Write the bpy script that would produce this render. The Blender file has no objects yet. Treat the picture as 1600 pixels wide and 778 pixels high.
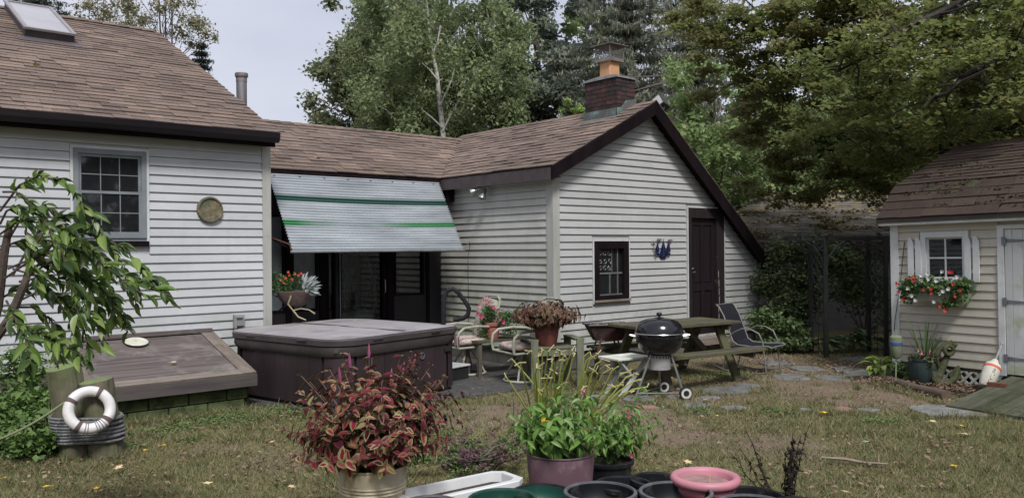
import bpy, bmesh, math, random
import numpy as np
from mathutils import Vector, Matrix, Euler
random.seed(11); rng = np.random.default_rng(5)
SC = bpy.context.scene; COL = SC.collection
PI = math.pi; rad = math.radians
V = Vector
# ------------------------------------------------------------------ camera
TH = rad(49.6); RO = rad(.5); FPX = 1300.0; CAMH = 1.7
FW = V((math.cos(TH), math.sin(TH), 0)); RT = V((math.sin(TH), -math.cos(TH), 0)); UP = V((0, 0, 1)); CP = V((0, 0, CAMH))
cam_d = bpy.data.cameras.new('camera'); cam = bpy.data.objects.new('camera', cam_d); COL.objects.link(cam)
cx = RT*math.cos(RO) - UP*math.sin(RO); cy = RT*math.sin(RO) + UP*math.cos(RO); cz = -FW
cam.matrix_world = Matrix(((cx.x, cy.x, cz.x, 0), (cx.y, cy.y, cz.y, 0), (cx.z, cy.z, cz.z, CAMH), (0, 0, 0, 1)))
cam_d.sensor_width = 36; cam_d.lens = 36*FPX/1600; cam_d.clip_start = .05; cam_d.clip_end = 2000
SC.camera = cam
# ------------------------------------------------------------------ world, sun, exposure
SUN_AZ = rad(49.6+180+14); SUN_EL = rad(52)     # world angle towards the sun (behind the camera, to its right) and elevation
w = bpy.data.worlds.new('World'); SC.world = w; w.use_nodes = True
nt = w.node_tree; nt.nodes.clear(); N = nt.nodes.new; Lk = nt.links.new
out = N('ShaderNodeOutputWorld'); bg = N('ShaderNodeBackground'); bg.inputs[1].default_value = .1
sky = N('ShaderNodeTexSky'); sky.sky_type = 'NISHITA'; sky.sun_disc = False; sky.sun_elevation = SUN_EL
sky.sun_rotation = PI/2 - SUN_AZ; sky.air_density = 1.2; sky.dust_density = 3
tc = N('ShaderNodeTexCoord'); mp = N('ShaderNodeMapping'); mp.inputs['Scale'].default_value = (1, 1, 2.6)
Lk(tc.outputs['Generated'], mp.inputs[0])
nz = N('ShaderNodeTexNoise'); nz.inputs['Scale'].default_value = 2.2; nz.inputs['Detail'].default_value = 5; nz.inputs['Roughness'].default_value = .5
Lk(mp.outputs[0], nz.inputs[0])
cr = N('ShaderNodeValToRGB'); cr.color_ramp.elements[0].position = .34; cr.color_ramp.elements[1].position = .68
cr.color_ramp.elements[0].color = (3.9, 4.1, 4.95, 1); cr.color_ramp.elements[1].color = (5.1, 5.2, 5.85, 1)
Lk(nz.outputs[0], cr.inputs[0])
mx = N('ShaderNodeMix'); mx.data_type = 'RGBA'; mx.inputs[0].default_value = .93
Lk(sky.outputs[0], mx.inputs[6]); Lk(cr.outputs[0], mx.inputs[7]); Lk(mx.outputs[2], bg.inputs[0]); Lk(bg.outputs[0], out.inputs[0])
sd = bpy.data.lights.new('sun', 'SUN'); sd.energy = 2.3; sd.angle = rad(14); sd.color = (1, .97, .93)
so = bpy.data.objects.new('sun', sd); COL.objects.link(so)
sdir = V((math.cos(SUN_EL)*math.cos(SUN_AZ), math.cos(SUN_EL)*math.sin(SUN_AZ), math.sin(SUN_EL)))
so.rotation_euler = sdir.to_track_quat('Z', 'Y').to_euler(); so.location = sdir*60
SC.view_settings.view_transform = 'Standard'; SC.view_settings.look = 'None'; SC.view_settings.exposure = .62; SC.view_settings.gamma = 1
try:
    SC.cycles.max_bounces = 10; SC.cycles.diffuse_bounces = 6; SC.cycles.transmission_bounces = 8; SC.cycles.transparent_max_bounces = 12; SC.cycles.use_denoising = True
except Exception: pass

# ------------------------------------------------------------------ placing helpers (photo pixel -> place in the yard)
def ray(x, y):
    u = (x-800)/FPX; v = (389-y)/FPX
    return FW + RT*(u*math.cos(RO)+v*math.sin(RO)) + UP*(v*math.cos(RO)-u*math.sin(RO))
def hit(x, y, p, n):
    d = ray(x, y); n = V(n); return CP + d*((V(p)-CP).dot(n)/d.dot(n))
def gp(x, y, z=0): return hit(x, y, (0, 0, z), (0, 0, 1))
def at(x, y, d): return CP + ray(x, y)*d
def vw(r, fw, z=0): p = RT*r + FW*fw; return V((p.x, p.y, z))
VIEWROT = TH - PI/2        # rotation about z that turns local x to camera-right and local y to camera-forward

# ------------------------------------------------------------------ materials
def lin(c):
    return tuple((x/12.92 if x <= .04045 else ((x+.055)/1.055)**2.4) for x in c)
def newmat(name):
    m = bpy.data.materials.new(name); m.use_nodes = True; t = m.node_tree; t.nodes.clear()
    o = t.nodes.new('ShaderNodeOutputMaterial'); b = t.nodes.new('ShaderNodeBsdfPrincipled'); t.links.new(b.outputs[0], o.inputs[0])
    return m, t, b, o
def nnoise(t, scale, detail=4, rough=.6, stretch=(1, 1, 1), coord='Object', dist=0):
    tc = t.nodes.new('ShaderNodeTexCoord'); mp = t.nodes.new('ShaderNodeMapping'); mp.inputs['Scale'].default_value = stretch
    src = tc.outputs[coord]
    if coord == 'World':
        pass
    n = t.nodes.new('ShaderNodeTexNoise'); n.inputs['Scale'].default_value = scale; n.inputs['Detail'].default_value = detail; n.inputs['Roughness'].default_value = rough
    n.inputs['Distortion'].default_value = dist
    t.links.new(src, mp.inputs[0]); t.links.new(mp.outputs[0], n.inputs[0]); return n.outputs[0]
def nramp(t, fac, stops):
    r = t.nodes.new('ShaderNodeValToRGB'); e = r.color_ramp.elements
    while len(e) < len(stops): e.new(.5)
    for i, (p, c) in enumerate(stops):
        e[i].position = p; e[i].color = (c, c, c, 1) if isinstance(c, (int, float)) else (*c, 1)
    t.links.new(fac, r.inputs[0]); return r.outputs[0]
def nmix(t, fac, a, b, mode='MIX'):
    m = t.nodes.new('ShaderNodeMix'); m.data_type = 'RGBA'; m.blend_type = mode
    for i, v in ((0, fac), (6, a), (7, b)):
        if hasattr(v, 'links'): t.links.new(v, m.inputs[i])
        else: m.inputs[i].default_value = v if i == 0 else (*v, 1)
    return m.outputs[2]
def nbump(t, b, h, strength=.3, dist=.01):
    bn = t.nodes.new('ShaderNodeBump'); bn.inputs['Strength'].default_value = strength; bn.inputs['Distance'].default_value = dist
    t.links.new(h, bn.inputs['Height']); t.links.new(bn.outputs[0], b.inputs['Normal'])
def nrand(t, island=True):
    """random value per object (+ per mesh island)"""
    oi = t.nodes.new('ShaderNodeObjectInfo')
    if not island: return oi.outputs['Random']
    g = t.nodes.new('ShaderNodeNewGeometry'); a = t.nodes.new('ShaderNodeMath'); a.operation = 'ADD'
    f = t.nodes.new('ShaderNodeMath'); f.operation = 'FRACT'
    t.links.new(oi.outputs['Random'], a.inputs[0]); t.links.new(g.outputs['Random Per Island'], a.inputs[1]); t.links.new(a.outputs[0], f.inputs[0])
    return f.outputs[0]
def M(name, c1, c2=None, scale=6, rough=.6, bump=0, bscale=None, metal=0, stretch=(1, 1, 1), detail=5, lo=.35, hi=.65, vary=0, spec=.5, c3=None, s3=2, coat=0, bdist=.01, cov3=.6):
    m, t, b, o = newmat(name); b.inputs['Roughness'].default_value = rough; b.inputs['Metallic'].default_value = metal
    b.inputs['Specular IOR Level'].default_value = spec; b.inputs['Coat Weight'].default_value = coat
    if c2 is None: c2 = tuple(x*.8 for x in c1)
    n = nnoise(t, scale, detail, stretch=stretch)
    col = nramp(t, n, [(lo, c1), (hi, c2)])
    if c3:
        n3 = nnoise(t, s3, 6, .7); col = nmix(t, nramp(t, n3, [(cov3-.08, 0.), (cov3+.06, 1.)]), col, c3)
    if vary:
        r = nrand(t); v = nramp(t, r, [(0, 1-vary), (1, 1+vary)]); col = nmix(t, 1., col, v, 'MULTIPLY')
    t.links.new(col, b.inputs['Base Color'])
    if bump: nbump(t, b, nnoise(t, bscale or scale*3, 5, stretch=stretch), bump, bdist)
    return m
def leafmat(name, stops, rough=.5, trans=.3, edge=None, center=None, spec=.35):
    m, t, b, o = newmat(name); b.inputs['Roughness'].default_value = rough; b.inputs['Specular IOR Level'].default_value = .35
    col = nramp(t, nrand(t), stops)
    if edge:
        at_ = t.nodes.new('ShaderNodeAttribute'); at_.attribute_name = 'edge'
        e = nramp(t, nrand(t), edge)
        nq = nnoise(t, 34, 4, .7, coord='Generated' if False else 'Object'); aq = t.nodes.new('ShaderNodeMath'); aq.operation = 'ADD'; t.links.new(at_.outputs['Fac'], aq.inputs[0]); t.links.new(nq, aq.inputs[1])
        gq = t.nodes.new('ShaderNodeNewGeometry'); n2 = t.nodes.new('ShaderNodeTexNoise'); n2.inputs['Scale'].default_value = 38; n2.inputs['Detail'].default_value = 3; t.links.new(gq.outputs['Position'], n2.inputs[0]); t.links.new(n2.outputs[0], aq.inputs[1])
        col = nmix(t, nramp(t, aq.outputs[0], [(.94, 0.), (1.30, 1.)]), col, e)
    t.links.new(col, b.inputs['Base Color'])
    tr = t.nodes.new('ShaderNodeBsdfTranslucent'); t.links.new(col, tr.inputs[0])
    b.inputs['Specular IOR Level'].default_value = spec
    mx = t.nodes.new('ShaderNodeMixShader'); mx.inputs[0].default_value = trans
    t.links.new(b.outputs[0], mx.inputs[1]); t.links.new(tr.outputs[0], mx.inputs[2]); t.links.new(mx.outputs[0], o.inputs[0])
    return m

# ------------------------------------------------------------------ object helpers
WM = {}
def wmat(o): return WM.get(o.name, Matrix.Identity(4))
def addobj(name, data, parent=None, mw=None):
    """link an object; mw is its matrix in the world (world-coordinate parts) or None for parent-local identity"""
    o = bpy.data.objects.new(name, data); COL.objects.link(o)
    if parent is not None:
        o.parent = parent
        if mw is not None:
            o.matrix_parent_inverse = wmat(parent).inverted(); o.matrix_basis = mw; WM[o.name] = mw.copy()
        else: WM[o.name] = wmat(parent).copy()
    else:
        if mw is not None: o.matrix_basis = mw
        WM[o.name] = o.matrix_basis.copy()
    return o
def tag(o, label=None, cat=None, group=None, kind=None):
    if label: o['label'] = label
    if cat: o['category'] = cat
    if group: o['group'] = group
    if kind: o['kind'] = kind
    return o
def thing(name, label, cat, loc=(0, 0, 0), rz=0, group=None, rot=None):
    o = bpy.data.objects.new(name, None); COL.objects.link(o); o.empty_display_size = .1
    m = Matrix.Translation(V(loc)) @ (Euler(rot).to_matrix().to_4x4() if rot else Matrix.Rotation(rz, 4, 'Z'))
    o.matrix_basis = m; WM[o.name] = m.copy()
    return tag(o, label, cat, group)
def copy_tree(o, parent=None):
    c = o.copy(); COL.objects.link(c); c.parent = parent
    for ch in list(o.children): copy_tree(ch, c)
    return c
ID4 = Matrix.Identity(4)
class MB:
    def __init__(s): s.v = []; s.f = []
    def add(s, vs, fs):
        n = len(s.v); s.v += [tuple(p) for p in vs]; s.f += [tuple(i+n for i in q) for q in fs]; return s
    def box(s, lo, hi, m=None):
        x0, y0, z0 = lo; x1, y1, z1 = hi
        vs = [V((x, y, z)) for z in (z0, z1) for y in (y0, y1) for x in (x0, x1)]
        if m is not None: vs = [m @ p for p in vs]
        return s.add(vs, [(0, 2, 3, 1), (4, 5, 7, 6), (0, 1, 5, 4), (2, 6, 7, 3), (0, 4, 6, 2), (1, 3, 7, 5)])
    def cbox(s, c, d, m=None):
        return s.box([c[i]-d[i]/2 for i in range(3)], [c[i]+d[i]/2 for i in range(3)], m)
    def prism(s, pts, vec):
        """planar polygon pts extruded by vec"""
        n = len(pts); vec = V(vec); a = [V(p) for p in pts]; b = [p+vec for p in a]
        return s.add(a+b, [tuple(range(n))[::-1], tuple(range(n, 2*n))] + [(i, (i+1) % n, n+(i+1) % n, n+i) for i in range(n)])
    def bar(s, a, b, w_, h_, up=(0, 0, 1)):
        a = V(a); b = V(b); d = (b-a).normalized(); u = V(up); x = d.cross(u)
        if x.length < 1e-4: x = d.cross(V((0, 1, 0)))
        x.normalize(); y = x.cross(d)
        q = [x*(w_/2)+y*(h_/2), x*(-w_/2)+y*(h_/2), x*(-w_/2)-y*(h_/2), x*(w_/2)-y*(h_/2)]
        return s.prism([a+p for p in q][::-1], b-a)
    def tube(s, pts, r, n=8, closed=False, caps=True):
        pts = [V(p) for p in pts]; k = len(pts)
        rs = r if isinstance(r, (list, tuple)) else [r]*k
        prev = None; base = len(s.v)
        for i, p in enumerate(pts):
            if closed: d = pts[(i+1) % k]-pts[i-1]
            else: d = pts[min(i+1, k-1)]-pts[max(i-1, 0)]
            if d.length < 1e-7: d = V((0, 0, 1))
            d.normalize()
            if prev is None:
                x = d.cross(V((0, 0, 1)));
                if x.length < .01: x = d.cross(V((1, 0, 0)))
            else: x = prev - d*prev.dot(d)
            x.normalize(); prev = x; y = d.cross(x)
            for j in range(n):
                a = 2*PI*j/n; s.v.append(tuple(p + (x*math.cos(a)+y*math.sin(a))*rs[i]))
        for i in range(k if closed else k-1):
            for j in range(n):
                a = base+i*n+j; b = base+i*n+(j+1) % n; i2 = (i+1) % k; c = base+i2*n+(j+1) % n; d_ = base+i2*n+j
                s.f.append((a, b, c, d_))
        if not closed and caps:
            s.f.append(tuple(base+j for j in range(n))[::-1]); s.f.append(tuple(base+(k-1)*n+j for j in range(n)))
        return s
    def lathe(s, prof, n=32, m=None, close=False):
        base = len(s.v); k = len(prof)
        for (r, z) in prof:
            for j in range(n):
                a = 2*PI*j/n; p = V((r*math.cos(a), r*math.sin(a), z)); s.v.append(tuple(m @ p if m is not None else p))
        for i in range(k-1 if not close else k):
            i2 = (i+1) % k
            for j in range(n): s.f.append((base+i*n+j, base+i*n+(j+1) % n, base+i2*n+(j+1) % n, base+i2*n+j))
        return s
    def disc(s, r, z, n=32, m=None):
        vs = [V((r*math.cos(2*PI*j/n), r*math.sin(2*PI*j/n), z)) for j in range(n)]
        if m is not None: vs = [m @ p for p in vs]
        return s.add(vs, [tuple(range(n))])
    def mesh(s, name, mt=None, smooth=False, bevel=0):
        me = bpy.data.meshes.new(name); me.from_pydata(s.v, [], s.f); me.validate()
        bm = bmesh.new(); bm.from_mesh(me); bmesh.ops.recalc_face_normals(bm, faces=bm.faces)
        if bevel:
            bmesh.ops.bevel(bm, geom=list(bm.edges), offset=bevel, segments=1, affect='EDGES', profile=.5)
        bm.to_mesh(me); bm.free()
        if smooth:
            me.polygons.foreach_set('use_smooth', [True]*len(me.polygons))
            try: me.set_sharp_from_angle(angle=rad(40))
            except Exception: pass
        if mt: me.materials.append(mt)
        return me
    def build(s, name, mt, parent=None, world=False, smooth=False, bevel=0, label=None):
        o = addobj(name, s.mesh(name, mt, smooth, bevel), parent, ID4 if (world and parent is not None) else None)
        if label: o['label'] = label
        return o
def npmesh(name, verts, faces, mt, attr=None, smooth=False):
    """numpy arrays: verts (n,3), faces (m,k)"""
    me = bpy.data.meshes.new(name); n = len(verts); m_, k = faces.shape
    me.vertices.add(n); me.vertices.foreach_set('co', np.ascontiguousarray(verts, dtype=np.float32).ravel())
    me.loops.add(m_*k); me.loops.foreach_set('vertex_index', np.ascontiguousarray(faces, dtype=np.int32).ravel())
    me.polygons.add(m_); me.polygons.foreach_set('loop_start', np.arange(0, m_*k, k, dtype=np.int32))
    try: me.polygons.foreach_set('loop_total', np.full(m_, k, dtype=np.int32))
    except Exception: pass
    if smooth: me.polygons.foreach_set('use_smooth', [True]*m_)
    me.update(calc_edges=True)
    if attr is not None:
        a = me.attributes.new('edge', 'FLOAT', 'POINT'); a.data.foreach_set('value', np.ascontiguousarray(attr, dtype=np.float32))
    if mt: me.materials.append(mt)
    return me
def smooth_noise(P, s):
    """cheap value noise of points for shaping"""
    return np.sin(P[:, 0]*s*1.3+1.7)*np.sin(P[:, 1]*s*1.1+.3)*.5 + np.sin(P[:, 0]*s*2.9+P[:, 1]*s*2.3)*.3 + np.sin(P[:, 1]*s*5.3-P[:, 0]*s*4.1)*.2

# ------------------------------------------------------------------ leaves
def leaf_geo(n=3, fold=.25, curl=.25, shape='ovate', wav=0.):
    """leaf along +x of unit length, half-width .5 before scaling; returns verts, quads, edge attr"""
    vs = []; ed = []
    for i in range(n+1):
        t = i/n
        wd = {'ovate': math.sin(PI*min(1, t*.92+.06))**.8*(1-.35*t), 'lance': math.sin(PI*(t*.96+.02))**.9, 'strap': min(1, 4*t+.2)*(1-t**3)}[shape]*.5
        if i == n: wd = .02
        z = -curl*t*t + .04*t
        for sgn, e in ((-1, 1), (0, 0), (1, 1)):
            vs.append((t, sgn*wd, z + (abs(sgn)*wd*fold*2) + wav*math.sin(7*t+sgn)*abs(sgn))); ed.append(e if 0 < i < n else .9)
    fs = []
    for i in range(n):
        a = i*3; fs += [(a, a+3, a+4, a+1), (a+1, a+4, a+5, a+2)]
    return np.array(vs, float), np.array(fs), np.array(ed, float)
def leaves(name, mt, parent, geo, T, scale, n_obj=300, world=True, stuff=True):
    """T: list of (pos, x-dir, up-ish) ; scale: list of (L, W). First n_obj nearest the camera become objects, the rest one mesh"""
    vs, fs, ed = geo; rows = []
    for (p, d, u), (L, W) in zip(T, scale):
        d = V(d).normalized(); y = V(u).cross(d)
        if y.length < 1e-3: y = V((1, 0, 0)).cross(d)
        y.normalize(); z = d.cross(y)
        rows.append((V(p), d, y, z, L, W))
    if world: rows.sort(key=lambda r: (r[0]-CP).length*(1+.0*r[4]) - r[4]*6)
    near = rows[:n_obj]; far = rows[n_obj:]
    if near:
        me = npmesh(name, vs, fs, mt, ed, True)
        for p, d, y, z, L, W in near:
            m = Matrix(((d.x*L, y.x*W, z.x*L, p.x), (d.y*L, y.y*W, z.y*L, p.y), (d.z*L, y.z*W, z.z*L, p.z), (0, 0, 0, 1)))
            o = addobj(name, me, parent, m if world else None)
            if not world: o.matrix_basis = m
    if far:
        k = len(vs); A = np.array([[list(d*L), list(y*W), list(z*L)] for p, d, y, z, L, W in far]); P = np.array([list(r[0]) for r in far])
        vv = np.einsum('vi,nij->nvj', vs, A) + P[:, None, :]
        ff = (fs[None] + (np.arange(len(far))*k)[:, None, None]).reshape(-1, fs.shape[1])
        o = addobj(name, npmesh(name, vv.reshape(-1, 3), ff, mt, np.tile(ed, len(far)), True), parent, ID4 if world else None)
        if len(rows) > n_obj and stuff: o['kind'] = 'stuff'
def cloud(name, mt, parent, clumps, n, size, flat=.3, droop=0., aspect=.6, shell=.45, world=True, jit=.35, kind='stuff', seed=1):
    """folded diamond leaves spread in clumps [(c, (rx,ry,rz))...]"""
    g = np.random.default_rng(seed)
    C = np.array([list(c) for c, r in clumps], float); Rr = np.array([list(r) for c, r in clumps], float)
    wgt = (Rr.prod(1))**.66; idx = g.choice(len(C), n, p=wgt/wgt.sum())
    d = g.normal(size=(n, 3)); d /= np.linalg.norm(d, axis=1)[:, None]
    rr = g.random(n)**shell
    P = C[idx] + d*Rr[idx]*rr[:, None]*(1+.25*g.normal(size=n))[:, None]
    nrm = g.normal(size=(n, 3)); nrm[:, 2] = np.abs(nrm[:, 2]) + flat*2; nrm /= np.linalg.norm(nrm, axis=1)[:, None]
    x = g.normal(size=(n, 3)); x[:, 2] -= droop*2; x -= nrm*(x*nrm).sum(1)[:, None]; x /= np.linalg.norm(x, axis=1)[:, None]
    y = np.cross(nrm, x); L = size*(1+jit*g.normal(size=n)).clip(.4, 2)[:, None]
    W = L*aspect*.5
    v0 = P - x*L*.5; v2 = P + x*L*.5; v1 = P + y*W + nrm*W*.4; v3 = P - y*W + nrm*W*.4
    vv = np.stack([v0, v1, v2, v3], 1).reshape(-1, 3); b = np.arange(n)*4
    ff = np.stack([np.stack([b, b+1, b+2], 1), np.stack([b, b+2, b+3], 1)], 1).reshape(-1, 3)
    o = addobj(name, npmesh(name, vv, ff, mt), parent, ID4 if (world and parent is not None) else None)
    if kind: o['kind'] = kind
    return o

# ------------------------------------------------------------------ materials list
MT = {}
def siding_mat(name, base, base2, algae, z0, z1, stain=None):
    m, t, b, o = newmat(name); b.inputs['Roughness'].default_value = .55; b.inputs['Specular IOR Level'].default_value = .35
    n = nnoise(t, 1.1, 6, .65, (1, 1, 2.5)); col = nramp(t, n, [(.3, base), (.7, base2)])
    ns = nnoise(t, 14, 4, .7, (.35, .35, 2.0)); col = nmix(t, nramp(t, ns, [(.5, 0.), (.85, .35)]), col, tuple(x*.62 for x in base))
    g = t.nodes.new('ShaderNodeNewGeometry'); sp = t.nodes.new('ShaderNodeSeparateXYZ'); t.links.new(g.outputs['Position'], sp.inputs[0])
    mr = t.nodes.new('ShaderNodeMapRange'); mr.inputs[1].default_value = z0; mr.inputs[2].default_value = z1; mr.inputs[3].default_value = 1; mr.inputs[4].default_value = 0
    t.links.new(sp.outputs[2], mr.inputs[0])
    na = nnoise(t, 3.5, 7, .7, dist=.4); ar = nramp(t, na, [(.42, 0.), (.66, 1.)])
    mu = t.nodes.new('ShaderNodeMath'); mu.operation = 'MULTIPLY'; t.links.new(mr.outputs[0], mu.inputs[0]); t.links.new(ar, mu.inputs[1])
    col = nmix(t, mu.outputs[0], col, algae)
    nw = nnoise(t, 2.2, 6, .75, (3.2, 3.2, .35)); col = nmix(t, nramp(t, nw, [(.52, 0.), (.78, .42)]), col, stain or algae)
    r = nrand(t); col = nmix(t, 1., col, nramp(t, r, [(0, .93), (1, 1.04)]), 'MULTIPLY')
    t.links.new(col, b.inputs['Base Color']); nbump(t, b, nnoise(t, 30, 4, .6, (.2, .2, 2)), .12, .004)
    return m
MT['sidingL'] = siding_mat('white_vinyl', (.52, .53, .56), (.43, .445, .465), (.26, .29, .21), .4, 1.1, (.33, .35, .32))
MT['sidingG'] = siding_mat('grey_white_vinyl', (.46, .465, .47), (.39, .395, .395), (.22, .25, .15), .2, 1.1, (.34, .345, .30))
MT['sidingS'] = siding_mat('mildewed_vinyl', (.49, .49, .47), (.40, .40, .37), (.21, .25, .12), .2, 1.9, (.27, .29, .18))
MT['sidingT'] = siding_mat('cream_vinyl', (.52, .485, .42), (.46, .43, .37), (.30, .30, .20), .1, .7, (.38, .37, .30))
MT['trimgrey'] = M('grey_trim', (.42, .42, .40), (.34, .35, .32), 4, .6, .1, stretch=(3, 3, .4), c3=(.25, .29, .18), s3=3, cov3=.66)
MT['trimwhite'] = M('white_trim', (.62, .63, .64), (.5, .52, .52), 5, .5, .1, c3=(.36, .38, .3), s3=4, cov3=.68)
MT['casing'] = M('grey_window_casing', (.22, .24, .265), (.17, .19, .21), 6, .5)
MT['dark'] = M('dark_brown_paint', (.009, .006, .008), (.016, .011, .013), 5, .8, .15, stretch=(1, 1, .3), c3=(.05, .042, .042), s3=11, cov3=.78, spec=.05)
MT['gutter'] = M('dark_gutter', (.010, .008, .011), (.018, .015, .018), 3, .6, .05, stretch=(.3, .3, 2), spec=.2)
MT['fasciaS'] = M('purple_brown_fascia', (.045, .034, .038), (.075, .058, .060), 7, .7, .2, c3=(.17, .15, .14), s3=9, cov3=.7)
MT['foundation'] = M('foundation', (.07, .07, .062), (.12, .115, .10), 5, .9, .4)
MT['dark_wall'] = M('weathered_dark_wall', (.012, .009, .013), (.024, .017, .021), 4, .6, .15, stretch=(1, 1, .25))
def shingle_mat(name, cols, moss=None, vary=.22):
    m, t, b, o = newmat(name); b.inputs['Roughness'].default_value = .9; b.inputs['Specular IOR Level'].default_value = .25
    col = nramp(t, nrand(t), [(i/(len(cols)-1), c) for i, c in enumerate(cols)])
    g = t.nodes.new('ShaderNodeNewGeometry'); n = t.nodes.new('ShaderNodeTexNoise'); n.inputs['Scale'].default_value = 1.1; n.inputs['Detail'].default_value = 6
    t.links.new(g.outputs['Position'], n.inputs[0]); col = nmix(t, 1., col, nramp(t, n.outputs[0], [(.3, 1-vary), (.7, 1+vary)]), 'MULTIPLY')
    n2 = t.nodes.new('ShaderNodeTexNoise'); n2.inputs['Scale'].default_value = 90; n2.inputs['Detail'].default_value = 3; t.links.new(g.outputs['Position'], n2.inputs[0])
    col = nmix(t, 1., col, nramp(t, n2.outputs[0], [(.3, .6), (.7, 1.35)]), 'MULTIPLY')
    if moss:
        n3 = t.nodes.new('ShaderNodeTexNoise'); n3.inputs['Scale'].default_value = 2.6; n3.inputs['Detail'].default_value = 8; n3.inputs['Roughness'].default_value = .75
        t.links.new(g.outputs['Position'], n3.inputs[0]); col = nmix(t, nramp(t, n3.outputs[0], [(moss[1], 0.), (moss[1]+.1, .85)]), col, moss[0])
    t.links.new(col, b.inputs['Base Color']); nbump(t, b, n2.outputs[0], .5, .004)
    return m
MT['shingle'] = shingle_mat('brown_shingle', [(.135, .100, .082), (.18, .135, .112), (.150, .115, .100), (.215, .160, .128), (.12, .092, .080), (.19, .145, .122)])
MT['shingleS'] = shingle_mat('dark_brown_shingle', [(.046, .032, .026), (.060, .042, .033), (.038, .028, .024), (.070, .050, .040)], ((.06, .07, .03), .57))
MT['shingleN'] = shingle_mat('grey_shingle', [(.14, .125, .105), (.18, .16, .14), (.11, .10, .085)], ((.20, .17, .09), .52))
MT['underlay'] = M('roof_deck', (.05, .04, .035))
def glass_mat(name, tint=(.02, .022, .025), rough=.03, transp=.0, spec=1.):
    m, t, b, o = newmat(name)
    b.inputs['Base Color'].default_value = (*tint, 1); b.inputs['Roughness'].default_value = rough; b.inputs['Specular IOR Level'].default_value = spec; b.inputs['IOR'].default_value = 1.6
    n = nnoise(t, 1.4, 3, .5); nbump(t, b, n, .03, .02)
    if transp:
        tr = t.nodes.new('ShaderNodeBsdfTransparent'); tr.inputs[0].default_value = (.8, .85, .85, 1)
        mx = t.nodes.new('ShaderNodeMixShader'); mx.inputs[0].default_value = transp
        t.links.new(b.outputs[0], mx.inputs[1]); t.links.new(tr.outputs[0], mx.inputs[2]); t.links.new(mx.outputs[0], o.inputs[0])
    return m
MT['glass'] = glass_mat('window_glass', transp=.35)
MT['glassdoor'] = glass_mat('door_glass', tint=(.008, .008, .010), transp=.75)
MT['glassreflect'] = M('pale_glass', (.20, .22, .24), (.12, .14, .15), 4, .25)  # pale reflection painted into the opaque pane colour
MT['metal'] = M('galvanised', (.42, .44, .45), (.30, .32, .33), 8, .35, metal=.8)
MT['steel'] = M('stainless', (.5, .5, .5), (.36, .36, .36), 8, .28, metal=.9)
MT['alu'] = M('pale_aluminium', (.55, .54, .50), (.40, .40, .36), 6, .45, metal=.3)
MT['black'] = M('black_metal', (.015, .015, .017), (.03, .03, .032), 9, .45)
MT['blackplastic'] = M('black_plastic', (.008, .009, .012), (.016, .017, .022), 5, .45, spec=.3, c3=(.055, .05, .045), s3=9, cov3=.62)
MT['soil'] = M('potting_soil', (.028, .02, .014), (.065, .048, .033), 40, .95, .8, c3=(.14, .11, .07), s3=60, cov3=.64)
MT['wood_dark'] = M('weathered_plywood', (.060, .048, .046), (.135, .112, .106), 5, .75, .4, stretch=(.18, 4.5, 4.5), lo=.36, hi=.62, detail=8, c3=(.19, .17, .165), s3=2.2, cov3=.62)
MT['wood_grey'] = M('grey_board', (.16, .13, .11), (.25, .215, .185), 3, .8, .35, stretch=(.4, 5, 5), c3=(.10, .11, .06), s3=4, cov3=.6, vary=.12)
MT['mossblock'] = M('mossy_block', (.055, .075, .025), (.10, .12, .05), 5, .95, .6, c3=(.03, .045, .015), s3=6, cov3=.52, vary=.15)
MT['grass'] = leafmat('grass_blade', [(0, (.105, .135, .048)), (.3, (.155, .17, .065)), (.5, (.22, .19, .10)), (.75, (.31, .255, .16)), (1, (.10, .155, .045))], .7, .25)
# ================================================================== THE HOUSE
class Pl:
    """a wall plane: O + u*U + z*up, d = distance out of the wall"""
    def __init__(s, O, U, Nn): s.O = V(O); s.U = V(U); s.N = V(Nn)
    def p(s, u, z, d=0): return s.O + s.U*u + s.N*d + V((0, 0, z))
    def box(s, mb, u0, u1, z0, z1, d0, d1):
        return mb.prism([s.p(u0, z0, d0), s.p(u1, z0, d0), s.p(u1, z1, d0), s.p(u0, z1, d0)], s.N*(d1-d0))
    def quad(s, mb, pts, d0, d1): return mb.prism([s.p(u, z, d0) for u, z in pts], s.N*(d1-d0))
def wall_pieces(u0, u1, z0, z1, holes):
    """rectangles covering the wall minus the holes"""
    xs = sorted(set([u0, u1]+[h[0] for h in holes]+[h[1] for h in holes])); xs = [x for x in xs if u0 <= x <= u1]; res = []
    for a, b in zip(xs, xs[1:]):
        m = (a+b)/2; cuts = sorted([(h[2], h[3]) for h in holes if h[0] < m < h[1]]); z = z0
        for c0, c1 in cuts:
            if c0 > z: res.append((a, b, z, c0))
            z = max(z, c1)
        if z < z1: res.append((a, b, z, z1))
    return res
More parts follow.
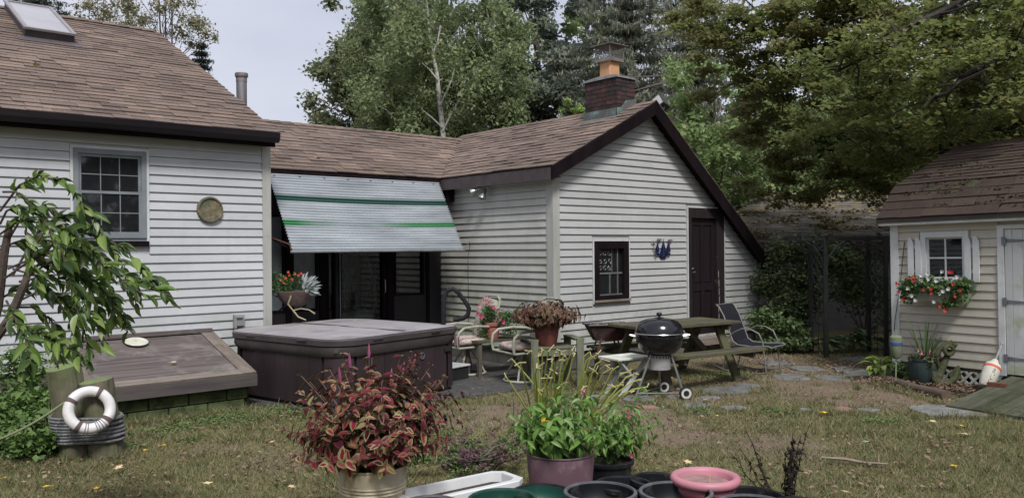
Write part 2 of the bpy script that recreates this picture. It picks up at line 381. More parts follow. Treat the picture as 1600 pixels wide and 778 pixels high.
def siding(pl, wall, mt, z0, z1, exp, fL, fR, holes, seam=.3, d=.021, world=True, rnd=None):
    g = rnd or random.Random(3); n = int(round((z1-z0)/exp))
    for i in range(n):
        a = z0+i*exp; b = a+exp
        zm = (a+b)/2; l0, l1, r0, r1 = fL(a), fL(b), fR(a), fR(b)
        if r1-l1 < .03:
            if r0-l0 < .06: continue
        segs = [((l0, l1), (r0, r1))]
        for h in holes:
            if h[2] < b-.02 and h[3] > a+.02:
                ns = []
                for (s, e) in segs:
                    if h[1] <= min(s) or h[0] >= max(e): ns.append((s, e)); continue
                    if h[0]-max(s) > .02: ns.append((s, (h[0], h[0])))
                    if min(e)-h[1] > .02: ns.append(((h[1], h[1]), e))
                segs = ns
        fin = []
        for (s, e) in segs:
            if min(e)-max(s) > 2.2 and g.random() < seam:
                c = g.uniform(max(s)+.6, min(e)-.6); fin += [(s, (c, c), 0), ((c-.02, c-.02), e, .0014)]
            else: fin.append((s, e, 0))
        for (s, e, off) in fin:
            j = g.uniform(-.0012, .0012); mb = MB()
            P = [pl.p(s[0], a+j, d+off), pl.p(e[0], a+j, d+off), pl.p(e[1], b+j-.0065, .004+off), pl.p(s[1], b+j-.0065, .004+off),
                 pl.p(s[0], a+j, -.005), pl.p(e[0], a+j, -.005), pl.p(e[1], b+j-.0065, -.005), pl.p(s[1], b+j-.0065, -.005),
                 pl.p(s[0], a+j+.012, d-.001+off), pl.p(e[0], a+j+.012, d-.001+off)]
            mb.add(P, [(0, 1, 9, 8), (8, 9, 2, 3), (1, 0, 4, 5), (3, 2, 6, 7), (0, 8, 3, 7, 4), (1, 5, 6, 2, 9)])
            mb.build('siding_board', mt, wall, world=world)

SH_ROWS = []   # collected shingles of the house: (size-in-picture, parent, matrix, mesh-key)
def shingle_unit(name, mt):
    me = MB().add([(0, 0, 0), (1, 0, 0), (1, 1, 0), (0, 1, 0), (0, 0, .015), (1, 0, .015), (1, 1, .002), (0, 1, .002)],
        [(0, 3, 2, 1), (4, 5, 6, 7), (0, 1, 5, 4), (1, 2, 6, 5), (2, 3, 7, 6), (3, 0, 4, 7)]).mesh(name, mt)
    return me
def shingle_rows(O, U, Vs, length, rng_u, exp=.135, wmin=.16, wmax=.36, g=None):
    """matrices of the tabs on one roof plane"""
    U = V(U).normalized(); Vs = V(Vs).normalized(); Nn = U.cross(Vs)
    if Nn.z < 0: Nn = -Nn
    res = []; n = int(length/exp); e = length/n; g = g or random.Random(8)
    for i in range(n):
        v = i*e; u0, u1 = rng_u(v+e*.5); u = u0 - .0
        if u1-u0 < .1: continue
        while u < u1-.02:
            w_ = g.uniform(wmin, wmax)
            if u+w_ > u1-.08: w_ = u1-u+g.uniform(0, .015)
            lift = g.choice((0, 0, .004, .007)); dv = g.uniform(-.004, .004); last = i == n-1
            X = U*(w_-.004); Y = Vs*(e*1.25 if not last else e); p = V(O)+U*u+Vs*(v+dv)+Nn*(.004+lift)
            m = Matrix(((X.x, Y.x, Nn.x, p.x), (X.y, Y.y, Nn.y, p.y), (X.z, Y.z, Nn.z, p.z), (0, 0, 0, 1)))
            res.append(m); u += w_
    return res
def shingle_objects(groups, mt, total=300):
    """groups: (parent, matrices). The `total` showing largest are single objects, the rest of each roof is one part"""
    me = shingle_unit('shingle', mt); allm = []
    for par, ms in groups:
        for m in ms:
            c = m @ V((.5, .5, .5)); d = c-CP; dep = d.dot(FW); nn = V((m[0][2], m[1][2], m[2][2]))
            fac = abs(nn.dot(d.normalized())); ux = 800+FPX*d.dot(RT)/max(dep, .1); vis = -40 < ux < 1640 and nn.dot(d) < 0
            allm.append(((m.col[0].xyz.length*m.col[1].xyz.length*fac/dep**2) if vis else 0, par, m))
    allm.sort(key=lambda r: -r[0]); rest = {}
    for k, (a, par, m) in enumerate(allm):
        if k < total and a > 0: addobj('shingle', me, par, m)
        else: rest.setdefault(par.name, (par, []))[1].append(m)
    for par, ms in rest.values():
        mb = MB()
        uv = [v.co.copy() for v in me.vertices]; uf = [tuple(p.vertices) for p in me.polygons]
        for m in ms: mb.add([m @ q for q in uv], uf)
        o = mb.build('shingle', mt, par, world=True); o['kind'] = 'stuff'

house = thing('house', 'low white sided house with brown shingle roofs, silver awning and brick chimney', 'house', (4.45, 9.94, 0))
X0 = -4.0
PL_L = Pl((0, 9.94, 0), (1, 0, 0), (0, -1, 0)); PL_E = Pl((4.45, 0, 0), (0, 1, 0), (1, 0, 0))
PL_W = Pl((0, 10.84, 0), (1, 0, 0), (0, -1, 0)); PL_S = Pl((7.75, 0, 0), (0, 1, 0), (-1, 0, 0)); PL_G = Pl((0, 8.24, 0), (1, 0, 0), (0, -1, 0))
def solid(name, mt, parts, parent=house, **k):
    mb = MB()
    for pl, u0, u1, z0, z1, d0, d1 in parts: pl.box(mb, u0, u1, z0, z1, d0, d1)
    return mb.build(name, mt, parent, world=True, **k)
# --- left block
WL = (2.22, 2.98, 1.86, 2.84)
wallL = solid('wall', MT['sidingL'], [(PL_L, a, b, c, d, -.14, -.006) for a, b, c, d in wall_pieces(X0, 4.45, .46, 3.04, [WL])])
siding(PL_L, wallL, MT['sidingL'], .46, 3.00, .1016, lambda z: X0, lambda z: 4.36, [(WL[0]-.03, WL[1]+.03, WL[2]-.1, WL[3]+.04)], .75)
wallE = solid('wall', MT['sidingL'], [(PL_E, 9.95, 15, .46, 3.1, -.14, -.006)])
siding(PL_E, wallE, MT['sidingL'], .46, 2.78, .1016, lambda z: 10.03, lambda z: 10.82, [], 0)
solid('foundation', MT['foundation'], [(PL_L, X0, 4.40, -.05, .46, -.14, -.04), (PL_E, 9.99, 10.84, -.05, .46, -.14, -.05)])
solid('corner_board', MT['trimgrey'], [(PL_L, 4.36, 4.47, .40, 3.02, -.005, .028), (PL_E, 9.942, 10.02, .40, 3.02, .0, .022)])
# gable end above the wing roof
mb = MB(); mb.prism([(4.44, 9.9, 3.0), (4.44, 14.3, 5.2), (4.44, 18.7, 3.0)], (-.1, 0, 0)); mb.build('gable_wall', MT['sidingL'], house, world=True)
mb = MB(); mb.box((X0, 10.08, 0), (X0+.1, 18.6, 3)); mb.box((X0, 18.5, 0), (12.6, 18.6, 3)); mb.build('wall', MT['sidingL'], house, world=True)
# roof of the left block
def roofslab(pts, th, mt=MT['underlay']):
    mb = MB(); mb.prism(pts, (0, 0, -th)); return mb.build('roof', mt, house, world=True)
roof1 = roofslab([(X0, 9.74, 3.165), (4.46, 9.74, 3.165), (4.46, 14.3, 5.345), (X0, 14.3, 5.345)], .10)
rb = MB(); rb.prism([(X0, 14.3, 5.343), (4.46, 14.3, 5.343), (4.46, 18.9, 3.145), (X0, 18.9, 3.145)], (0, 0, -.1)); rb.build('roof', MT['shingle'], house, world=True)
s1 = math.hypot(4.58, 2.19)
ms1 = shingle_rows((-2.0, 9.70, 3.15), (1, 0, 0), (0, 4.60/s1, 2.195/s1), s1, lambda v: (0, 6.48), g=random.Random(4))
# ridge cap
mb = MB()
for i in range(34):
    a = -2.4+i*.2
    mb.prism([(a, 14.14, 5.285+.012), (a+.21, 14.14, 5.285+.022), (a+.21, 14.3, 5.375), (a, 14.3, 5.365)], (0, 0, .008))
    mb.prism([(a, 14.46, 5.285+.012), (a+.21, 14.46, 5.285+.022), (a+.21, 14.3, 5.375), (a, 14.3, 5.365)], (0, 0, .008))
mb.build('ridge_cap', MT['shingle'], roof1, world=True)
# gutter, fascia, soffit
mb = MB(); prof = [(0, 0), (0, -.10), (-.035, -.125), (-.085, -.115), (-.105, -.07), (-.115, -.005), (-.10, -.005), (-.09, -.07), (-.075, -.10), (-.035, -.108), (-.012, -.09), (-.012, 0)]
mb.prism([(X0, 9.735+y, 3.155+z) for y, z in prof], (8.47, 0, 0)); mb.build('gutter', MT['gutter'], house, world=True)
mb = MB(); mb.box((X0, 9.738, 2.985), (4.455, 9.758, 3.09)); mb.box((X0, 9.76, 3.035), (4.45, 9.94, 3.05)); mb.build('fascia', MT['dark'], house, world=True)
mb = MB(); mb.prism([(4.447, 9.74, 3.05), (4.447, 9.74, 3.155), (4.447, 14.3, 5.335), (4.447, 14.3, 5.17)], (.022, 0, 0)); mb.build('rake_board', MT['dark'], house, world=True)
# window of the left block
def window(pl, parent, u0, u1, z0, z1, fr, casing, glass, cols, rows, depth=.05, rail=None, trim=None, mun=.012, munmat=None, sash=.04, sill=None, world=True):
    kw = dict(world=True)
    mb = MB(); c = fr
    pl.box(mb, u0, u0+c, z0, z1, -.06, .028); pl.box(mb, u1-c, u1, z0, z1, -.06, .028); pl.box(mb, u0+c, u1-c, z1-c, z1, -.06, .0275); pl.box(mb, u0+c, u1-c, z0, z0+c*.7, -.06, .0275)
    wn = mb.build('window', casing, parent, world=True)
    if trim:
        mb = MB(); t = .028
        pl.box(mb, u0-t, u0, z0-.09, z1+t, 0, .024); pl.box(mb, u1, u1+t, z0-.09, z1+t, 0, .024); pl.box(mb, u0, u1, z1, z1+t, 0, .0235); mb.build('trim', trim, wn, world=True)
    def sashf(a, b, c0, c1, d, k, nr):
        mb = MB()
        pl.box(mb, a, a+sash, c0, c1, d, d+.02); pl.box(mb, b-sash, b, c0, c1, d, d+.02); pl.box(mb, a+sash, b-sash, c1-sash, c1, d, d+.0195); pl.box(mb, a+sash, b-sash, c0, c0+sash, d, d+.0195)
        mb.build('sash', casing, wn, world=True)
        a2, b2, e0, e1 = a+sash, b-sash, c0+sash, c1-sash
        mb = MB()
        for i in range(1, k): x = a2+(b2-a2)*i/k; pl.box(mb, x-mun/2, x+mun/2, e0, e1, d+.002, d+.012)
        for j in range(1, nr): z = e0+(e1-e0)*j/nr; pl.box(mb, a2, b2, z-mun/2, z+mun/2, d+.003, d+.0115)
        if mb.v: mb.build('muntin', munmat or casing, wn, world=True)
        for i in range(k):
            for j in range(nr):
                mb = MB(); xa = a2+(b2-a2)*i/k; xb = a2+(b2-a2)*(i+1)/k; za = e0+(e1-e0)*j/nr; zb = e0+(e1-e0)*(j+1)/nr
                pl.box(mb, xa, xb, za, zb, d+.004, d+.007); mb.build('pane', glass, wn, world=True)
    if rail:
        sashf(u0+fr, u1-fr, rail-.02, z1-fr, -.015, cols, rows); sashf(u0+fr, u1-fr, z0+fr*.7, rail+.02, .004, cols, rows)
    else: sashf(u0+fr, u1-fr, z0+fr*.7, z1-fr, -.02, cols, rows)
    return wn
MT['muntin'] = M('pale_muntin', (.24, .25, .25), (.17, .18, .18), 8, .5)
wn = window(PL_L, house, *WL, .055, MT['casing'], MT['glass'], 3, 2, rail=2.36, trim=MT['trimwhite'], munmat=MT['muntin'], mun=.010, sash=.03)
mb = MB(); PL_L.box(mb, 2.2, 3.0, 1.765, 1.825, 0, .04); mb.build('sill', MT['dark'], wn, world=True)
mb = MB(); PL_L.box(mb, 2.2, 3.0, 1.826, 1.86, 0, .014); mb.build('sill', MT['casing'], wn, world=True)
# dark rooms behind the glass
MT['room'] = M('dim_room', (.06, .052, .046), (.035, .03, .028), 1.5, .9)
def room(lo, hi, mt):
    mb = MB(); mb.box(lo, hi); o = mb.build('interior', mt, house, world=True)
    bm = bmesh.new(); bm.from_mesh(o.data); 
    fr = [f for f in bm.faces if f.normal.y < -.9]; bmesh.ops.delete(bm, geom=fr, context='FACES'); bmesh.ops.reverse_faces(bm, faces=bm.faces); bm.to_mesh(o.data); bm.free(); return o
room((1.2, 10.10, .6), (4.0, 11.6, 2.95), MT['room']); 
mb = MB(); mb.box((2.2, 10.081, 1.80), (3.0, 10.32, 1.87)); mb.build('inner_sill', M('sill_wood', (.4, .37, .33)), house, world=True)
MT['curtain'] = M('added_curtain', (.24, .22, .19), (.12, .11, .10), 7, .9, .5, stretch=(6, 1, .5))  # added curtain; its tall left fold imitates a pale reflection in the panes
mb = MB()
for (a0, a1, z0, z1) in ((2.26, 2.48, 1.88, 2.75), (2.76, 2.95, 1.88, 2.40)):
    for k in range(6):
        xa = a0+(a1-a0)*k/6; mb.prism([(xa, 10.36+.02*(k % 2), z0), (xa+(a1-a0)/6, 10.36+.02*((k+1) % 2), z0), (xa+(a1-a0)/6, 10.36+.02*((k+1) % 2), z1), (xa, 10.36+.02*(k % 2), z1)], (0, .004, 0))
mb.build('curtain', MT['curtain'], house, world=True)
# starfish and shell on the inner sill
mb = MB(); c = V((2.70, 10.13, 1.96)); pts = []
for i in range(10):
    a = PI/2+i*PI/5; r = .105 if i % 2 == 0 else .032; pts.append(c+V((math.cos(a)*r, .02*(i % 2), math.sin(a)*r)))
fr = c+V((0, -.025, 0)); bk = c+V((0, .02, 0)); mb.add(pts+[fr, bk], [(i, (i+1) % 10, 10) for i in range(10)]+[((i+1) % 10, i, 11) for i in range(10)])
o = mb.build('starfish', M('starfish', (.42, .25, .16), (.5, .33, .22), 20, .9, .5), None); tag(o, 'orange dried starfish standing behind the lower window panes', 'starfish')
mb = MB(); mb.lathe([(.0, 0), (.035, .01), (.05, .03), (.04, .055), (.015, .075), (0, .08)], 10, Matrix.Translation((2.88, 10.14, 1.875))); o = mb.build('seashell', M('shell', (.6, .57, .52), (.45, .4, .36), 20, .6), None, smooth=True)
tag(o, 'small pale seashell on the window sill beside the starfish', 'shell')

# --- wing with the doors
W_OPEN = [(4.80, 5.08, .85, 2.2), (5.18, 5.58, .85, 2.2), (5.72, 5.86, .4, 2.2), (5.92, 6.70, .2, 2.25), (6.86, 7.40, 1.0, 2.2)]
wallW = solid('wall', MT['dark_wall'], [(PL_W, a, b, c, d, -.10, 0) for a, b, c, d in wall_pieces(4.45, 7.75, .0, 2.74, W_OPEN)])
for (u0, u1, z0, z1), gl in zip(W_OPEN, ('glassreflect', 'glassreflect', 'glassdoor', 'glassdoor', 'glass')):
    if gl == 'glassdoor' and u1-u0 > .5:
        mb = MB(); PL_W.box(mb, u0, u0+.035, z0, z1, -.05, .02); PL_W.box(mb, u1-.06, u1, z0, z1, -.05, .02); PL_W.box(mb, u0+.035, u1-.06, z0, z0+.1, -.05, .018); PL_W.box(mb, u0+.035, u1-.06, z1-.06, z1, -.05, .018)
        dr = mb.build('door', MT['dark'], house, world=True)
        mb = MB(); PL_W.box(mb, u0+.035, u1-.06, z0+.1, z1-.06, -.03, -.02); mb.build('pane', MT[gl], dr, world=True)
        mb = MB(); mb.tube([PL_W.p(u1-.03, 1.05, .02), PL_W.p(u1-.03, 1.07, .05), PL_W.p(u1-.03, 1.25, .05), PL_W.p(u1-.03, 1.27, .02)], .008, 6); mb.build('handle', MT['steel'], dr, world=True)
        mb = MB(); PL_W.box(mb, u0-.004, u0+.012, z0, z1, .021, .03); mb.build('door_edge', MT['casing'], dr, world=True)
    else:
        mb = MB(); f_ = .03; PL_W.box(mb, u0, u0+f_, z0, z1, -.06, .015); PL_W.box(mb, u1-f_, u1, z0, z1, -.06, .015); PL_W.box(mb, u0+f_, u1-f_, z0, z0+f_, -.06, .0145); PL_W.box(mb, u0+f_, u1-f_, z1-f_, z1, -.06, .0145)
        wn = mb.build('window', MT['dark'], house, world=True)
        mb = MB(); PL_W.box(mb, u0+f_, u1-f_, z0+f_, z1-f_, -.03, -.024); mb.build('pane', MT[gl], wn, world=True)
room((4.6, 10.95, .1), (7.7, 13.4, 2.6), MT['dark_wall'])
mb = MB(); PL_W.box(mb, 5.60, 5.70, .0, 2.6, .001, .03); PL_W.box(mb, 6.72, 6.84, .0, 2.6, .001, .03); PL_W.box(mb, 7.44, 7.5, 0, 2.6, .001, .02); PL_W.box(mb, 5.09, 5.17, 0, 2.6, .001, .03); mb.build('door_post', MT['dark'], house, world=True)
# middle roof
roof2 = roofslab([(4.47, 10.6, 2.80), (7.58, 10.6, 2.80), (9.44, 12.6, 3.76), (4.47, 12.6, 3.76)], .08)
s2 = math.hypot(2, .96)
ms2 = shingle_rows((4.475, 10.575, 2.80), (1, 0, 0), (0, 2/s2, .96/s2), s2, lambda v: (0, 3.10+v*1.86/s2+.0), g=random.Random(5))
rb = MB(); rb.prism([(4.47, 12.6, 3.758), (9.44, 12.6, 3.758), (9.44, 16.5, 2.0), (4.47, 16.5, 2.0)], (0, 0, -.08)); rb.build('roof', MT['shingle'], house, world=True)
mb = MB()
for i in range(26):
    a = 4.5+i*.19; mb.prism([(a, 12.46, 3.72+.010), (a+.2, 12.46, 3.72+.018), (a+.2, 12.6, 3.79), (a, 12.6, 3.782)], (0, 0, .006))
mb.build('ridge_cap', MT['shingle'], roof2, world=True)
mb = MB(); mb.box((4.47, 10.585, 2.68), (7.56, 10.605, 2.795)); mb.box((4.47, 10.606, 2.70), (7.70, 10.84, 2.715)); mb.build('fascia', MT['dark'], house, world=True)
# --- annex
def fLs(z): return 8.25
wallS = solid('wall', MT['sidingS'], [(PL_S, 8.25, 10.95, .26, 2.80, -.12, -.006)])
siding(PL_S, wallS, MT['sidingS'], .27, 2.66, .1016, lambda z: 8.35, lambda z: 10.838, [], .1, rnd=random.Random(9))
gw = MB()
GO = [(8.52, 9.25, .96, 1.80), (10.66, 11.60, .30, 2.33)]
for a, b, c, d in wall_pieces(7.75, 12.6, .26, 1.5, [(8.52, 9.25, .96, 1.5), (10.66, 11.60, .30, 1.5)]): PL_G.box(gw, a, b, c, d, -.12, -.006)
PL_G.quad(gw, [(7.75, 1.5), (8.52, 1.5), (8.52, 3.13), (7.75, 2.72)], -.12, -.006)
PL_G.quad(gw, [(8.52, 1.80), (9.25, 1.80), (9.25, 3.52), (8.52, 3.13)], -.12, -.006)
PL_G.quad(gw, [(9.25, 1.5), (10.66, 1.5), (10.66, 3.10), (9.78, 3.80), (9.25, 3.52)], -.12, -.006)
PL_G.quad(gw, [(10.66, 2.33), (11.60, 2.33), (10.66, 3.10)], -.12, -.006)
PL_G.quad(gw, [(11.60, 1.5), (12.6, 1.5), (11.60, 2.33)], -.12, -.006)
wallG = gw.build('wall', MT['sidingG'], house, world=True)
siding(PL_G, wallG, MT['sidingG'], .27, 3.80, .1016, lambda z: 7.85 if z < 2.80 else 7.85+(z-2.80)/.528, lambda z: 12.52 if z < 1.61 else 12.52-(z-1.61)/.805,
       [(8.49, 9.28, .90, 1.84), (10.62, 11.65, .2, 2.40)], .5, rnd=random.Random(12))
solid('corner_board', MT['trimgrey'], [(PL_G, 7.725, 7.85, .24, 2.74, -.003, .026), (PL_S, 8.242, 8.35, .24, 2.74, 0, .024)])
solid('corner_board', MT['trimgrey'], [(PL_G, 12.52, 12.62, .24, 1.54, -.003, .026)])
mb = MB(); PL_G.quad(mb, [(7.85, 2.745), (9.78, 3.772), (9.78, 3.81), (7.85, 2.79)], .0, .028); PL_G.quad(mb, [(9.78, 3.772), (12.54, 1.55), (12.57, 1.58), (9.785, 3.81)], .001, .029)
mb.build('rake_trim', MT['trimgrey'], house, world=True)
# foundation blocks under the annex
fd = solid('foundation', MT['foundation'], [(PL_G, 7.79, 12.58, -.05, .27, -.12, -.035), (PL_S, 8.29, 10.84, -.05, .27, -.12, -.035)])
for r in range(1):
    for i in range(12):
        mb = MB(); a = 7.80+i*.4; PL_G.box(mb, a+.006, min(a+.394, 12.57), .03, .225, -.034, -.022); mb.build('block', MT['foundation'], fd, world=True)
    for i in range(6):
        mb = MB(); a = 8.30+i*.4; PL_S.box(mb, a+.006, min(a+.394, 10.8), .03, .225, -.034, -.022); mb.build('block', MT['foundation'], fd, world=True)
# annex roof
RZ = 3.87; RA = 9.70
roof3 = roofslab([(7.58, 8.05, 2.80), (9.44, 12.6, 3.738), (RA, 12.9, RZ-.001), (RA, 8.05, RZ-.001)][0:1]+[(RA, 8.05, RZ), (RA, 12.9, RZ), (9.44, 12.6, 3.74), (7.58, 10.6, 2.80)], .07)
s3 = math.hypot(RA-7.58, RZ-2.80); vd = V(((RA-7.58)/s3, 0, (RZ-2.80)/s3))
def r3(v):
    return (0, 2.55+min(v/s3*RA, 9)/RA*(2.28)+.04)
# u runs towards +Y from the gable edge
ms3 = shingle_rows((7.56, 8.04, 2.80), (0, 1, 0), tuple(vd), s3+.02, r3, g=random.Random(6))
mb = MB(); mb.prism([(RA, 8.05, RZ-.002), (RA, 14, RZ-.002), (12.78, 14, 1.40), (12.78, 8.05, 1.40)], (0, 0, -.07)); rf4 = mb.build('roof', MT['underlay'], house, world=True)
s4 = math.hypot(12.78-RA, RZ-1.40); dn = V(((RA-12.78)/s4, 0, (RZ-1.40)/s4))
ms4 = shingle_rows((12.80, 8.04, 1.39), (0, 1, 0), tuple(dn), s4, lambda v: (0, 5.9), g=random.Random(7))
mb = MB()
for i in range(24):
    y = 8.04+i*.2
    mb.prism([(RA, y, RZ+.028), (RA, y+.21, RZ+.02), (RA-.13, y+.21, RZ-.045), (RA-.13, y, RZ-.037)], (0, 0, .007))
    mb.prism([(RA, y, RZ+.028), (RA, y+.21, RZ+.02), (RA+.12, y+.21, RZ-.075), (RA+.12, y, RZ-.067)], (0, 0, .007))
mb.build('ridge_cap', MT['shingle'], roof3, world=True)
shingle_objects([(roof1, ms1), (roof2, ms2), (roof3, ms3), (rf4, ms4)], MT['shingle'], 300)
# fascias of the annex
mb = MB()
def rk(a, z, dz): return (a, 8.075, z-dz)
mb.prism([(7.56, 8.075, 2.785), (RA, 8.075, RZ-.005), (RA, 8.075, RZ-.185), (7.56, 8.075, 2.61)], (0, -.03, 0))
mb.build('rake_board', MT['dark'], house, world=True)
mb = MB(); mb.prism([(RA+.002, 8.075, RZ-.005), (12.79, 8.075, 1.385), (12.79, 8.075, 1.14), (RA+.002, 8.075, RZ-.215)], (0, -.03, 0)); mb.build('rake_board', MT['dark'], house, world=True)
mb = MB(); mb.prism([(7.60, 8.076, 2.70), (RA, 8.076, RZ-.14), (RA, 8.24, RZ-.14), (7.60, 8.24, 2.70)], (0, 0, .012)); mb.prism([(RA, 8.076, RZ-.14), (12.75, 8.076, 1.30), (12.75, 8.24, 1.30), (RA, 8.24, RZ-.14)], (0, 0, .012))
mb.build('soffit', MT['dark'], house, world=True)
mb = MB(); mb.box((7.565, 8.08, 2.62), (7.59, 10.60, 2.785)); mb.box((7.59, 8.08, 2.655), (7.75, 10.6, 2.67)); mb.build('fascia', MT['fasciaS'], house, world=True)
mb = MB(); mb.box((7.60, 10.45, 2.45), (7.72, 10.62, 2.66)); mb.build('gutter_end', MT['dark'], house, world=True)
# annex window with leaded pattern
mb = MB(); u0, u1, z0, z1 = GO[0]; fr = .105
PL_G.box(mb, u0, u0+fr, z0, z1, -.06, .030); PL_G.box(mb, u1-fr, u1, z0, z1, -.06, .030); PL_G.box(mb, u0+fr, u1-fr, z1-fr, z1, -.06, .0295); PL_G.box(mb, u0+fr, u1-fr, z0, z0+.06, -.06, .0295)
wn = mb.build('window', MT['dark'], house, world=True)
mb = MB(); t = .022; PL_G.box(mb, u0-t, u0-.001, z0-.05, z1+t, 0, .026); PL_G.box(mb, u1+.001, u1+t, z0-.05, z1+t, 0, .026); PL_G.box(mb, u0, u1, z1+.001, z1+t, 0, .0255); mb.build('trim', MT['trimwhite'], wn, world=True)
mb = MB(); PL_G.box(mb, u0-.01, u1+.01, z0-.03, z0-.001, 0, .06); mb.build('sill', MT['wood_grey'], wn, world=True)
a, b, c, d = u0+fr, u1-fr, z0+.06, z1-fr; zc = c+(d-c)*.47; um = (a+b)/2
for (p, q, r_, s_) in ((a, um, c, zc), (um, b, c, zc), (a, b, zc, d)):
    mb = MB(); PL_G.box(mb, p, q, r_, s_, -.034, -.030); mb.build('pane', MT['glass'], wn, world=True)
mb = MB(); PL_G.box(mb, a, b, zc-.012, zc+.012, -.03, -.015); PL_G.box(mb, um-.008, um+.008, c, zc-.012, -.03, -.0155); PL_G.box(mb, a, b, c, c+.018, -.03, -.0155)
PL_G.box(mb, b-.10, b-.085, c, d, -.03, -.016)
MT['lead'] = M('lead_came', (.13, .13, .125), (.20, .20, .19), 9, .6, metal=.3)
mb.build('muntin', MT['lead'], wn, world=True)
mb = MB(); g = random.Random(2)
for k in range(9):   # scrolled lead tracery of the upper pane
    cx_ = a+.07+(k % 3)*.095; cz_ = zc+.07+(k//3)*.105; r0 = .042
    mb.tube([PL_G.p(cx_+r0*(1-t/13)*math.cos(t*.62+k), cz_+r0*(1-t/13)*math.sin(t*.62+k), -.024) for t in range(12)], .0075, 4)
for x in (a+.02, a+.31): mb.tube([PL_G.p(x, zc, -.024), PL_G.p(x, d, -.024)], .007, 4)
mb.build('tracery', MT['lead'], wn, world=True)
room((8.0, 8.40, .4), (12.3, 9.8, 2.2), MT['room'])
mb = MB(); mb.prism([(8.97, 8.5, .9), (9.2, 8.5, .9), (9.2, 8.5, 1.8), (8.97, 8.5, 1.8)], (0, .01, 0)); mb.build('curtain', M('grey_curtain', (.22, .21, .2), (.14, .135, .13), 9, .9, stretch=(5, 1, .3)), house, world=True)
# annex door
u0, u1, z0, z1 = GO[1]
mb = MB(); PL_G.box(mb, u0, u0+.075, z0-.06, z1, -.05, .032); PL_G.box(mb, u1-.20, u1, z0-.06, z1-.02, -.05, .032); PL_G.box(mb, u0+.075, u1-.20, z1-.16, z1, -.05, .0315)
MT['doorframe'] = M('peeling_brown_frame', (.014, .009, .011), (.022, .014, .017), 6, .7, .2, stretch=(2, 2, .25), c3=(.22, .19, .18), s3=7, cov3=.72, spec=.35)
df = mb.build('door_frame', MT['doorframe'], house, world=True)
mb = MB(); t = .022; PL_G.box(mb, u0-t, u0-.001, z0-.05, z1+.02, 0, .028); PL_G.box(mb, u0, u1-.1, z1+.001, z1+.022, 0, .0275); PL_G.box(mb, u1+.001, u1+t, z0-.05, z1-.05, 0, .028); mb.build('trim', MT['trimwhite'], df, world=True)
MT['door'] = M('dark_door', (.011, .007, .009), (.019, .012, .015), 4, .55, .15, stretch=(3, 3, .3), spec=.25)
a, b, c, d = u0+.075, u1-.20, z0-.02, z1-.16
mb = MB(); PL_G.box(mb, a, b, c, d, -.06, -.035); dr = mb.build('door', MT['door'], house, world=True)
mb = MB()
PL_G.box(mb, a, a+.09, c, d, -.035, -.018); PL_G.box(mb, b-.09, b, c, d, -.035, -.018)
for zz, h in ((c, .18), (c+.72, .12), (d-.11, .11)): PL_G.box(mb, a+.09, b-.09, zz, zz+h, -.035, -.0185)
PL_G.box(mb, (a+b)/2-.045, (a+b)/2+.045, c+.18, d-.11, -.035, -.0188)
mb.build('door_stile', MT['door'], dr, world=True)
mb = MB()
for x0, x1, zz0, zz1 in ((a+.11, (a+b)/2-.06, c+.2, c+.70), ((a+b)/2+.06, b-.11, c+.2, c+.70), (a+.11, (a+b)/2-.06, c+.86, d-.13), ((a+b)/2+.06, b-.11, c+.86, d-.13)): PL_G.box(mb, x0, x1, zz0, zz1, -.035, -.026)
mb.build('door_panel', MT['door'], dr, world=True)
mb = MB(); PL_G.box(mb, a+.02, a+.055, 1.16, 1.36, -.018, -.012); mb.tube([PL_G.p(a+.035, 1.30, -.012), PL_G.p(a+.035, 1.30, .03), PL_G.p(a+.08, 1.31, .035)], .011, 6)
mb.tube([PL_G.p(a+.035, 1.34, -.01), PL_G.p(a+.05, 1.36, .0), PL_G.p(a+.075, 1.37, .004)], .009, 6); mb.build('handle', MT['steel'], dr, world=True)
mb = MB(); g = random.Random(4)
for k in range(7):   # strips of bare wood where the paint has split off the jamb
    zz = z0+.05+k*.14; x = b+.028+g.uniform(-.005, .02); PL_G.quad(mb, [(x, zz), (x+.012, zz+.02), (x+.008+g.uniform(0, .012), zz+.13), (x-.004, zz+.10)], .0321, .0345)
mb.build('split_wood', M('bare_wood', (.36, .30, .28), (.24, .2, .19), 12, .9), df, world=True)
mb = MB(); PL_G.box(mb, u0-.02, u1+.02, .14, .255, -.02, .16); mb.build('door_step', MT['wood_grey'], house, world=True)
# flood lights
def floodlight(name_, c, heads, side):
    mb = MB(); mb.cbox(c, (.10, .10, .05)); o = mb.build(name_, MT['black'], house, world=True)
    return o
fl = MB(); c = V((7.70, 9.62, 2.66)); fl.cbox(c, (.1, .12, .06)); fo = fl.build('flood_light', M('bracket', (.08, .075, .07)), house, world=True)
for off, dirn in ((V((-.05, .10, -.06)), V((-.5, .75, -.45))), (V((-.05, -.03, -.10)), V((-.45, .05, -.95)))):
    dirn.normalize(); q = dirn.to_track_quat('Z', 'Y').to_matrix().to_4x4(); m = Matrix.Translation(c+off) @ q
    mb = MB(); mb.lathe([(.0, -.02), (.028, -.02), (.03, .05), (.05, .08), (.065, .13), (.062, .135), (.045, .09), (0, .085)], 16, m); mb.build('lamp_head', MT['steel'], fo, world=True, smooth=True)
mb = MB(); c = V((10.02, 8.16, 3.83)); m = Matrix.Translation(c) @ Euler((rad(-35), rad(12), rad(10))).to_matrix().to_4x4()
mb.cbox((0, 0, .1), (.22, .14, .18), m); o = mb.build('flood_light', M('grey_lamp_box', (.04, .04, .04), (.06, .06, .06), 8, .5), house, world=True)
mb = MB(); mb.cbox((-.115, 0, .1), (.006, .12, .15), m); mb.build('lens', M('lamp_lens', (.55, .56, .58), rough=.3), o, world=True)
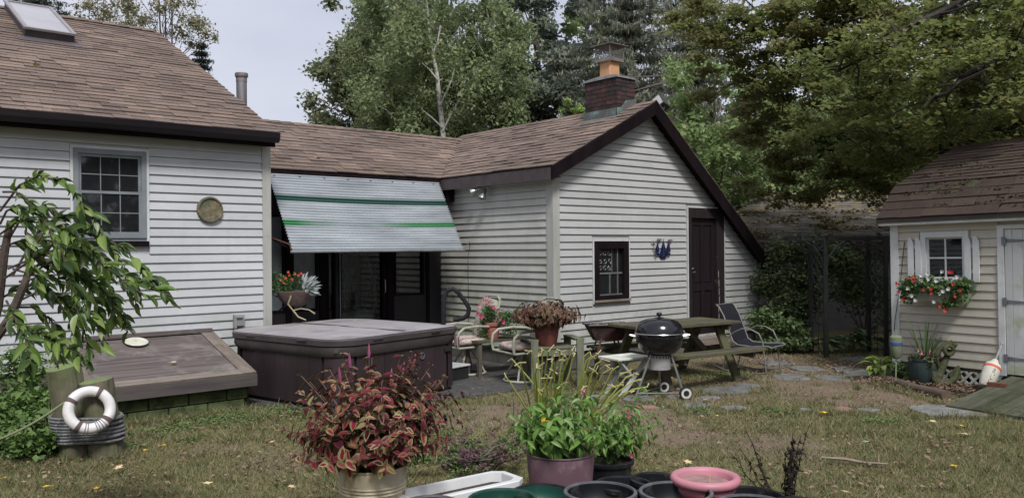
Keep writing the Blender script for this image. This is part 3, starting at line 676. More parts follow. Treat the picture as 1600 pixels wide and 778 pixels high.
mb = MB(); mb.tube([c+V((-.06, 0, -.12)), c+V((0, 0, .05))], .025, 8); mb.build('bracket', MT['black'], o, world=True)
# skylight
mb = MB(); nrm = V((0, -.431, .902)); vs_ = V((0, .902, .431)); O = V((2.27, 12.70, 4.585))
def skp(u, v, h): return O + V((1, 0, 0))*u + vs_*v + nrm*h
def skbox(mb, u0, u1, v0, v1, h0, h1): return mb.prism([skp(u0, v0, h0), skp(u1, v0, h0), skp(u1, v1, h0), skp(u0, v1, h0)], nrm*(h1-h0))
skbox(mb, 0, .60, 0, 1.62, 0, .12); sk = mb.build('skylight', M('bronze_curb', (.05, .04, .045), (.08, .065, .07), 5, .6), house, world=True)
mb = MB(); skbox(mb, -.02, .62, -.02, .03, .12, .15); skbox(mb, -.02, .62, 1.59, 1.64, .12, .15); skbox(mb, -.02, .03, .03, 1.59, .12, .149); skbox(mb, .57, .62, .03, 1.59, .12, .149); mb.build('frame', M('grey_skylight_frame', (.26, .25, .26), (.2, .19, .2), 5, .5), sk, world=True)
mb = MB(); skbox(mb, .03, .57, .03, 1.59, .122, .135); mb.build('pane', M('skylight_pane', (.36, .35, .37), (.30, .29, .31), 2, .22, spec=1.), sk, world=True)
mb = MB(); skbox(mb, -.10, .74, -.22, -.005, .014, .02); mb.build('flashing', M('dark_flashing', (.09, .075, .085)), sk, world=True)
# --- chimney
CH0 = V((9.28, 8.46, 0)); chx, chy = .42, .66
ch = MB(); ch.box((CH0.x+.012, CH0.y+.012, 3.3), (CH0.x+chx-.012, CH0.y+chy-.012, 4.24)); chim = ch.build('chimney', M('mortar', (.10, .085, .08), (.14, .12, .11), 20, .95, .5), house, world=True)
MT['brick'] = M('sooty_brick', (.055, .026, .026), (.095, .040, .036), 7, .9, .6, c3=(.028, .020, .022), s3=5, cov3=.48, vary=.35)
g = random.Random(6)
for r in range(14):
    z = 3.34+r*.066; off = .0 if r % 2 == 0 else .105
    for face in range(4):
        L = chy if face in (0, 2) else chx; u = -off
        while u < L-.01:
            a = max(u, 0)+.004; b = min(u+.21, L)-.004
            if b-a > .03:
                j = g.uniform(-.003, .003); mb = MB()
                if face == 0: mb.box((CH0.x-.0+j, CH0.y+a, z), (CH0.x+.02, CH0.y+b, z+.058))
                elif face == 1: mb.box((CH0.x+a, CH0.y+j, z), (CH0.x+b, CH0.y+.02, z+.058))
                elif face == 2: mb.box((CH0.x+chx-.02, CH0.y+a, z), (CH0.x+chx+j, CH0.y+b, z+.058))
                else: mb.box((CH0.x+a, CH0.y+chy-.02, z), (CH0.x+b, CH0.y+chy+j, z+.058))
                mb.build('brick', MT['brick'], chim, world=True)
            u += .21
cc = CH0+V((chx/2, chy/2, 0))
mb = MB(); z = 4.262; mb.add([V((CH0.x-.02, CH0.y-.02, z)), V((CH0.x+chx+.02, CH0.y-.02, z)), V((CH0.x+chx+.02, CH0.y+chy+.02, z)), V((CH0.x-.02, CH0.y+chy+.02, z)),
    V((CH0.x, CH0.y, z+.035)), V((CH0.x+chx, CH0.y, z+.035)), V((CH0.x+chx, CH0.y+chy, z+.035)), V((CH0.x, CH0.y+chy, z+.035)),
    cc+V((-.13, -.13, z+.08)), cc+V((.13, -.13, z+.08)), cc+V((.13, .13, z+.08)), cc+V((-.13, .13, z+.08))],
    [(3, 2, 1, 0), (0, 1, 5, 4), (1, 2, 6, 5), (2, 3, 7, 6), (3, 0, 4, 7), (4, 5, 9, 8), (5, 6, 10, 9), (6, 7, 11, 10), (7, 4, 8, 11), (8, 9, 10, 11)])
mb.build('chimney_crown', M('cement_crown', (.10, .095, .095), (.16, .15, .15), 9, .9, .5), chim, world=True)
mb = MB(); m = Matrix.Translation((cc.x, cc.y, 4.32)); mb.box((-.115, -.115, 0), (.115, .115, .27), m)
mb.build('flue_tile', M('clay_flue', (.52, .27, .14), (.60, .34, .19), 5, .85, .3, c3=(.35, .22, .15), s3=6, cov3=.62), chim, world=True, bevel=.02)
mb = MB(); z = 4.58
for sx in (-1, 1):
    for sy in (-1, 1): mb.cbox((cc.x+sx*.15, cc.y+sy*.15, z+.11), (.014, .014, .24))
for s_ in (-1, 1):
    mb.cbox((cc.x+s_*.15, cc.y, z), (.02, .31, .05)); mb.cbox((cc.x, cc.y+s_*.15, z+.001), (.28, .02, .05))
    for k in range(1, 9): mb.cbox((cc.x+s_*.15, cc.y-.15+k*.033, z+.11), (.004, .004, .22)); mb.cbox((cc.x-.15+k*.033, cc.y+s_*.15, z+.11), (.004, .004, .22))
    for k in range(1, 6): mb.cbox((cc.x+s_*.15, cc.y, z+.02+k*.035), (.004, .3, .004)); mb.cbox((cc.x, cc.y+s_*.15, z+.02+k*.035), (.3, .004, .004))
cap = mb.build('chimney_cap', M('dull_steel', (.20, .19, .18), (.30, .28, .26), 10, .55, metal=.5), chim, world=True)
mb = MB(); zt = z+.23; q = .21; mb.add([cc+V((-q, -q, zt)), cc+V((q, -q, zt)), cc+V((q, q, zt)), cc+V((-q, q, zt)), cc+V((0, 0, zt+.055)), cc+V((-q, -q, zt-.012)), cc+V((q, -q, zt-.012)), cc+V((q, q, zt-.012)), cc+V((-q, q, zt-.012))],
    [(0, 1, 4), (1, 2, 4), (2, 3, 4), (3, 0, 4), (5, 6, 1, 0), (6, 7, 2, 1), (7, 8, 3, 2), (8, 5, 0, 3), (8, 7, 6, 5)])
mb.build('cap_lid', M('cap_lid', (.13, .115, .105), (.22, .20, .18), 8, .6, metal=.3), chim, world=True)
MT['copper'] = M('green_copper', (.17, .27, .24), (.07, .085, .085), 7, .8, .3, c3=(.10, .10, .10), s3=5, cov3=.50)
mb = MB(); za = lambda a: 2.80+(a-7.58)*.505
mb.box((CH0.x-.02, CH0.y-.02, za(CH0.x)-.02), (CH0.x-.004, CH0.y+chy+.02, za(CH0.x)+.14))
mb.prism([(CH0.x-.02, CH0.y-.018, za(CH0.x)), (CH0.x+chx, CH0.y-.018, za(CH0.x+chx)), (CH0.x+chx, CH0.y-.018, za(CH0.x+chx)+.10), (CH0.x+.2, CH0.y-.018, za(CH0.x)+.27), (CH0.x+.1, CH0.y-.018, za(CH0.x)+.16), (CH0.x-.02, CH0.y-.018, za(CH0.x)+.14)], (0, .014, 0))
mb.prism([(CH0.x-.12, CH0.y-.08, za(CH0.x-.12)+.022), (CH0.x-.0, CH0.y-.08, za(CH0.x)+.022), (CH0.x, CH0.y+chy+.06, za(CH0.x)+.022), (CH0.x-.12, CH0.y+chy+.06, za(CH0.x-.12)+.022)], (0, 0, .006))
mb.build('flashing', MT['copper'], chim, world=True)
# stove pipe
mb = MB(); mb.lathe([(0, 3.2), (.082, 3.2), (.082, 4.42), (.086, 4.42), (.086, 4.50), (.10, 4.50), (.105, 4.53), (.10, 4.56), (.0, 4.57)], 18, Matrix.Translation((5.38, 13.0, 0)))
mb.build('stove_pipe', M('rusty_pipe', (.16, .15, .16), (.27, .26, .27), 5, .55, .2, metal=.5, stretch=(2, 2, .3), c3=(.2, .1, .06), s3=6, cov3=.62), house, world=True, smooth=True)
# --- awning: corrugated metal sheet with green stripes
aw_t = [V((4.72, 10.55, 2.735)), V((7.50, 10.55, 2.735))]; aw_b = [V((4.74, 9.88, 1.70)), V((7.46, 9.88, 1.70))]
m, t, b, o_ = newmat('striped_corrugated_metal')
b.inputs['Roughness'].default_value = .42; b.inputs['Metallic'].default_value = .35
at_ = t.nodes.new('ShaderNodeAttribute'); at_.attribute_name = 'edge'
base = nramp(t, nnoise(t, 2.2, 5, .6, (.5, 3, 3)), [(.3, (.56, .60, .63)), (.7, (.33, .36, .39))])
G1 = nramp(t, at_.outputs['Fac'], [(.278, 0.), (.284, 1.), (.352, 1.), (.358, 0.)])
G2 = nramp(t, at_.outputs['Fac'], [(.608, 0.), (.614, 1.), (.68, 1.), (.686, 0.)])
c_ = nmix(t, G1, base, (.035, .10, .085))
gq = t.nodes.new('ShaderNodeNewGeometry'); sx_ = t.nodes.new('ShaderNodeSeparateXYZ'); t.links.new(gq.outputs['Position'], sx_.inputs[0]); dv = t.nodes.new('ShaderNodeMath'); dv.operation = 'MULTIPLY_ADD'; dv.inputs[1].default_value = .36; dv.inputs[2].default_value = -1.7; t.links.new(sx_.outputs[0], dv.inputs[0])
wear = nramp(t, dv.outputs[0], [(.06, 1.), (.16, .35), (.3, .06), (.5, .12), (.72, .85), (1., .95)])
mu = nmix(t, 1., G2, wear, 'MULTIPLY'); c_ = nmix(t, mu, c_, (.05, .26, .10))
t.links.new(c_, b.inputs['Base Color']); nbump(t, b, nnoise(t, 5, 5, .6), .15, .01); MT['awning'] = m
nr = 28*6; vs = []; at2 = []
cols = 9
for i in range(nr+1):
    tt = i/nr; 
    for j in range(cols):
        s_ = j/(cols-1); top = aw_t[0].lerp(aw_t[1], s_); bot = aw_b[0].lerp(aw_b[1], s_); p = top.lerp(bot, tt)
        p += V((0, -.84, .54))*(.015*math.sin(i*2*PI/6)) + V((0, 0, -.02*math.sin(PI*tt)*math.sin(PI*s_*1.0)))
        vs.append(tuple(p)); at2.append(tt)
k = len(vs); vs2 = [(x, y+.003, z-.003) for x, y, z in vs]
fs = []
for i in range(nr):
    for j in range(cols-1):
        a = i*cols+j; q = (a, a+1, a+1+cols, a+cols); fs.append(q); fs.append(tuple(x+k for x in q[::-1]))
me = npmesh('awning', np.array(vs+vs2), np.array(fs), MT['awning'], np.array(at2*2), True)
aw = addobj('awning', me, house, ID4); aw['label'] = 'silver corrugated awning with two green stripes'
mb = MB(); mb.tube([aw_b[0]+V((-.03, 0, -.012)), aw_b[1]+V((.03, 0, -.012))], .016, 8); mb.build('edge_bar', MT['metal'], aw, world=True)
MT['rust'] = M('rusty_iron', (.13, .05, .035), (.07, .035, .03), 12, .85, .4)
mb = MB()
mb.bar(aw_t[0]+V((.05, .06, -.03)), aw_b[0]+V((.02, .05, 0)), .035, .05); mb.bar(aw_t[1]+V((-.03, .06, -.03)), aw_b[1]+V((-.01, .05, 0)), .03, .04)
mb.bar(aw_b[0]+V((.02, .05, 0)), V((4.76, 10.82, 1.95)), .02, .02); mb.bar(aw_b[1]+V((.0, .05, 0)), V((7.47, 10.82, 1.95)), .02, .02)
mb.build('bracket', MT['dark'], aw, world=True)
mb = MB(); mb.tube([V((4.64, 10.75, 1.92)), V((4.68, 10.3, 1.86)), V((4.74, 9.95, 1.78)), V((4.75, 9.90, 1.66))], .012, 6); mb.build('hook_rod', MT['rust'], aw, world=True)
mb = MB(); mb.tube([V((7.46, 9.86, 1.70)), V((7.56, 9.86, 1.82)), V((7.60, 9.9, 1.76)), V((7.56, 9.9, 1.60)), V((7.56, 9.9, .6))], .005, 5); mb.build('cord', MT['black'], aw, world=True)
mb = MB()
for k in range(8): mb.cbox((4.8+k*.37, 10.535, 2.70), (.02, .012, .02))
mb.build('screw', MT['dark'], aw, world=True)

# egg chair behind the door glass
ec = thing('hanging_chair', 'round wicker hanging chair dimly seen behind the dark glass door', 'hanging chair', (6.40, 11.36, .30))
mb = MB(); MT['wicker'] = M('wicker', (.75, .68, .58), (.55, .48, .4), 30, .8, .6)
for k in range(15):
    a = PI*(k/14); pts = []
    for i in range(13):
        b_ = -PI/2+PI*i/12*1.25; r = .42*math.cos(b_*.8) if b_ < 0 else .42*math.cos(b_*.72)
        pts.append((math.cos(a)*r, math.sin(a)*r*.9, .62+math.sin(b_)*(.38 if b_ < 0 else .75)))
    mb.tube(pts, .012, 4)
for i in range(10):
    z = .28+i*.12; r = .42*math.sqrt(max(.05, 1-((z-.62)/(.4 if z < .62 else .85))**2)); mb.tube([(math.cos(PI*k/14)*r, math.sin(PI*k/14)*r*.9, z) for k in range(15)], .009, 4)
mb.tube([(math.cos(a)*.43, -.02, .62+math.sin(a)*(.40 if math.sin(a) < 0 else .82)) for a in [2*PI*k/32 for k in range(32)]], .03, 6, closed=True)
mb.build('basket', MT['wicker'], ec)
mb = MB(); mb.lathe([(.05, .24), (.25, .30), (.38, .44), (.43, .62), (.42, .80), (.36, 1.05), (.22, 1.28), (.05, 1.38)], 24); bs_ = mb.mesh('shell', M('wicker_shell', (.30, .26, .22), (.2, .17, .14), 30, .9)); bm = bmesh.new(); bm.from_mesh(bs_); bmesh.ops.delete(bm, geom=[f for f in bm.faces if f.calc_center_median().y < -.02], context='FACES'); bm.to_mesh(bs_); bm.free(); addobj('shell', bs_, ec)
mb = MB(); mb.lathe([(0, .25), (.25, .27), (.36, .34), (.37, .42), (.3, .47), (0, .48)], 20); mb.build('cushion', M('cushion', (.75, .68, .6), (.6, .55, .48), 6, .9), ec, smooth=True)
# ================================================================== GROUND
def struct(o): o['kind'] = 'structure'; return o
def g2(px, py): p = gp(px, py); return (p.x, p.y)
BARE = [(g2(780, 650), .55, .9), (g2(860, 640), .5, .8), (g2(720, 660), .4, .6), (g2(1180, 600), .8, .8), (g2(1270, 600), 1.0, .9), (g2(1330, 620), .8, .7), (g2(1000, 640), .6, .7),
        (g2(1090, 600), 1.2, .55), (g2(1230, 700), .5, .6), (g2(440, 720), .35, .5), (g2(1150, 560), 1.3, .7), (g2(1060, 680), .4, .6), (g2(1010, 660), .5, .7), (g2(1340, 580), .9, .9), (g2(1420, 620), .35, .8), (g2(560, 640), .4, .4), (g2(330, 700), .3, .35)]
GREEN = [(g2(1500, 700), .9, .9), (g2(1580, 680), .6, .8), (g2(1210, 645), .35, .6), (g2(1400, 660), .5, .5), (g2(330, 665), .6, .8), (g2(230, 690), .4, .6), (g2(1060, 590), .5, .7), (g2(1560, 740), .5, .8), (g2(1290, 765), .35, .6), (g2(40, 720), .4, .5), (g2(100, 745), .5, .3)]
def blob(P, L):
    r = np.zeros(len(P))
    for (c, rr, wt) in L: r = np.maximum(r, wt*np.exp(-((P[:, 0]-c[0])**2+(P[:, 1]-c[1])**2)/(rr*rr)))
    return r
def hgt(P): return .014*smooth_noise(P, 1.1)+.006*smooth_noise(P, 4.3)
STEP = .12; xs = np.arange(-3, 15, STEP); ys = np.arange(-1, 13, STEP)
gx, gy = np.meshgrid(xs, ys, indexing='ij'); P = np.stack([gx.ravel(), gy.ravel()], 1)
edge = np.minimum(np.minimum(P[:, 0]+3, 14.9-P[:, 0]), np.minimum(P[:, 1]+1, 12.9-P[:, 1])).clip(0, 1)
z = hgt(P)*edge; nv = [np.column_stack([P, z])]; nx_, ny_ = len(xs), len(ys)
I = np.arange(nx_*ny_).reshape(nx_, ny_); Fq = np.stack([I[:-1, :-1], I[1:, :-1], I[1:, 1:], I[:-1, 1:]], -1).reshape(-1, 4)
x0, x1, y0, y1 = xs[0], xs[-1], ys[0], ys[-1]; B = 900
o8 = np.array([[-B, -B], [x0, -B], [x1, -B], [B, -B], [-B, y0], [x0, y0], [x1, y0], [B, y0], [-B, y1], [x0, y1], [x1, y1], [B, y1], [-B, B], [x0, B], [x1, B], [B, B]], float)
k = len(P); OF = []
for j in range(3):
    for i in range(3):
        if i == 1 and j == 1: continue
        a = k+j*4+i; OF.append((a, a+1, a+5, a+4))
allv = np.vstack([nv[0], np.column_stack([o8, np.zeros(16)])]); allf = np.vstack([Fq, np.array(OF)])
P2 = allv[:, :2]; br = blob(P2, BARE)-blob(P2, GREEN)*.7
m, t, b, o_ = newmat('lawn_soil'); b.inputs['Roughness'].default_value = .95; b.inputs['Specular IOR Level'].default_value = .2
aa = t.nodes.new('ShaderNodeAttribute'); aa.attribute_name = 'edge'
n1 = nnoise(t, 2.2, 8, .72); n2 = nnoise(t, 28, 6, .75); n4 = nnoise(t, 110, 4, .7)
grs = nramp(t, n2, [(.32, (.105, .108, .045)), (.5, (.165, .150, .070)), (.68, (.25, .21, .12))])
soil = nramp(t, n2, [(.3, (.105, .076, .055)), (.5, (.19, .143, .105)), (.7, (.29, .225, .17))])
ad = t.nodes.new('ShaderNodeMath'); ad.operation = 'ADD'; t.links.new(n1, ad.inputs[0]); t.links.new(aa.outputs['Fac'], ad.inputs[1])
col = nmix(t, nramp(t, ad.outputs[0], [(.50, 0.), (.82, 1.)]), grs, soil)
col = nmix(t, nramp(t, nnoise(t, 5.5, 5, .6), [(.54, 0.), (.68, .8)]), col, (.10, .125, .035)); col = nmix(t, 1., col, nramp(t, nnoise(t, .9, 4, .6), [(.32, .78), (.68, 1.25)]), 'MULTIPLY')
col = nmix(t, 1., col, nramp(t, n4, [(.3, .55), (.7, 1.35)]), 'MULTIPLY')
t.links.new(col, b.inputs['Base Color']); nbump(t, b, n4, .9, .012)
MT['lawn'] = m
go = addobj('ground', npmesh('ground', allv, allf, m, br)); struct(go)

def polymesh(name, pts, z0, z1, mt, parent=None, jit=0, kind=None):
    mb = MB(); mb.prism([(x, y, z0) for x, y in pts], (0, 0, z1-z0)); o = mb.build(name, mt, parent, world=parent is not None); 
    if kind: o['kind'] = kind
    return o
MT['asphalt'] = M('old_asphalt', (.040, .040, .040), (.075, .072, .070), 9, .8, .6, bscale=70, c3=(.13, .12, .105), s3=7, cov3=.63, lo=.3, hi=.7)
PATIO = [(4.30, 7.30), (5.5, 7.62), (6.0, 7.52), (6.7, 7.50), (7.2, 7.62), (7.55, 7.95), (7.76, 8.35), (7.76, 10.84), (4.46, 10.84), (3.9, 9.93), (3.6, 9.2)]
struct(polymesh('patio', PATIO, -.05, .03, MT['asphalt']))
# --- stepping stones
STONES = []
path = bpy.data.objects.new('path', None); COL.objects.link(path); path.location = V((*g2(1200, 620), 0)); path['kind'] = 'structure'; WM[path.name] = Matrix.Translation(path.location)
MT['stone'] = M('bluestone', (.13, .135, .14), (.20, .205, .205), 7, .95, .5, spec=.2, c3=(.12, .105, .08), s3=5, cov3=.58, vary=.15)
MT['redstone'] = M('red_paver', (.22, .12, .10), (.28, .17, .14), 9, .9, .4, c3=(.2, .16, .12), s3=6, cov3=.6)
g = random.Random(21)
for px, py, wpx, asp, red in ((1140, 611, 100, .55, 0), (1090, 633, 60, .5, 0), (1146, 638, 52, .45, 0), (1000, 624, 62, .5, 0), (1012, 637, 40, .45, 1), (1082, 636, 36, .5, 0), (1257, 641, 22, .6, 0),
                          (1318, 640, 34, .6, 1), (1357, 641, 40, .45, 0), (1487, 643, 150, .42, 0), (1235, 590, 60, .8, 0), (1300, 591, 55, .8, 0), (1172, 603, 50, .6, 0), (1330, 578, 70, .7, 0), (1262, 577, 60, .8, 0), (1210, 566, 60, .9, 0), (1345, 563, 60, .9, 0), (1060, 622, 46, .5, 0), (1110, 623, 38, .5, 0), (930, 622, 50, .5, 0), (935, 636, 45, .5, 0)):
    c = gp(px, py); dep = (c-CP).dot(FW); ww = wpx/FPX*dep/2*.88; n = 11; pts = []
    for i in range(n):
        a = 2*PI*i/n; r = g.uniform(.70, 1.12); sx = ww*r*math.copysign(abs(math.cos(a))**.7, math.cos(a)); sy = ww*asp*1.6*r*math.copysign(abs(math.sin(a))**.7, math.sin(a))
        q = c+RT*sx+FW*sy; pts.append((q.x, q.y))
    h = .012+g.uniform(0, .012); STONES.append(pts); mb = MB(); mb.prism([(x, y, -.03) for x, y in pts], (0, 0, .03+h)); mb.build('stone', MT['redstone' if red else 'stone'], path, world=True, bevel=.006)

# --- grass blades
def inpoly(P, poly):
    r = np.zeros(len(P), bool); n = len(poly)
    for i in range(n):
        x1_, y1_ = poly[i]; x2_, y2_ = poly[(i+1) % n]
        c = ((y1_ > P[:, 1]) != (y2_ > P[:, 1])) & (P[:, 0] < (x2_-x1_)*(P[:, 1]-y1_)/((y2_-y1_) or 1e-9)+x1_); r ^= c
    return r
gr_ = np.random.default_rng(3); NB = 460000
fw = 4.3+9.4*gr_.random(NB)**1.05; rr = (gr_.random(NB)*2-1)*.66*fw
P = np.column_stack([RT.x*rr+FW.x*fw, RT.y*rr+FW.y*fw])
keep = gr_.random(NB) < np.where(fw < 7, 1, np.maximum(.35, 7/fw*.9))
bare = blob(P, BARE)-blob(P, GREEN)*.8 + .45*smooth_noise(P, 1.6)+.25*smooth_noise(P, 5.1)
keep &= gr_.random(NB) > (bare*1.25).clip(0, .93)
keep &= ~inpoly(P, PATIO); keep &= ~((P[:, 0] > 7.6) & (P[:, 0] < 12.8) & (P[:, 1] > 8.1)) & ~((P[:, 0] < 4.5) & (P[:, 1] > 9.8)) & ~((P[:, 0] > 1.95) & (P[:, 0] < 3.72) & (P[:, 1] > 8.72))
keep &= ~((P[:, 0] > 10.55) & (P[:, 1] < 5.6) & (P[:, 1] < 5.0+0*(P[:, 0]))) | (fw < 8.4)
for sp_ in STONES: keep &= ~inpoly(P, [(x*.97+sum(q[0] for q in sp_)/len(sp_)*.03, y*.97+sum(q[1] for q in sp_)/len(sp_)*.03) for x, y in sp_]) | (gr_.random(NB) < .03)
P = P[keep]; fw = fw[keep]; ext = []
for (xa, ya, xb, yb, cnt, sp) in ((190, 668, 402, 640, 1500, .05), (402, 640, 640, 655, 500, .08), (90, 716, 200, 712, 1500, .07), (640, 655, 725, 625, 300, .05), (725, 622, 840, 603, 500, .05), (1368, 600, 1480, 634, 700, .06), (1480, 640, 1600, 652, 900, .06), (1085, 620, 1190, 612, 500, .10), (1410, 650, 1560, 652, 700, .06),
                              (985, 630, 1160, 645, 700, .10), (1240, 646, 1370, 648, 500, .06), (520, 770, 640, 760, 600, .15), (1100, 770, 1300, 770, 500, .2), (1120, 595, 1340, 585, 500, .25), (820, 605, 930, 600, 600, .10)):
    A0 = gp(xa, ya); B0_ = gp(xb, yb); tt = gr_.random(cnt)[:, None]; ext.append(np.array([[A0.x, A0.y]])*(1-tt)+np.array([[B0_.x, B0_.y]])*tt+gr_.normal(size=(cnt, 2))*sp)
for _ in range(260):
    fq = 4.9+6.2*gr_.random()**1.2; rq = (gr_.random()*2-1)*.62*fq; ce = np.array([[RT.x*rq+FW.x*fq, RT.y*rq+FW.y*fq]])
    if (2.0 < ce[0, 0] < 3.9 and ce[0, 1] > 8.6) or ce[0, 1] > 8 and ce[0, 0] > 7.5 or (ce[0, 0] > 10.4 and ce[0, 1] < 5.2) or (ce[0, 0] < 4.5 and ce[0, 1] > 9.7): continue
    ext.append(ce+gr_.normal(size=(34, 2))*gr_.uniform(.015, .05))
ext = np.vstack(ext); ext = ext[~inpoly(ext, PATIO)]
for sp_ in STONES: ext = ext[~inpoly(ext, sp_)]
ne = len(ext); P = np.vstack([P, ext]); fw = np.concatenate([fw, ext[:, 0]*FW.x+ext[:, 1]*FW.y]); n = len(P); gm = blob(P, GREEN); gm[-ne:] = 1.6
hh = (.014+.026*gr_.random(n)**1.5)*(1+.7*gm); wd = (.0016+.00030*fw)*(1+.5*gr_.random(n)); th = gr_.random(n)*2*PI; hh *= 1+1.1*np.clip(smooth_noise(P, 3.3)+.6*smooth_noise(P, 9.1), 0, 1); lean = gr_.random(n)*1.3*hh*1.2
zz = hgt(P)-.004; tx = np.cos(th); ty = np.sin(th); ph = gr_.random(n)*2*PI
v0 = np.column_stack([P[:, 0]-tx*wd, P[:, 1]-ty*wd, zz]); v1 = np.column_stack([P[:, 0]+tx*wd, P[:, 1]+ty*wd, zz]); v2 = np.column_stack([P[:, 0]+np.cos(ph)*lean, P[:, 1]+np.sin(ph)*lean, zz+hh])
vv = np.stack([v0, v1, v2], 1).reshape(-1, 3); ff = np.arange(3*n).reshape(-1, 3)
o = addobj('grass', npmesh('grass', vv, ff, MT['grass'])); o['kind'] = 'stuff'; tag(o, 'short patchy grass, green and straw coloured, over brown soil', 'grass')
# small litter on the ground
MT['litter'] = leafmat('dry_litter', [(0, (.12, .07, .045)), (.4, (.20, .13, .085)), (.7, (.30, .22, .15)), (1, (.09, .05, .035))], .85, .1)
cl = []
for k in range(260):
    px = gr_.uniform(0, 1590); py = 560+gr_.random()**1.3*215; q = gp(px, py)
    cl.append(((q.x, q.y, .03), (.35, .35, .012)))
for px, py, r in ((1430, 600, .45), (1470, 610, .4), (1510, 605, .4), (1330, 575, .7), (1380, 600, .4), (1200, 565, .6), (370, 603, .0)):
    q = gp(px, py)
    if r: cl += [((q.x, q.y, .035), (r, r, .02))]*7
o = cloud('leaf_litter', MT['litter'], None, cl, 6500, .035, flat=1.4, seed=8); tag(o, 'brown dry leaf litter scattered over lawn and path', 'leaf litter')
# clover and low weeds by the cellar hatch
MT['clover'] = leafmat('clover', [(0, (.10, .16, .05)), (.5, (.16, .22, .08)), (1, (.07, .12, .035))], .6, .2)
cl = [((*g2(px, py), .03), (r, r, .02)) for px, py, r in ((230, 680, .3), (280, 670, .35), (340, 662, .4), (400, 650, .35), (450, 640, .35), (300, 690, .15), (210, 700, .15), (480, 650, .3), (360, 655, .3), (700, 700, .3), (690, 680, .3), (1090, 645, .2), (1380, 660, .25), (1210, 645, .2), (1400, 600, .3), (1130, 590, .4))]
o = cloud('clover', MT['clover'], None, cl, 5200, .022, flat=1.2, seed=4, aspect=.9); tag(o, 'pale green clover spreading in the grass', 'clover')

# --- fallen leaves one can pick out
def mapleleaf(name, mt, L, pos, rz, label, group, curl=.3):
    mb = MB(); n = 10; pts = []; g = random.Random(int(pos[0]*1000))
    for i in range(n):
        a = 2*PI*i/n; r = (1 if i % 2 == 0 else .45)*g.uniform(.8, 1.1)*L/2; pts.append(V((math.cos(a)*r, math.sin(a)*r*.85, abs(math.cos(a))*curl*L*.3*g.random()+.004)))
    mb.add(pts+[V((0, 0, .0))], [(i, (i+1) % n, n) for i in range(n)]); mb.bar((-L*.7, 0, .004), (0, 0, .003), .003, .002)
    o = mb.build(name, mt); o.location = pos; o.rotation_euler = (random.uniform(-.15, .15), random.uniform(-.15, .15), rz); tag(o, label, 'leaf', group); return o
YL = M('yellow_leaf', (.72, .50, .04), (.62, .38, .03), 18, .7); PL_ = M('pale_leaf', (.62, .50, .30), (.5, .38, .2), 18, .8); BL = M('brown_leaf', (.30, .19, .12), (.4, .28, .18), 18, .85)
fall = [(256, 697, .06, YL, 'yellow leaf in the grass just right of the pilings'), (226, 705, .06, YL, 'yellow leaf lying left of another one below the hatch'), (72, 762, .075, YL, 'bright yellow leaf near the bottom left corner of the lawn'),
        (150, 765, .07, YL, 'yellow leaf on the lawn below the pilings'), (38, 755, .05, BL, 'orange brown leaf near the left edge of the lawn'), (8, 748, .06, YL, 'yellow leaf cut by the left edge of the picture'),
        (426, 692, .08, PL_, 'cream leaf lying left of the coleus pot'), (436, 674, .06, BL, 'tan leaf near the front of the hot tub'), (185, 733, .11, PL_, 'pale crumpled leaf below the pilings'), (327, 757, .09, PL_, 'pale curled leaf in the grass at the bottom left'),
        (333, 745, .05, BL, 'small orange leaf standing on its edge in the left lawn'), (456, 762, .07, PL_, 'pale yellow leaf standing beside the yellow pot'), (1286, 646, .10, YL, 'large yellow leaf beside the small stepping stones'), (1503, 667, .12, YL, 'large yellow leaf lying before the shed ramp'),
        (1508, 680, .13, PL_, 'cream maple leaf in front of the yellow one by the ramp'), (1490, 730, .09, YL, 'yellow leaf half sunk in the grass at the lower right'), (1102, 626, .10, BL, 'tan leaf on a stepping stone by the grill wheel'), (1095, 652, .07, PL_, 'pale leaf between the grill and the vine pot'),
        (1075, 724, .09, PL_, 'pale dry leaf just behind the pink bowl'), (1456, 660, .11, PL_, 'grey white curled leaf in front of the long stepping stone'), (1353, 692, .08, M('pale_green_leaf', (.3, .4, .28)), 'pale green leaf in the middle of the right lawn'), (1320, 770, .06, PL_, 'pinkish scrap near the bottom edge right of the pots'),
        (1120, 651, .06, YL, 'small yellow leaf in front of the grey stepping stones')]
for i, (px, py, L, mt, lab) in enumerate(fall):
    q = gp(px, py, .035); mapleleaf('fallen_leaf', mt, L, (q.x, q.y, .045), i*1.3, lab, 'fallen leaves on the lawn')
mb = MB(); q = gp(1330, 720, .04); d = (RT*.8-FW*.5).normalized()
mb.tube([q-d*.22, q-d*.05+UP*.01, q+d*.1, q+d*.26+UP*.012], [.01, .013, .011, .006], 6); mb.tube([q+d*.12, q+d*.2+FW*.07], [.008, .003], 5)
tag(mb.build('twig', M('grey_twig', (.2, .15, .12), (.3, .24, .2), 20, .9)), 'broken grey brown stick lying in the right lawn', 'stick')

# ================================================================== HOT TUB
tub = thing('hot_tub', 'square dark brown hot tub under a grey padded cover', 'hot tub', (4.90, 8.80, .03), rad(12))
MT['tubpanel'] = M('tub_panel', (.026, .018, .021), (.040, .028, .032), 3, .5, .08, stretch=(1, 1, .2), spec=.4)
MT['vinyl'] = M('dark_vinyl_skirt', (.045, .036, .040), (.075, .062, .066), 3, .45, .35, bscale=7)
MT['vinyltop'] = M('grey_vinyl_top', (.27, .255, .265), (.34, .325, .335), 2.5, .55, .12, bscale=14, c3=(.19, .175, .18), s3=1.8, cov3=.6)  # cover top is paler than its skirt
def rsq(h, r, n=7, z=0, wob=0):
    pts = []
    for qd in range(4):
        a0 = qd*PI/2; c = V(((h-r)*(1 if qd in (0, 3) else -1), (h-r)*(1 if qd in (0, 1) else -1), z))
        for i in range(n): a = a0+PI/2*i/(n-1); pts.append(c+V((math.cos(a)*r, math.sin(a)*r, 0)))
    return pts
HT = .97
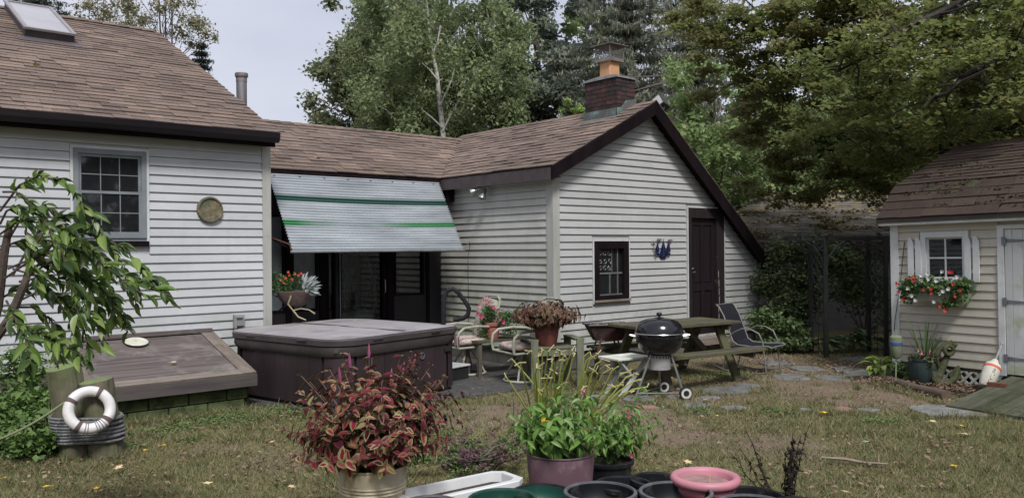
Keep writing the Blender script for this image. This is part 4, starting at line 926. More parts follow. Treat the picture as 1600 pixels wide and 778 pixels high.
def ringmesh(mb, rings):
    n = len(rings[0]); base = len(mb.v)
    for r in rings: mb.v += [tuple(p) for p in r]
    for i in range(len(rings)-1):
        for j in range(n): a = base+i*n+j; b_ = base+i*n+(j+1) % n; mb.f.append((a, b_, b_+n, a+n))
mb = MB(); ringmesh(mb, [rsq(HT-.05, .22, z=0), rsq(HT-.05, .22, z=.62)]); mb.build('shell', MT['black'], tub)
for s_ in range(4):
    m = Matrix.Rotation(s_*PI/2, 4, 'Z')
    for k in range(7):
        a = -.70+k*.2; mb = MB(); mb.box((a+.003, -HT+.015, .045), (a+.197, -HT+.045, .63), m); mb.build('panel', MT['tubpanel'], tub)
    c = [m @ V((-HT+.24+.22*math.cos(a_), -HT+.24+.22*math.sin(a_), 0)) for a_ in [PI+PI/2*i/5 for i in range(6)]]
    mb = MB(); mb.add([p+V((0, 0, .045)) for p in c]+[p+V((0, 0, .63)) for p in c], [(i, i+1, i+7, i+6) for i in range(5)]); mb.build('corner_panel', MT['tubpanel'], tub, smooth=True)
# cover: padded lid and hanging skirt with folds
g = random.Random(3)
def ripple(pts, z, amp, f=9):
    c = []
    for i, p in enumerate(pts):
        a = math.atan2(p.y, p.x); q = p*(1+amp*math.sin(a*f+z*9)*.6+amp*.5*math.sin(a*23)); c.append(V((q.x, q.y, z+amp*.25*math.sin(a*5+1))))
    return c
N_ = 22
mb = MB(); ringmesh(mb, [ripple(rsq(HT+.005, .30, N_), .56, .008, 7), ripple(rsq(HT+.03, .30, N_), .61, .005, 7), ripple(rsq(HT+.028, .30, N_), .665, .002, 7), rsq(HT+.018, .30, N_, .675)]); mb.build('skirt', MT['vinyl'], tub, smooth=True)
mb = MB(); ringmesh(mb, [rsq(HT+.018, .30, N_, .670), ripple(rsq(HT+.042, .31, N_), .680, .001), ripple(rsq(HT+.046, .31, N_), .735, .0015), rsq(HT+.03, .30, N_, .752)]); mb.build('lid_edge', MT['vinyl'], tub, smooth=True)
def lidtop(p): q = V(p); q.z = .752+.022*(1-abs(q.x)/HT)-.008*math.exp(-((q.x)/.05)**2)+.003*math.sin(q.x*6+q.y*4); return q
rings = [[lidtop(p*s_) for p in rsq(HT+.03, .30, N_, 0)] for s_ in (1, .985, .9, .75, .55, .35, .15, .01)]
mb = MB(); ringmesh(mb, rings); mb.build('lid', MT['vinyltop'], tub, smooth=True)
mb = MB(); mb.tube([lidtop(V((x, y, 0)))+V((0, 0, .003)) for x, y in [(-.012, -HT+.0+k*.0999*(HT/1.0)*2.0) for k in range(11)]], .0045, 5); mb.tube([lidtop(V((x, y, 0)))+V((0, 0, .003)) for x, y in [(.012, -HT+.0+k*.0999*(HT/1.0)*2.0) for k in range(11)]], .0045, 5); mb.build('seam', MT['vinyl'], tub)
for s_ in range(4):
    m = Matrix.Rotation(s_*PI/2, 4, 'Z')
    for x in (-.45, .45): mb = MB(); mb.prism([m @ V((x-.07, -HT-.048, .70)), m @ V((x+.07, -HT-.048, .70)), m @ V((x+.07, -HT-.060, .725)), m @ V((x-.07, -HT-.060, .725))], m.to_3x3() @ V((0, .006, .004))); mb.build('handle', MT['vinyl'], tub)
mb = MB()
for x in (.28,): mb.tube([V((x+.035*math.cos(a), -HT+.005, .46+.035*math.sin(a))) for a in [2*PI*k/16 for k in range(16)]], .006, 5, closed=True)
for k in (-1, 0, 1): mb.bar((.28+k*.012, -HT+.008, .445), (.28+k*.012, -HT+.008, .475), .004, .004)
mb.build('badge', M('grey_badge', (.16, .15, .16), rough=.35), tub)
mb = MB(); mb.box((.66, -HT-.002, .47), (.78, -HT+.012, .53)); mb.build('latch', MT['black'], tub)
mb = MB(); mb.box((.80, -HT-.03, .52), (.83, -HT-.02, .66)); mb.box((.87, -HT-.03, .50), (.885, -HT-.02, .62)); mb.build('strap', M('strap', (.16, .11, .12)), tub)
# rail on the tub and the step beside it
dp = 10.15
mb = MB(); pts = [at(x, y, dp) for x, y in ((693, 600), (693, 520), (693, 480), (694, 464), (699, 454), (708, 451), (716, 457), (726, 470), (733, 482), (731, 492), (724, 497), (714, 499), (708, 500))]
pts[0].z = .03; mb.tube(pts, .029, 8); o = mb.build('handrail', M('foam_black', (.012, .012, .015), (.022, .022, .026), 8, .7, spec=.2), smooth=True); tag(o, 'black bent safety rail standing at the right corner of the hot tub', 'handrail')
st = thing('step_stool', 'small dark step with a white top at the right foot of the tub', 'step', gp(711, 598, 0)+V((0, .15, .03)), rad(12))
mb = MB(); mb.box((-.22, -.16, 0), (.22, .16, .16)); mb.build('base', MT['black'], st); mb = MB(); mb.box((-.24, -.18, .161), (.24, .18, .185)); mb.build('top', MT['trimwhite'], st, bevel=.006)

# ================================================================== CELLAR HATCH
hat = thing('cellar_hatch', 'slanted weathered brown cellar hatch on mossy blocks against the white wall', 'cellar door', (2.85, 9.3, 0))
def hp(a, t_, h=0): return V((a, 9.93-1.27*t_-.27*h, .73-.36*t_+.96*h))
def hbox(mb, a0, a1, t0, t1, h0, h1): mb.prism([hp(a0, t0, h0), hp(a1, t0, h0), hp(a1, t1, h0), hp(a0, t1, h0)], hp(0, 0, h1)-hp(0, 0, h0))
mb = MB(); hbox(mb, 2.14, 3.56, .05, .90, 0, .018); mb.build('door_sheet', MT['wood_dark'], hat, world=True)
for a0, a1, t0, t1 in ((2.0, 2.135, .0, 1.0), (3.565, 3.72, .0, 1.0)): mb = MB(); hbox(mb, a0, a1, t0, t1, 0, .03); mb.build('board', M('hatch_board', (.13, .105, .09), (.21, .175, .15), 3, .85, .4, stretch=(5, .5, 5), c3=(.08, .09, .045), s3=4, cov3=.62), hat, world=True)
mb = MB(); hbox(mb, 2.136, 3.564, .905, 1.0, 0, .028); mb.build('board', MT['wood_grey'], hat, world=True)
mb = MB(); mb.box((1.98, 9.86, .745), (3.70, 9.915, .79)); mb.build('flashing_board', MT['wood_dark'], hat, world=True)
mb = MB(); mb.prism([(1.99, 8.655, .25), (3.73, 8.655, .25), (3.73, 8.655, .375), (1.99, 8.655, .375)], (0, .04, 0)); mb.build('front_board', M('front_board', (.06, .05, .05), (.10, .085, .08), 3, .8, .3, stretch=(.4, 4, 4)), hat, world=True)
for a in (2.0, 3.69): mb = MB(); mb.prism([(a, 8.70, .25), (a, 9.90, .60), (a, 9.90, .725), (a, 8.70, .375)], (.035, 0, 0)); mb.build('side_board', MT['wood_dark'], hat, world=True)
mb = MB(); mb.box((2.03, 8.79, -.02), (3.66, 9.93, .255)); mb.prism([(2.04, 8.8, .24), (2.04, 9.93, .24), (2.04, 9.93, .62)], (1.6, 0, 0)); mb.build('core', M('dark_mortar', (.03, .035, .02), rough=1), hat, world=True)
for r in range(2):
    x = 2.03-(.2 if r else 0)
    while x < 3.66:
        a, b_ = max(x, 2.03)+.006, min(x+.4, 3.66)-.006
        if b_-a > .05: mb = MB(); mb.box((a, 8.755, -.03+r*.142), (b_, 8.789, .102+r*.142)); mb.build('block', MT['mossblock'], hat, world=True, bevel=.006)
        x += .4
    for k in range(3): mb = MB(); a = 8.80+k*.38; mb.box((3.662, a, -.03+r*.142), (3.69, a+.37, .102+r*.142)); mb.build('block', MT['mossblock'], hat, world=True)
q = hit(213, 538, (0, 9.93, .75), (0, -.273, .962)); mr = Matrix.Translation(q+V((0, 0, .02))) @ Matrix.Rotation(math.atan(.36/1.27), 4, 'X')
mb = MB(); mb.lathe([(0, .0), (.115, .0), (.125, .014), (.115, .02), (.095, .012), (0, .012)], 24, mr); mb.lathe([(.05, .0125), (.06, .016), (.07, .0125)], 20, mr); o = mb.build('white_dish', M('dish', (.62, .62, .55), (.45, .45, .36), 9, .6, c3=(.5, .42, .2), s3=12, cov3=.6), smooth=True); tag(o, 'round white plastic saucer lying on the cellar hatch', 'saucer')
q = hit(271, 571, (0, 9.93, .75), (0, -.273, .962)); mapleleaf('fallen_leaf', PL_, .09, (q.x, q.y, q.z+.035), .4, 'cream fallen leaf on the sheet of the cellar hatch', 'fallen leaves on the lawn')
q = hit(232, 535, (0, 9.93, .75), (0, -.273, .962)); mapleleaf('fallen_leaf', PL_, .06, (q.x, q.y, q.z+.035), 1.4, 'small pale leaf right beside the saucer on the hatch', 'fallen leaves on the lawn')
cl = [(V((3.3, 8.66, .29))+V((.05*i, -.01, .01*math.sin(i))), (.05, .02, .035)) for i in range(-2, 4)]
# stray leaves on the roofs and on the tub cover
for px, py, pl_, L, mt, lab in ((56, 103, ((0, 9.72, 3.18), (0, -.431, .902)), .14, YL, 'yellow leaf lying on the big roof below the skylight'), (497, 248, ((0, 10.6, 2.83), (0, -.433, .901)), .12, PL_, 'pale leaf on the middle roof above the awning'),
                                (662, 229, ((0, 10.6, 2.83), (0, -.433, .901)), .10, PL_, 'small pale leaf on the middle roof near the valley'), (484, 512, ((0, 0, .81), (0, 0, 1)), .05, PL_, 'tiny pale leaf on the left of the tub cover'), (556, 503, ((0, 0, .81), (0, 0, 1)), .05, PL_, 'tiny pale leaf in the middle of the tub cover')):
    q = hit(px, py, *pl_); mapleleaf('fallen_leaf', mt, L, (q.x, q.y, q.z+.015), px*.1, lab, 'fallen leaves on the lawn')
# wall plaque and hanger
mb = MB(); c = V((3.70, 9.925, 2.20)); m = Matrix.Translation(c) @ Matrix.Rotation(PI/2, 4, 'X'); mb.lathe([(0, -.01), (.155, -.01), (.158, .02), (.15, .04), (.135, .042), (.128, .025), (0, .025)], 32, m)
o = mb.build('wall_plaque', M('stained_plaque', (.16, .115, .06), (.24, .19, .12), 16, .7, .5, c3=(.09, .10, .06), s3=13, cov3=.5), smooth=True); tag(o, 'round mottled bronze plaque hanging on the white siding', 'plaque')
mb = MB(); c = V((4.05, 9.90, .86)); mb.cbox(c, (.10, .05, .13)); mb.cbox(c+V((-.07, -.02, -.01)), (.03, .05, .16)); mb.cbox(c+V((-.03, -.04, .05)), (.10, .02, .03)); mb.tube([c+V((-.07, -.02, -.05)), c+V((-.07, -.03, -.13)), c+V((-.06, -.06, -.16))], .013, 6)
o = mb.build('outlet_box', M('grey_box', (.22, .22, .22), (.3, .3, .3), 9, .6), house, world=True)

# ================================================================== PILINGS, LIFE RING
MT['piling'] = M('old_piling', (.085, .074, .054), (.165, .145, .105), 4, .9, .9, bscale=9, stretch=(4, 4, .35), c3=(.09, .10, .045), s3=3, cov3=.48, lo=.3, hi=.7)
MT['pilingtop'] = M('piling_top', (.085, .095, .055), (.15, .15, .10), 14, .95, .6, c3=(.15, .2, .07), s3=6, cov3=.5)
pil = []
for (bx_, by_, tx_, ty_, dpt, dy, lab) in ((124, 716, 98, 572, 6.95, 0, 'taller mossy piling on the left, leaning with a slanted top'), (168, 710, 150, 594, 6.95, 0, 'shorter mossy piling on the right, roped to the taller one')):
    B0 = at(bx_, by_, dpt); B0.z = -.05; T0 = at(tx_, ty_, dpt); ax = (T0-B0); n = 26; seg = 9
    mb = MB(); g = random.Random(bx_); x = ax.cross(FW).normalized(); y = ax.cross(x).normalized(); cr_ = [1+.045*math.sin(k*1.9+g.random())+g.uniform(-.035, .035)-(.10 if g.random() < .16 else 0) for k in range(n)]
    for i in range(seg+1):
        tt = i/seg
        for k in range(n):
            a = 2*PI*k/n; rr_ = .133*cr_[k]*(1.05-.05*tt)+.003*math.sin(i*2.3+k)
            rv = x*math.cos(a)+y*math.sin(a); sl = (rv.dot(FW)*(.12 if bx_ < 150 else .06) if tt == 1 else 0)
            p = B0+ax*tt+rv*rr_+V((0, 0, sl*.133*1.6)); mb.v.append(tuple(p))
    for i in range(seg):
        for k in range(n): a = i*n+k; b_ = i*n+(k+1) % n; mb.f.append((a, b_, b_+n, a+n))
    r_ = thing('piling', lab, 'piling', (B0.x, B0.y, 0), group='two dock pilings at the left of the lawn')
    mb.build('post', MT['piling'], r_, world=True)
    top = [V(p) for p in mb.v[seg*n:]]; cc_ = sum(top, V())/n+V((0, 0, -.004)); mt_ = MB(); inner = [cc_.lerp(p, .55)+V((0, 0, g.uniform(-.006, .004))) for p in top]
    mt_.add(top+inner+[cc_], [(k, (k+1) % n, n+(k+1) % n, n+k) for k in range(n)]+[(n+k, n+(k+1) % n, 2*n) for k in range(n)]); mt_.build('top', MT['pilingtop'], r_, world=True)
    pil.append((B0, ax))
MT['rope'] = M('dark_rope', (.10, .10, .11), (.24, .24, .25), 50, .9, .8)
ro = MB(); (B1, A1), (B2, A2) = pil; N2 = 9
for k in range(N2):
    tt1 = .24+k*.031; tt2 = tt1*1.10+.01*math.sin(k); c1 = B1+A1*tt1; c2 = B2+A2*(tt2+.03); dd = (c2-c1); d2 = V((dd.x, dd.y, 0)).normalized(); nn = V((-d2.y, d2.x, 0)); R_ = .158+.004*(k % 2); loop = []
    for i in range(11): a = PI/2+PI*i/10; loop.append(c1+d2*math.cos(a)*R_+nn*math.sin(a)*R_)
    for i in range(11): a = -PI/2+PI*i/10; loop.append(c2+d2*math.cos(a)*R_+nn*math.sin(a)*R_+V((0, 0, .012*math.sin(k*2.1)*math.cos(a))))
    ro.tube(loop, .0125, 6, closed=True)
o = ro.build('rope_coil', MT['rope'], smooth=True); tag(o, 'thick dark rope wound many times round both pilings', 'rope')
lc = at(140, 640, 6.72); zn = (CP-lc).normalized(); zn = (zn+RT*.12+UP*.25).normalized(); xn = UP.cross(zn).normalized(); yn = zn.cross(xn)
ring = thing('life_ring', 'white life ring with four dark bands hanging on the pilings', 'life ring', lc)
mm = Matrix((( xn.x, yn.x, zn.x, lc.x), (xn.y, yn.y, zn.y, lc.y), (xn.z, yn.z, zn.z, lc.z), (0, 0, 0, 1)))
mb = MB(); RR, r0 = .152, .043; mb.tube([mm @ V((math.cos(a)*RR, math.sin(a)*RR, 0)) for a in [2*PI*k/48 for k in range(48)]], r0, 14, closed=True); mb.build('ring', M('ring_white', (.70, .69, .68), (.55, .54, .54), 5, .55, .1, c3=(.35, .33, .3), s3=7, cov3=.68), ring, world=True, smooth=True)
for a0, w_ in ((60, .2), (148, .2), (236, .2), (322, .22)):
    a0 = rad(a0); mb = MB(); mb.tube([mm @ V((math.cos(a)*RR, math.sin(a)*RR, 0)) for a in [a0-w_/2+w_*k/5 for k in range(6)]], r0+.004, 14); mb.build('band', M('band', (.07, .05, .05), (.12, .08, .08), 15, .8), ring, world=True, smooth=True)
mb = MB()
for k, a0 in enumerate((255, 262, 285, 292, 300, 308)):
    a = rad(a0); c = V((math.cos(a)*RR, math.sin(a)*RR, 0)); rd = V((math.cos(a), math.sin(a), 0)); mb.tube([mm @ (c+rd*math.cos(b_)*(r0+.004)+V((0, 0, 1))*math.sin(b_)*(r0+.004)) for b_ in [2*PI*j/12 for j in range(12)]], .0028, 4, closed=True)
mb.build('lashing', MT['rope'], ring, world=True)
mb = MB(); pa = at(103, 627, 6.75); pb = at(-60, 705, 5.9); mb.tube([pa.lerp(pb, i/8)+V((0, 0, -.05*math.sin(PI*i/8))) for i in range(9)], .009, 6); tag(mb.build('rope', M('green_rope', (.16, .18, .10), (.22, .23, .14), 60, .9, .6)), 'thin green rope running down left from the life ring', 'rope')

# ================================================================== FURNITURE
MT['mossywood'] = M('mossy_grey_wood', (.058, .052, .040), (.110, .100, .078), 6, .95, .5, spec=.15, stretch=(.3, 6, 6), c3=(.095, .098, .050), s3=3, cov3=.54, vary=.18)
MT['darkwood'] = M('damp_wood', (.075, .065, .05), (.13, .115, .085), 3, .9, .4, stretch=(4, 4, .5))
c = vw(2.07, 10.6); pt = thing('picnic_table', 'weathered mossy wooden picnic table standing before the brown door', 'picnic table', c, TH-PI/2+math.atan2(.535, .845))
for i in range(5): y = -.30+i*.15; mb = MB(); mb.box((-.80, y-.0715, .715), (.80, y+.0715, .752)); mb.build('tabletop_board', MT['mossywood'], pt, bevel=.004)
for sy in (-1, 1):
    for j in (0, 1):
        y = sy*(.60+j*.13); mb = MB(); mb.box((-.82, y-.06, .405), (.78, y+.06, .443)); mb.build('bench_board', MT['mossywood'], pt, bevel=.004)
for sx in (-1, 1):
    x = sx*.58
    for sy in (-1, 1): mb = MB(); mb.bar((x, sy*.16, .71), (x, sy*.52, 0), .045, .12, up=(1, 0, 0)); mb.build('leg', MT['mossywood'], pt)
    mb = MB(); mb.box((x+.024, -.74, .33), (x+.062, .74, .404)); mb.build('bench_support', MT['darkwood'], pt); mb = MB(); mb.box((x+.024, -.34, .64), (x+.062, .34, .714)); mb.build('top_support', MT['darkwood'], pt)
    mb = MB(); mb.bar((x*.9, 0, .36), (sx*.15, 0, .70), .04, .07); mb.build('brace', MT['darkwood'], pt)
# kettle grill
MT['dullalu2'] = M('dull_shelf', (.22, .22, .21), (.15, .15, .14), 6, .7)
MT['enamel'] = M('black_enamel', (.005, .005, .008), (.009, .009, .012), 4, .17, coat=.25, spec=.45)
c = vw(1.66, 9.42); kg = thing('kettle_grill', 'round black kettle grill with domed lid on three metal legs', 'grill', c, VIEWROT)
mb = MB(); mb.lathe([(.262, .735), (.268, .70), (.262, .64), (.235, .57), (.18, .515), (.10, .49), (0, .485)], 36); mb.build('bowl', MT['enamel'], kg, smooth=True)
mb = MB(); mb.lathe([(.272, .728), (.275, .738), (.272, .748), (.268, .77), (.250, .825), (.205, .870), (.13, .898), (.05, .910), (0, .911)], 36); lid = mb.build('lid', MT['enamel'], kg, smooth=True)
mb = MB(); mb.tube([(0.274*math.cos(2*PI*k/40), .274*math.sin(2*PI*k/40), .738) for k in range(40)], .006, 6, closed=True); mb.build('rim', MT['steel'], lid, smooth=True)
mb = MB(); mb.lathe([(.012, .909), (.014, .922), (.028, .932), (.032, .955), (.024, .968), (0, .970)], 16, Matrix.Translation((-.0, 0, 0))); mb.build('knob', MT['blackplastic'], lid, smooth=True)
mb = MB(); mb.lathe([(.05, .912), (.055, .9135), (.045, .916), (.02, .9165)], 16); mb.build('vent', MT['steel'], lid)
mb = MB(); mb.lathe([(.125, .49), (.125, .405), (.122, .33), (.0, .325)], 30); mb.build('ash_catcher', M('dull_aluminium_can', (.42, .42, .42), (.32, .32, .32), 9, .5, metal=.25), kg, smooth=True)
mb = MB()
for k in range(22): a = 2*PI*k/22; mb.cbox((math.cos(a)*.1265, math.sin(a)*.1265, .475), (.012, .012, .02), None)
mb.build('vent_slot', MT['black'], kg)
feet = [(-.30, -.10, 0), (.24, -.12, .075), (.05, .30, 0)]; tops = [(-.10, -.04, .50), (.12, -.06, .50), (.02, .12, .50)]
for f_, t_ in zip(feet, tops): mb = MB(); mb.tube([t_, f_], .013, 8); mb.build('leg', MT['metal'], kg, smooth=True)
f2 = (.16, .26, .075); mb = MB(); mb.tube([(-.26, -.09, .07), (.24, -.12, .075)], .009, 6); mb.tube([(-.26, -.09, .07), (.05, .29, .07)], .008, 6); mb.build('shelf', MT['dullalu2'], kg)
for wx, wy in ((.265, -.14), (.10, .31)):
    m = Matrix.Translation((wx, wy, .075)) @ Matrix.Rotation(PI/2, 4, 'X') @ Matrix.Rotation(rad(8), 4, 'Y')
    mb = MB(); mb.lathe([(.058, -.02), (.072, -.02), (.076, 0), (.072, .02), (.058, .02), (.058, -.02)], 26, m); wh = mb.build('wheel', MT['black'], kg, smooth=True)
    mb = MB(); mb.lathe([(.034, -.022), (.058, -.023), (.058, .023), (.034, .022), (.034, -.022)], 26, m); mb.build('whitewall', M('whitewall', (.6, .59, .56), (.45, .44, .4), 15, .6), wh, smooth=True)
    mb = MB(); mb.lathe([(0, -.018), (.034, -.018), (.034, .018), (0, .018)], 18, m); mb.build('hub', MT['blackplastic'], wh)
for sx in (-1, 1): mb = MB(); mb.tube([(sx*.265, -.03, .70), (sx*.335, -.03, .715), (sx*.335, .03, .715), (sx*.265, .03, .70)], .011, 6); mb.build('handle', MT['metal'], kg)
# white side table
c = vw(1.31, 9.72); wt = thing('side_table', 'low white painted table with crossed legs left of the kettle grill', 'side table', c, VIEWROT+rad(32))
MT['whitewood'] = M('white_painted_wood', (.66, .68, .62), (.54, .56, .49), 4, .7, .15, c3=(.38, .42, .26), s3=5, cov3=.6)
MT['whitelegs'] = M('grey_white_wood', (.44, .45, .45), (.34, .35, .35), 5, .75, .2)
mb = MB(); mb.box((-.25, -.19, .415), (.25, .19, .44)); mb.build('top', MT['whitewood'], wt, bevel=.004)
for sy in (-1, 1):
    y = sy*.14
    for d_ in (-1, 1): mb = MB(); mb.bar((-d_*.2, y+d_*.012, .414), (d_*.2, y+d_*.012, .0), .022, .06, up=(0, 1, 0)); mb.build('leg', MT['whitelegs'], wt)
mb = MB(); mb.bar((0, -.14, .2), (0, .14, .2), .03, .03); mb.build('stretcher', MT['whitelegs'], wt)
# rusty hibachi on a wooden block
c = vw(1.22, 10.75); bk = thing('wooden_crate', 'dark wooden crate under the rusty little grill', 'crate', c+V((0, 0, 0)), VIEWROT+rad(8))
for z in (.0, .1, .2): mb = MB(); mb.box((-.14, -.14, z), (.14, .14, z+.092)); mb.build('board', MT['darkwood'], bk)
hb = thing('charcoal_grill', 'small rusty open grill full of ash and twigs', 'grill', c+V((0, 0, .295)), VIEWROT+rad(10))
mb = MB(); t1 = [(-.27, -.15), (.27, -.15), (.27, .15), (-.27, .15)]; b1 = [(-.17, -.09), (.17, -.09), (.17, .09), (-.17, .09)]; b2 = [(x*.97, y*.95) for x, y in t1]
mb.add([(x, y, .42) for x, y in t1]+[(x, y, .22) for x, y in b1]+[(x, y, .42) for x, y in b2]+[(x*.9, y*.9, .25) for x, y in b1], [(0, 1, 5, 4), (1, 2, 6, 5), (2, 3, 7, 6), (3, 0, 4, 7), (4, 5, 6, 7), (8, 12, 13, 9), (9, 13, 14, 10), (10, 14, 15, 11), (11, 15, 12, 8), (12, 15, 14, 13), (0, 8, 9, 1), (1, 9, 10, 2), (2, 10, 11, 3), (3, 11, 8, 0)])
mb.build('fire_box', M('rusted_firebox', (.06, .025, .02), (.10, .045, .032), 9, .85, .5, c3=(.02, .018, .02), s3=5, cov3=.5), hb)
mb = MB(); mb.tube([(-.28, -.16, .425), (.28, -.16, .425), (.28, .16, .425), (-.28, .16, .425)], .014, 6, closed=True); mb.build('rim', MT['black'], hb)
mb = MB()
for k in range(12): x = -.24+k*.044; mb.tube([(x, -.15, .42), (x, .15, .42)], .004, 4)
mb.build('grate', MT['black'], hb)
for sx in (-1, 1):
    for sy in (-1, 1): mb = MB(); mb.tube([(sx*.10, sy*.09, .27), (sx*.13, sy*.10, .17), (sx*.19, sy*.13, .0)], .012, 6); mb.build('leg', MT['rust'], hb)
cl = [((random.uniform(-.16, .2), random.uniform(-.08, .08), .43), (.08, .06, .018)) for _ in range(10)]
o = cloud('ash', M('ash_twigs', (.30, .24, .20), (.16, .12, .10), 30, .95), hb, cl, 900, .03, world=False, aspect=.25, flat=.6)
# patio swivel chairs
MT['floral'] = M('floral_fabric', (.50, .46, .40), (.40, .37, .31), 5, .9, .15, c3=(.36, .12, .15), s3=22, cov3=.56)
MT['floral2'] = M('floral_back', (.42, .39, .33), (.30, .31, .23), 12, .9, .15, c3=(.32, .15, .17), s3=24, cov3=.58)
def cushion(mb, lo, hi, m=None, n=8):
    x0, y0, z0 = lo; x1, y1, z1 = hi; cx_, cy_, cz_ = (x0+x1)/2, (y0+y1)/2, (z0+z1)/2; hx, hy, hz = (x1-x0)/2, (y1-y0)/2, (z1-z0)/2; base = len(mb.v); rows = 8; colz = 20
    for i in range(rows+1):
        ph = -PI/2+PI*i/rows
        for j in range(colz):
            th = 2*PI*j/colz; e = .5
            f = lambda v_, p_: math.copysign(abs(v_)**p_, v_)
            p = V((cx_+hx*f(math.cos(ph), .35)*f(math.cos(th), e), cy_+hy*f(math.cos(ph), .35)*f(math.sin(th), e), cz_+hz*f(math.sin(ph), .8))); mb.v.append(tuple(m @ p if m is not None else p))
    for i in range(rows):
        for j in range(colz): a = base+i*colz+j; b_ = base+i*colz+(j+1) % colz; mb.f.append((a, b_, b_+colz, a+colz))
MT['chairframe'] = M('cream_tube', (.40, .39, .33), (.26, .27, .22), 7, .5, c3=(.25, .27, .18), s3=6, cov3=.6)
def swivel(label, loc, rz):
    r = thing('patio_chair', label, 'chair', loc, rz, 'cushioned metal swivel chairs on the patio')
    mb = MB(); cushion(mb, (-.24, -.25, .40), (.27, .25, .50)); mb.build('seat_cushion', MT['floral'], r, smooth=True)
    m = Matrix.Translation((-.22, 0, .46)) @ Matrix.Rotation(rad(-14), 4, 'Y'); mb = MB(); cushion(mb, (-.06, -.24, 0), (.04, .24, .56), m); mb.build('back_cushion', MT['floral2'], r, smooth=True)
    mb = MB()
    for sy in (-1, 1):
        mb.tube([(.28, sy*.28, .38), (.30, sy*.29, .48), (.28, sy*.29, .58), (.20, sy*.29, .64), (.0, sy*.29, .655), (-.2, sy*.28, .64), (-.26, sy*.27, .62)], .018, 8)
        mb.tube([(.28, sy*.28, .38), (-.22, sy*.27, .385), (-.27, sy*.25, .6), (-.40, sy*.22, .98)], .015, 8)
    mb.tube([(-.40, -.22, .98), (-.43, -.1, 1.03), (-.43, .1, 1.03), (-.40, .22, .98)], .015, 8); mb.tube([(.28, -.28, .38), (.28, .28, .38)], .015, 8); mb.build('frame', MT['chairframe'], r, smooth=True)
    mb = MB(); mb.tube([(.25*math.cos(2*PI*k/28), .25*math.sin(2*PI*k/28), .018) for k in range(28)], .016, 8, closed=True)
    for k in range(4): a = PI/4+k*PI/2; mb.tube([(.03*math.cos(a), .03*math.sin(a), .36), (.10*math.cos(a), .10*math.sin(a), .26), (.20*math.cos(a), .2*math.sin(a), .12), (.25*math.cos(a), .25*math.sin(a), .02)], .014, 6)
    mb.build('swivel_base', MT['chairframe'], r, smooth=True); return r
swivel('faded floral cushioned chair beside the hot tub rail', vw(-.62, 11.2, .03), rad(172))
swivel('cushioned metal chair in front, half behind the brown leaved plant', vw(.13, 10.55, .03), rad(168))
c = vw(-.20, 11.25, .03); sdt = thing('plant_bench', 'narrow mossy bench between the two cushioned chairs', 'bench', c, rad(-5))
for y in (-.13, 0, .13): mb = MB(); mb.box((-.45, y-.06, .44), (.45, y+.06, .47)); mb.build('board', MT['mossywood'], sdt)
for sx in (-1, 1):
    for sy in (-1, 1): mb = MB(); mb.box((sx*.40-.025, sy*.15-.025, 0), (sx*.40+.025, sy*.15+.025, .439)); mb.build('leg', MT['darkwood'], sdt)
MT['terra'] = M('terracotta', (.26, .085, .06), (.33, .12, .085), 7, .75, .1); MT['redplastic'] = M('red_brown_plastic', (.17, .05, .042), (.22, .07, .055), 5, .5)
def pot(name, label, cat, loc, r, h, mt, taper=.78, rim=.03, soil=.06, group=None, rings=(), wall=.008, soilmt=None, n=36, rimmt=None, rimw=.010, dirt=True):
    t = thing(name, label, cat, loc, 0, group); rb = r*taper
    prof = [(0, 0), (rb*.96, 0), (rb, .008)]
    for zz in sorted(rings): rz_ = rb+(r-rb)*zz/h; prof += [(rz_, zz-.008), (rz_+.006, zz), (rz_, zz+.008)]
    rr_ = rb+(r-rb)*(h-rim)/h
    prof += [(rr_, h-rim-.004)]
    prof2 = [(rr_+rimw*.4, h-rim), (r+rimw, h-rim+.004), (r+rimw, h-.004), (r+rimw*.5, h), (r-wall, h), (r-wall-.003, h-.01)]
    prof3 = [(r-wall-.003, h-.01), (rr_-wall, h-rim-.01)] + [(rb+(r-rb)*zz/h-wall-.0, zz) for zz in (h*.72,)] + [(rb+(r-rb)*zz/h-wall-.006, zz) for zz in (h*.70, h*.5, h*.48)] + [(rb-wall, .02)]
    mb = MB(); mb.lathe(prof+[(rr_-.002, h-rim)]+prof3[::1], n); mb.build('body', mt, t, smooth=True)
    mb = MB(); mb.lathe(prof2, n); mb.build('rim', rimmt or mt, t, smooth=True)
    if soil is not None:
        mb = MB(); rs = rb+(r-rb)*(h-soil)/h-wall; k = 20; vs = [(0, 0, h-soil+.01)]
        for q_, rr2 in enumerate((.35, .7, 1.0)):
            for j in range(k): a = 2*PI*j/k; vs.append((math.cos(a)*rs*rr2, math.sin(a)*rs*rr2, h-soil+random.uniform(-.008, .012)))
        mb.add(vs, [(0, 1+j, 1+(j+1) % k) for j in range(k)]+[(1+i*k+j, 1+(i+1)*k+j, 1+(i+1)*k+(j+1) % k, 1+i*k+(j+1) % k) for i in range(2) for j in range(k)]); mb.build('soil', soilmt or MT['soil'], t, smooth=True)
    return t
gpot = pot('flower_pot', 'terracotta pot of pink geraniums on the narrow bench', 'flower pot', vw(-.27, 11.15, .50), .105, .22, MT['terra'], .72, .045, .02)
gc = vw(-.27, 11.15, .72)
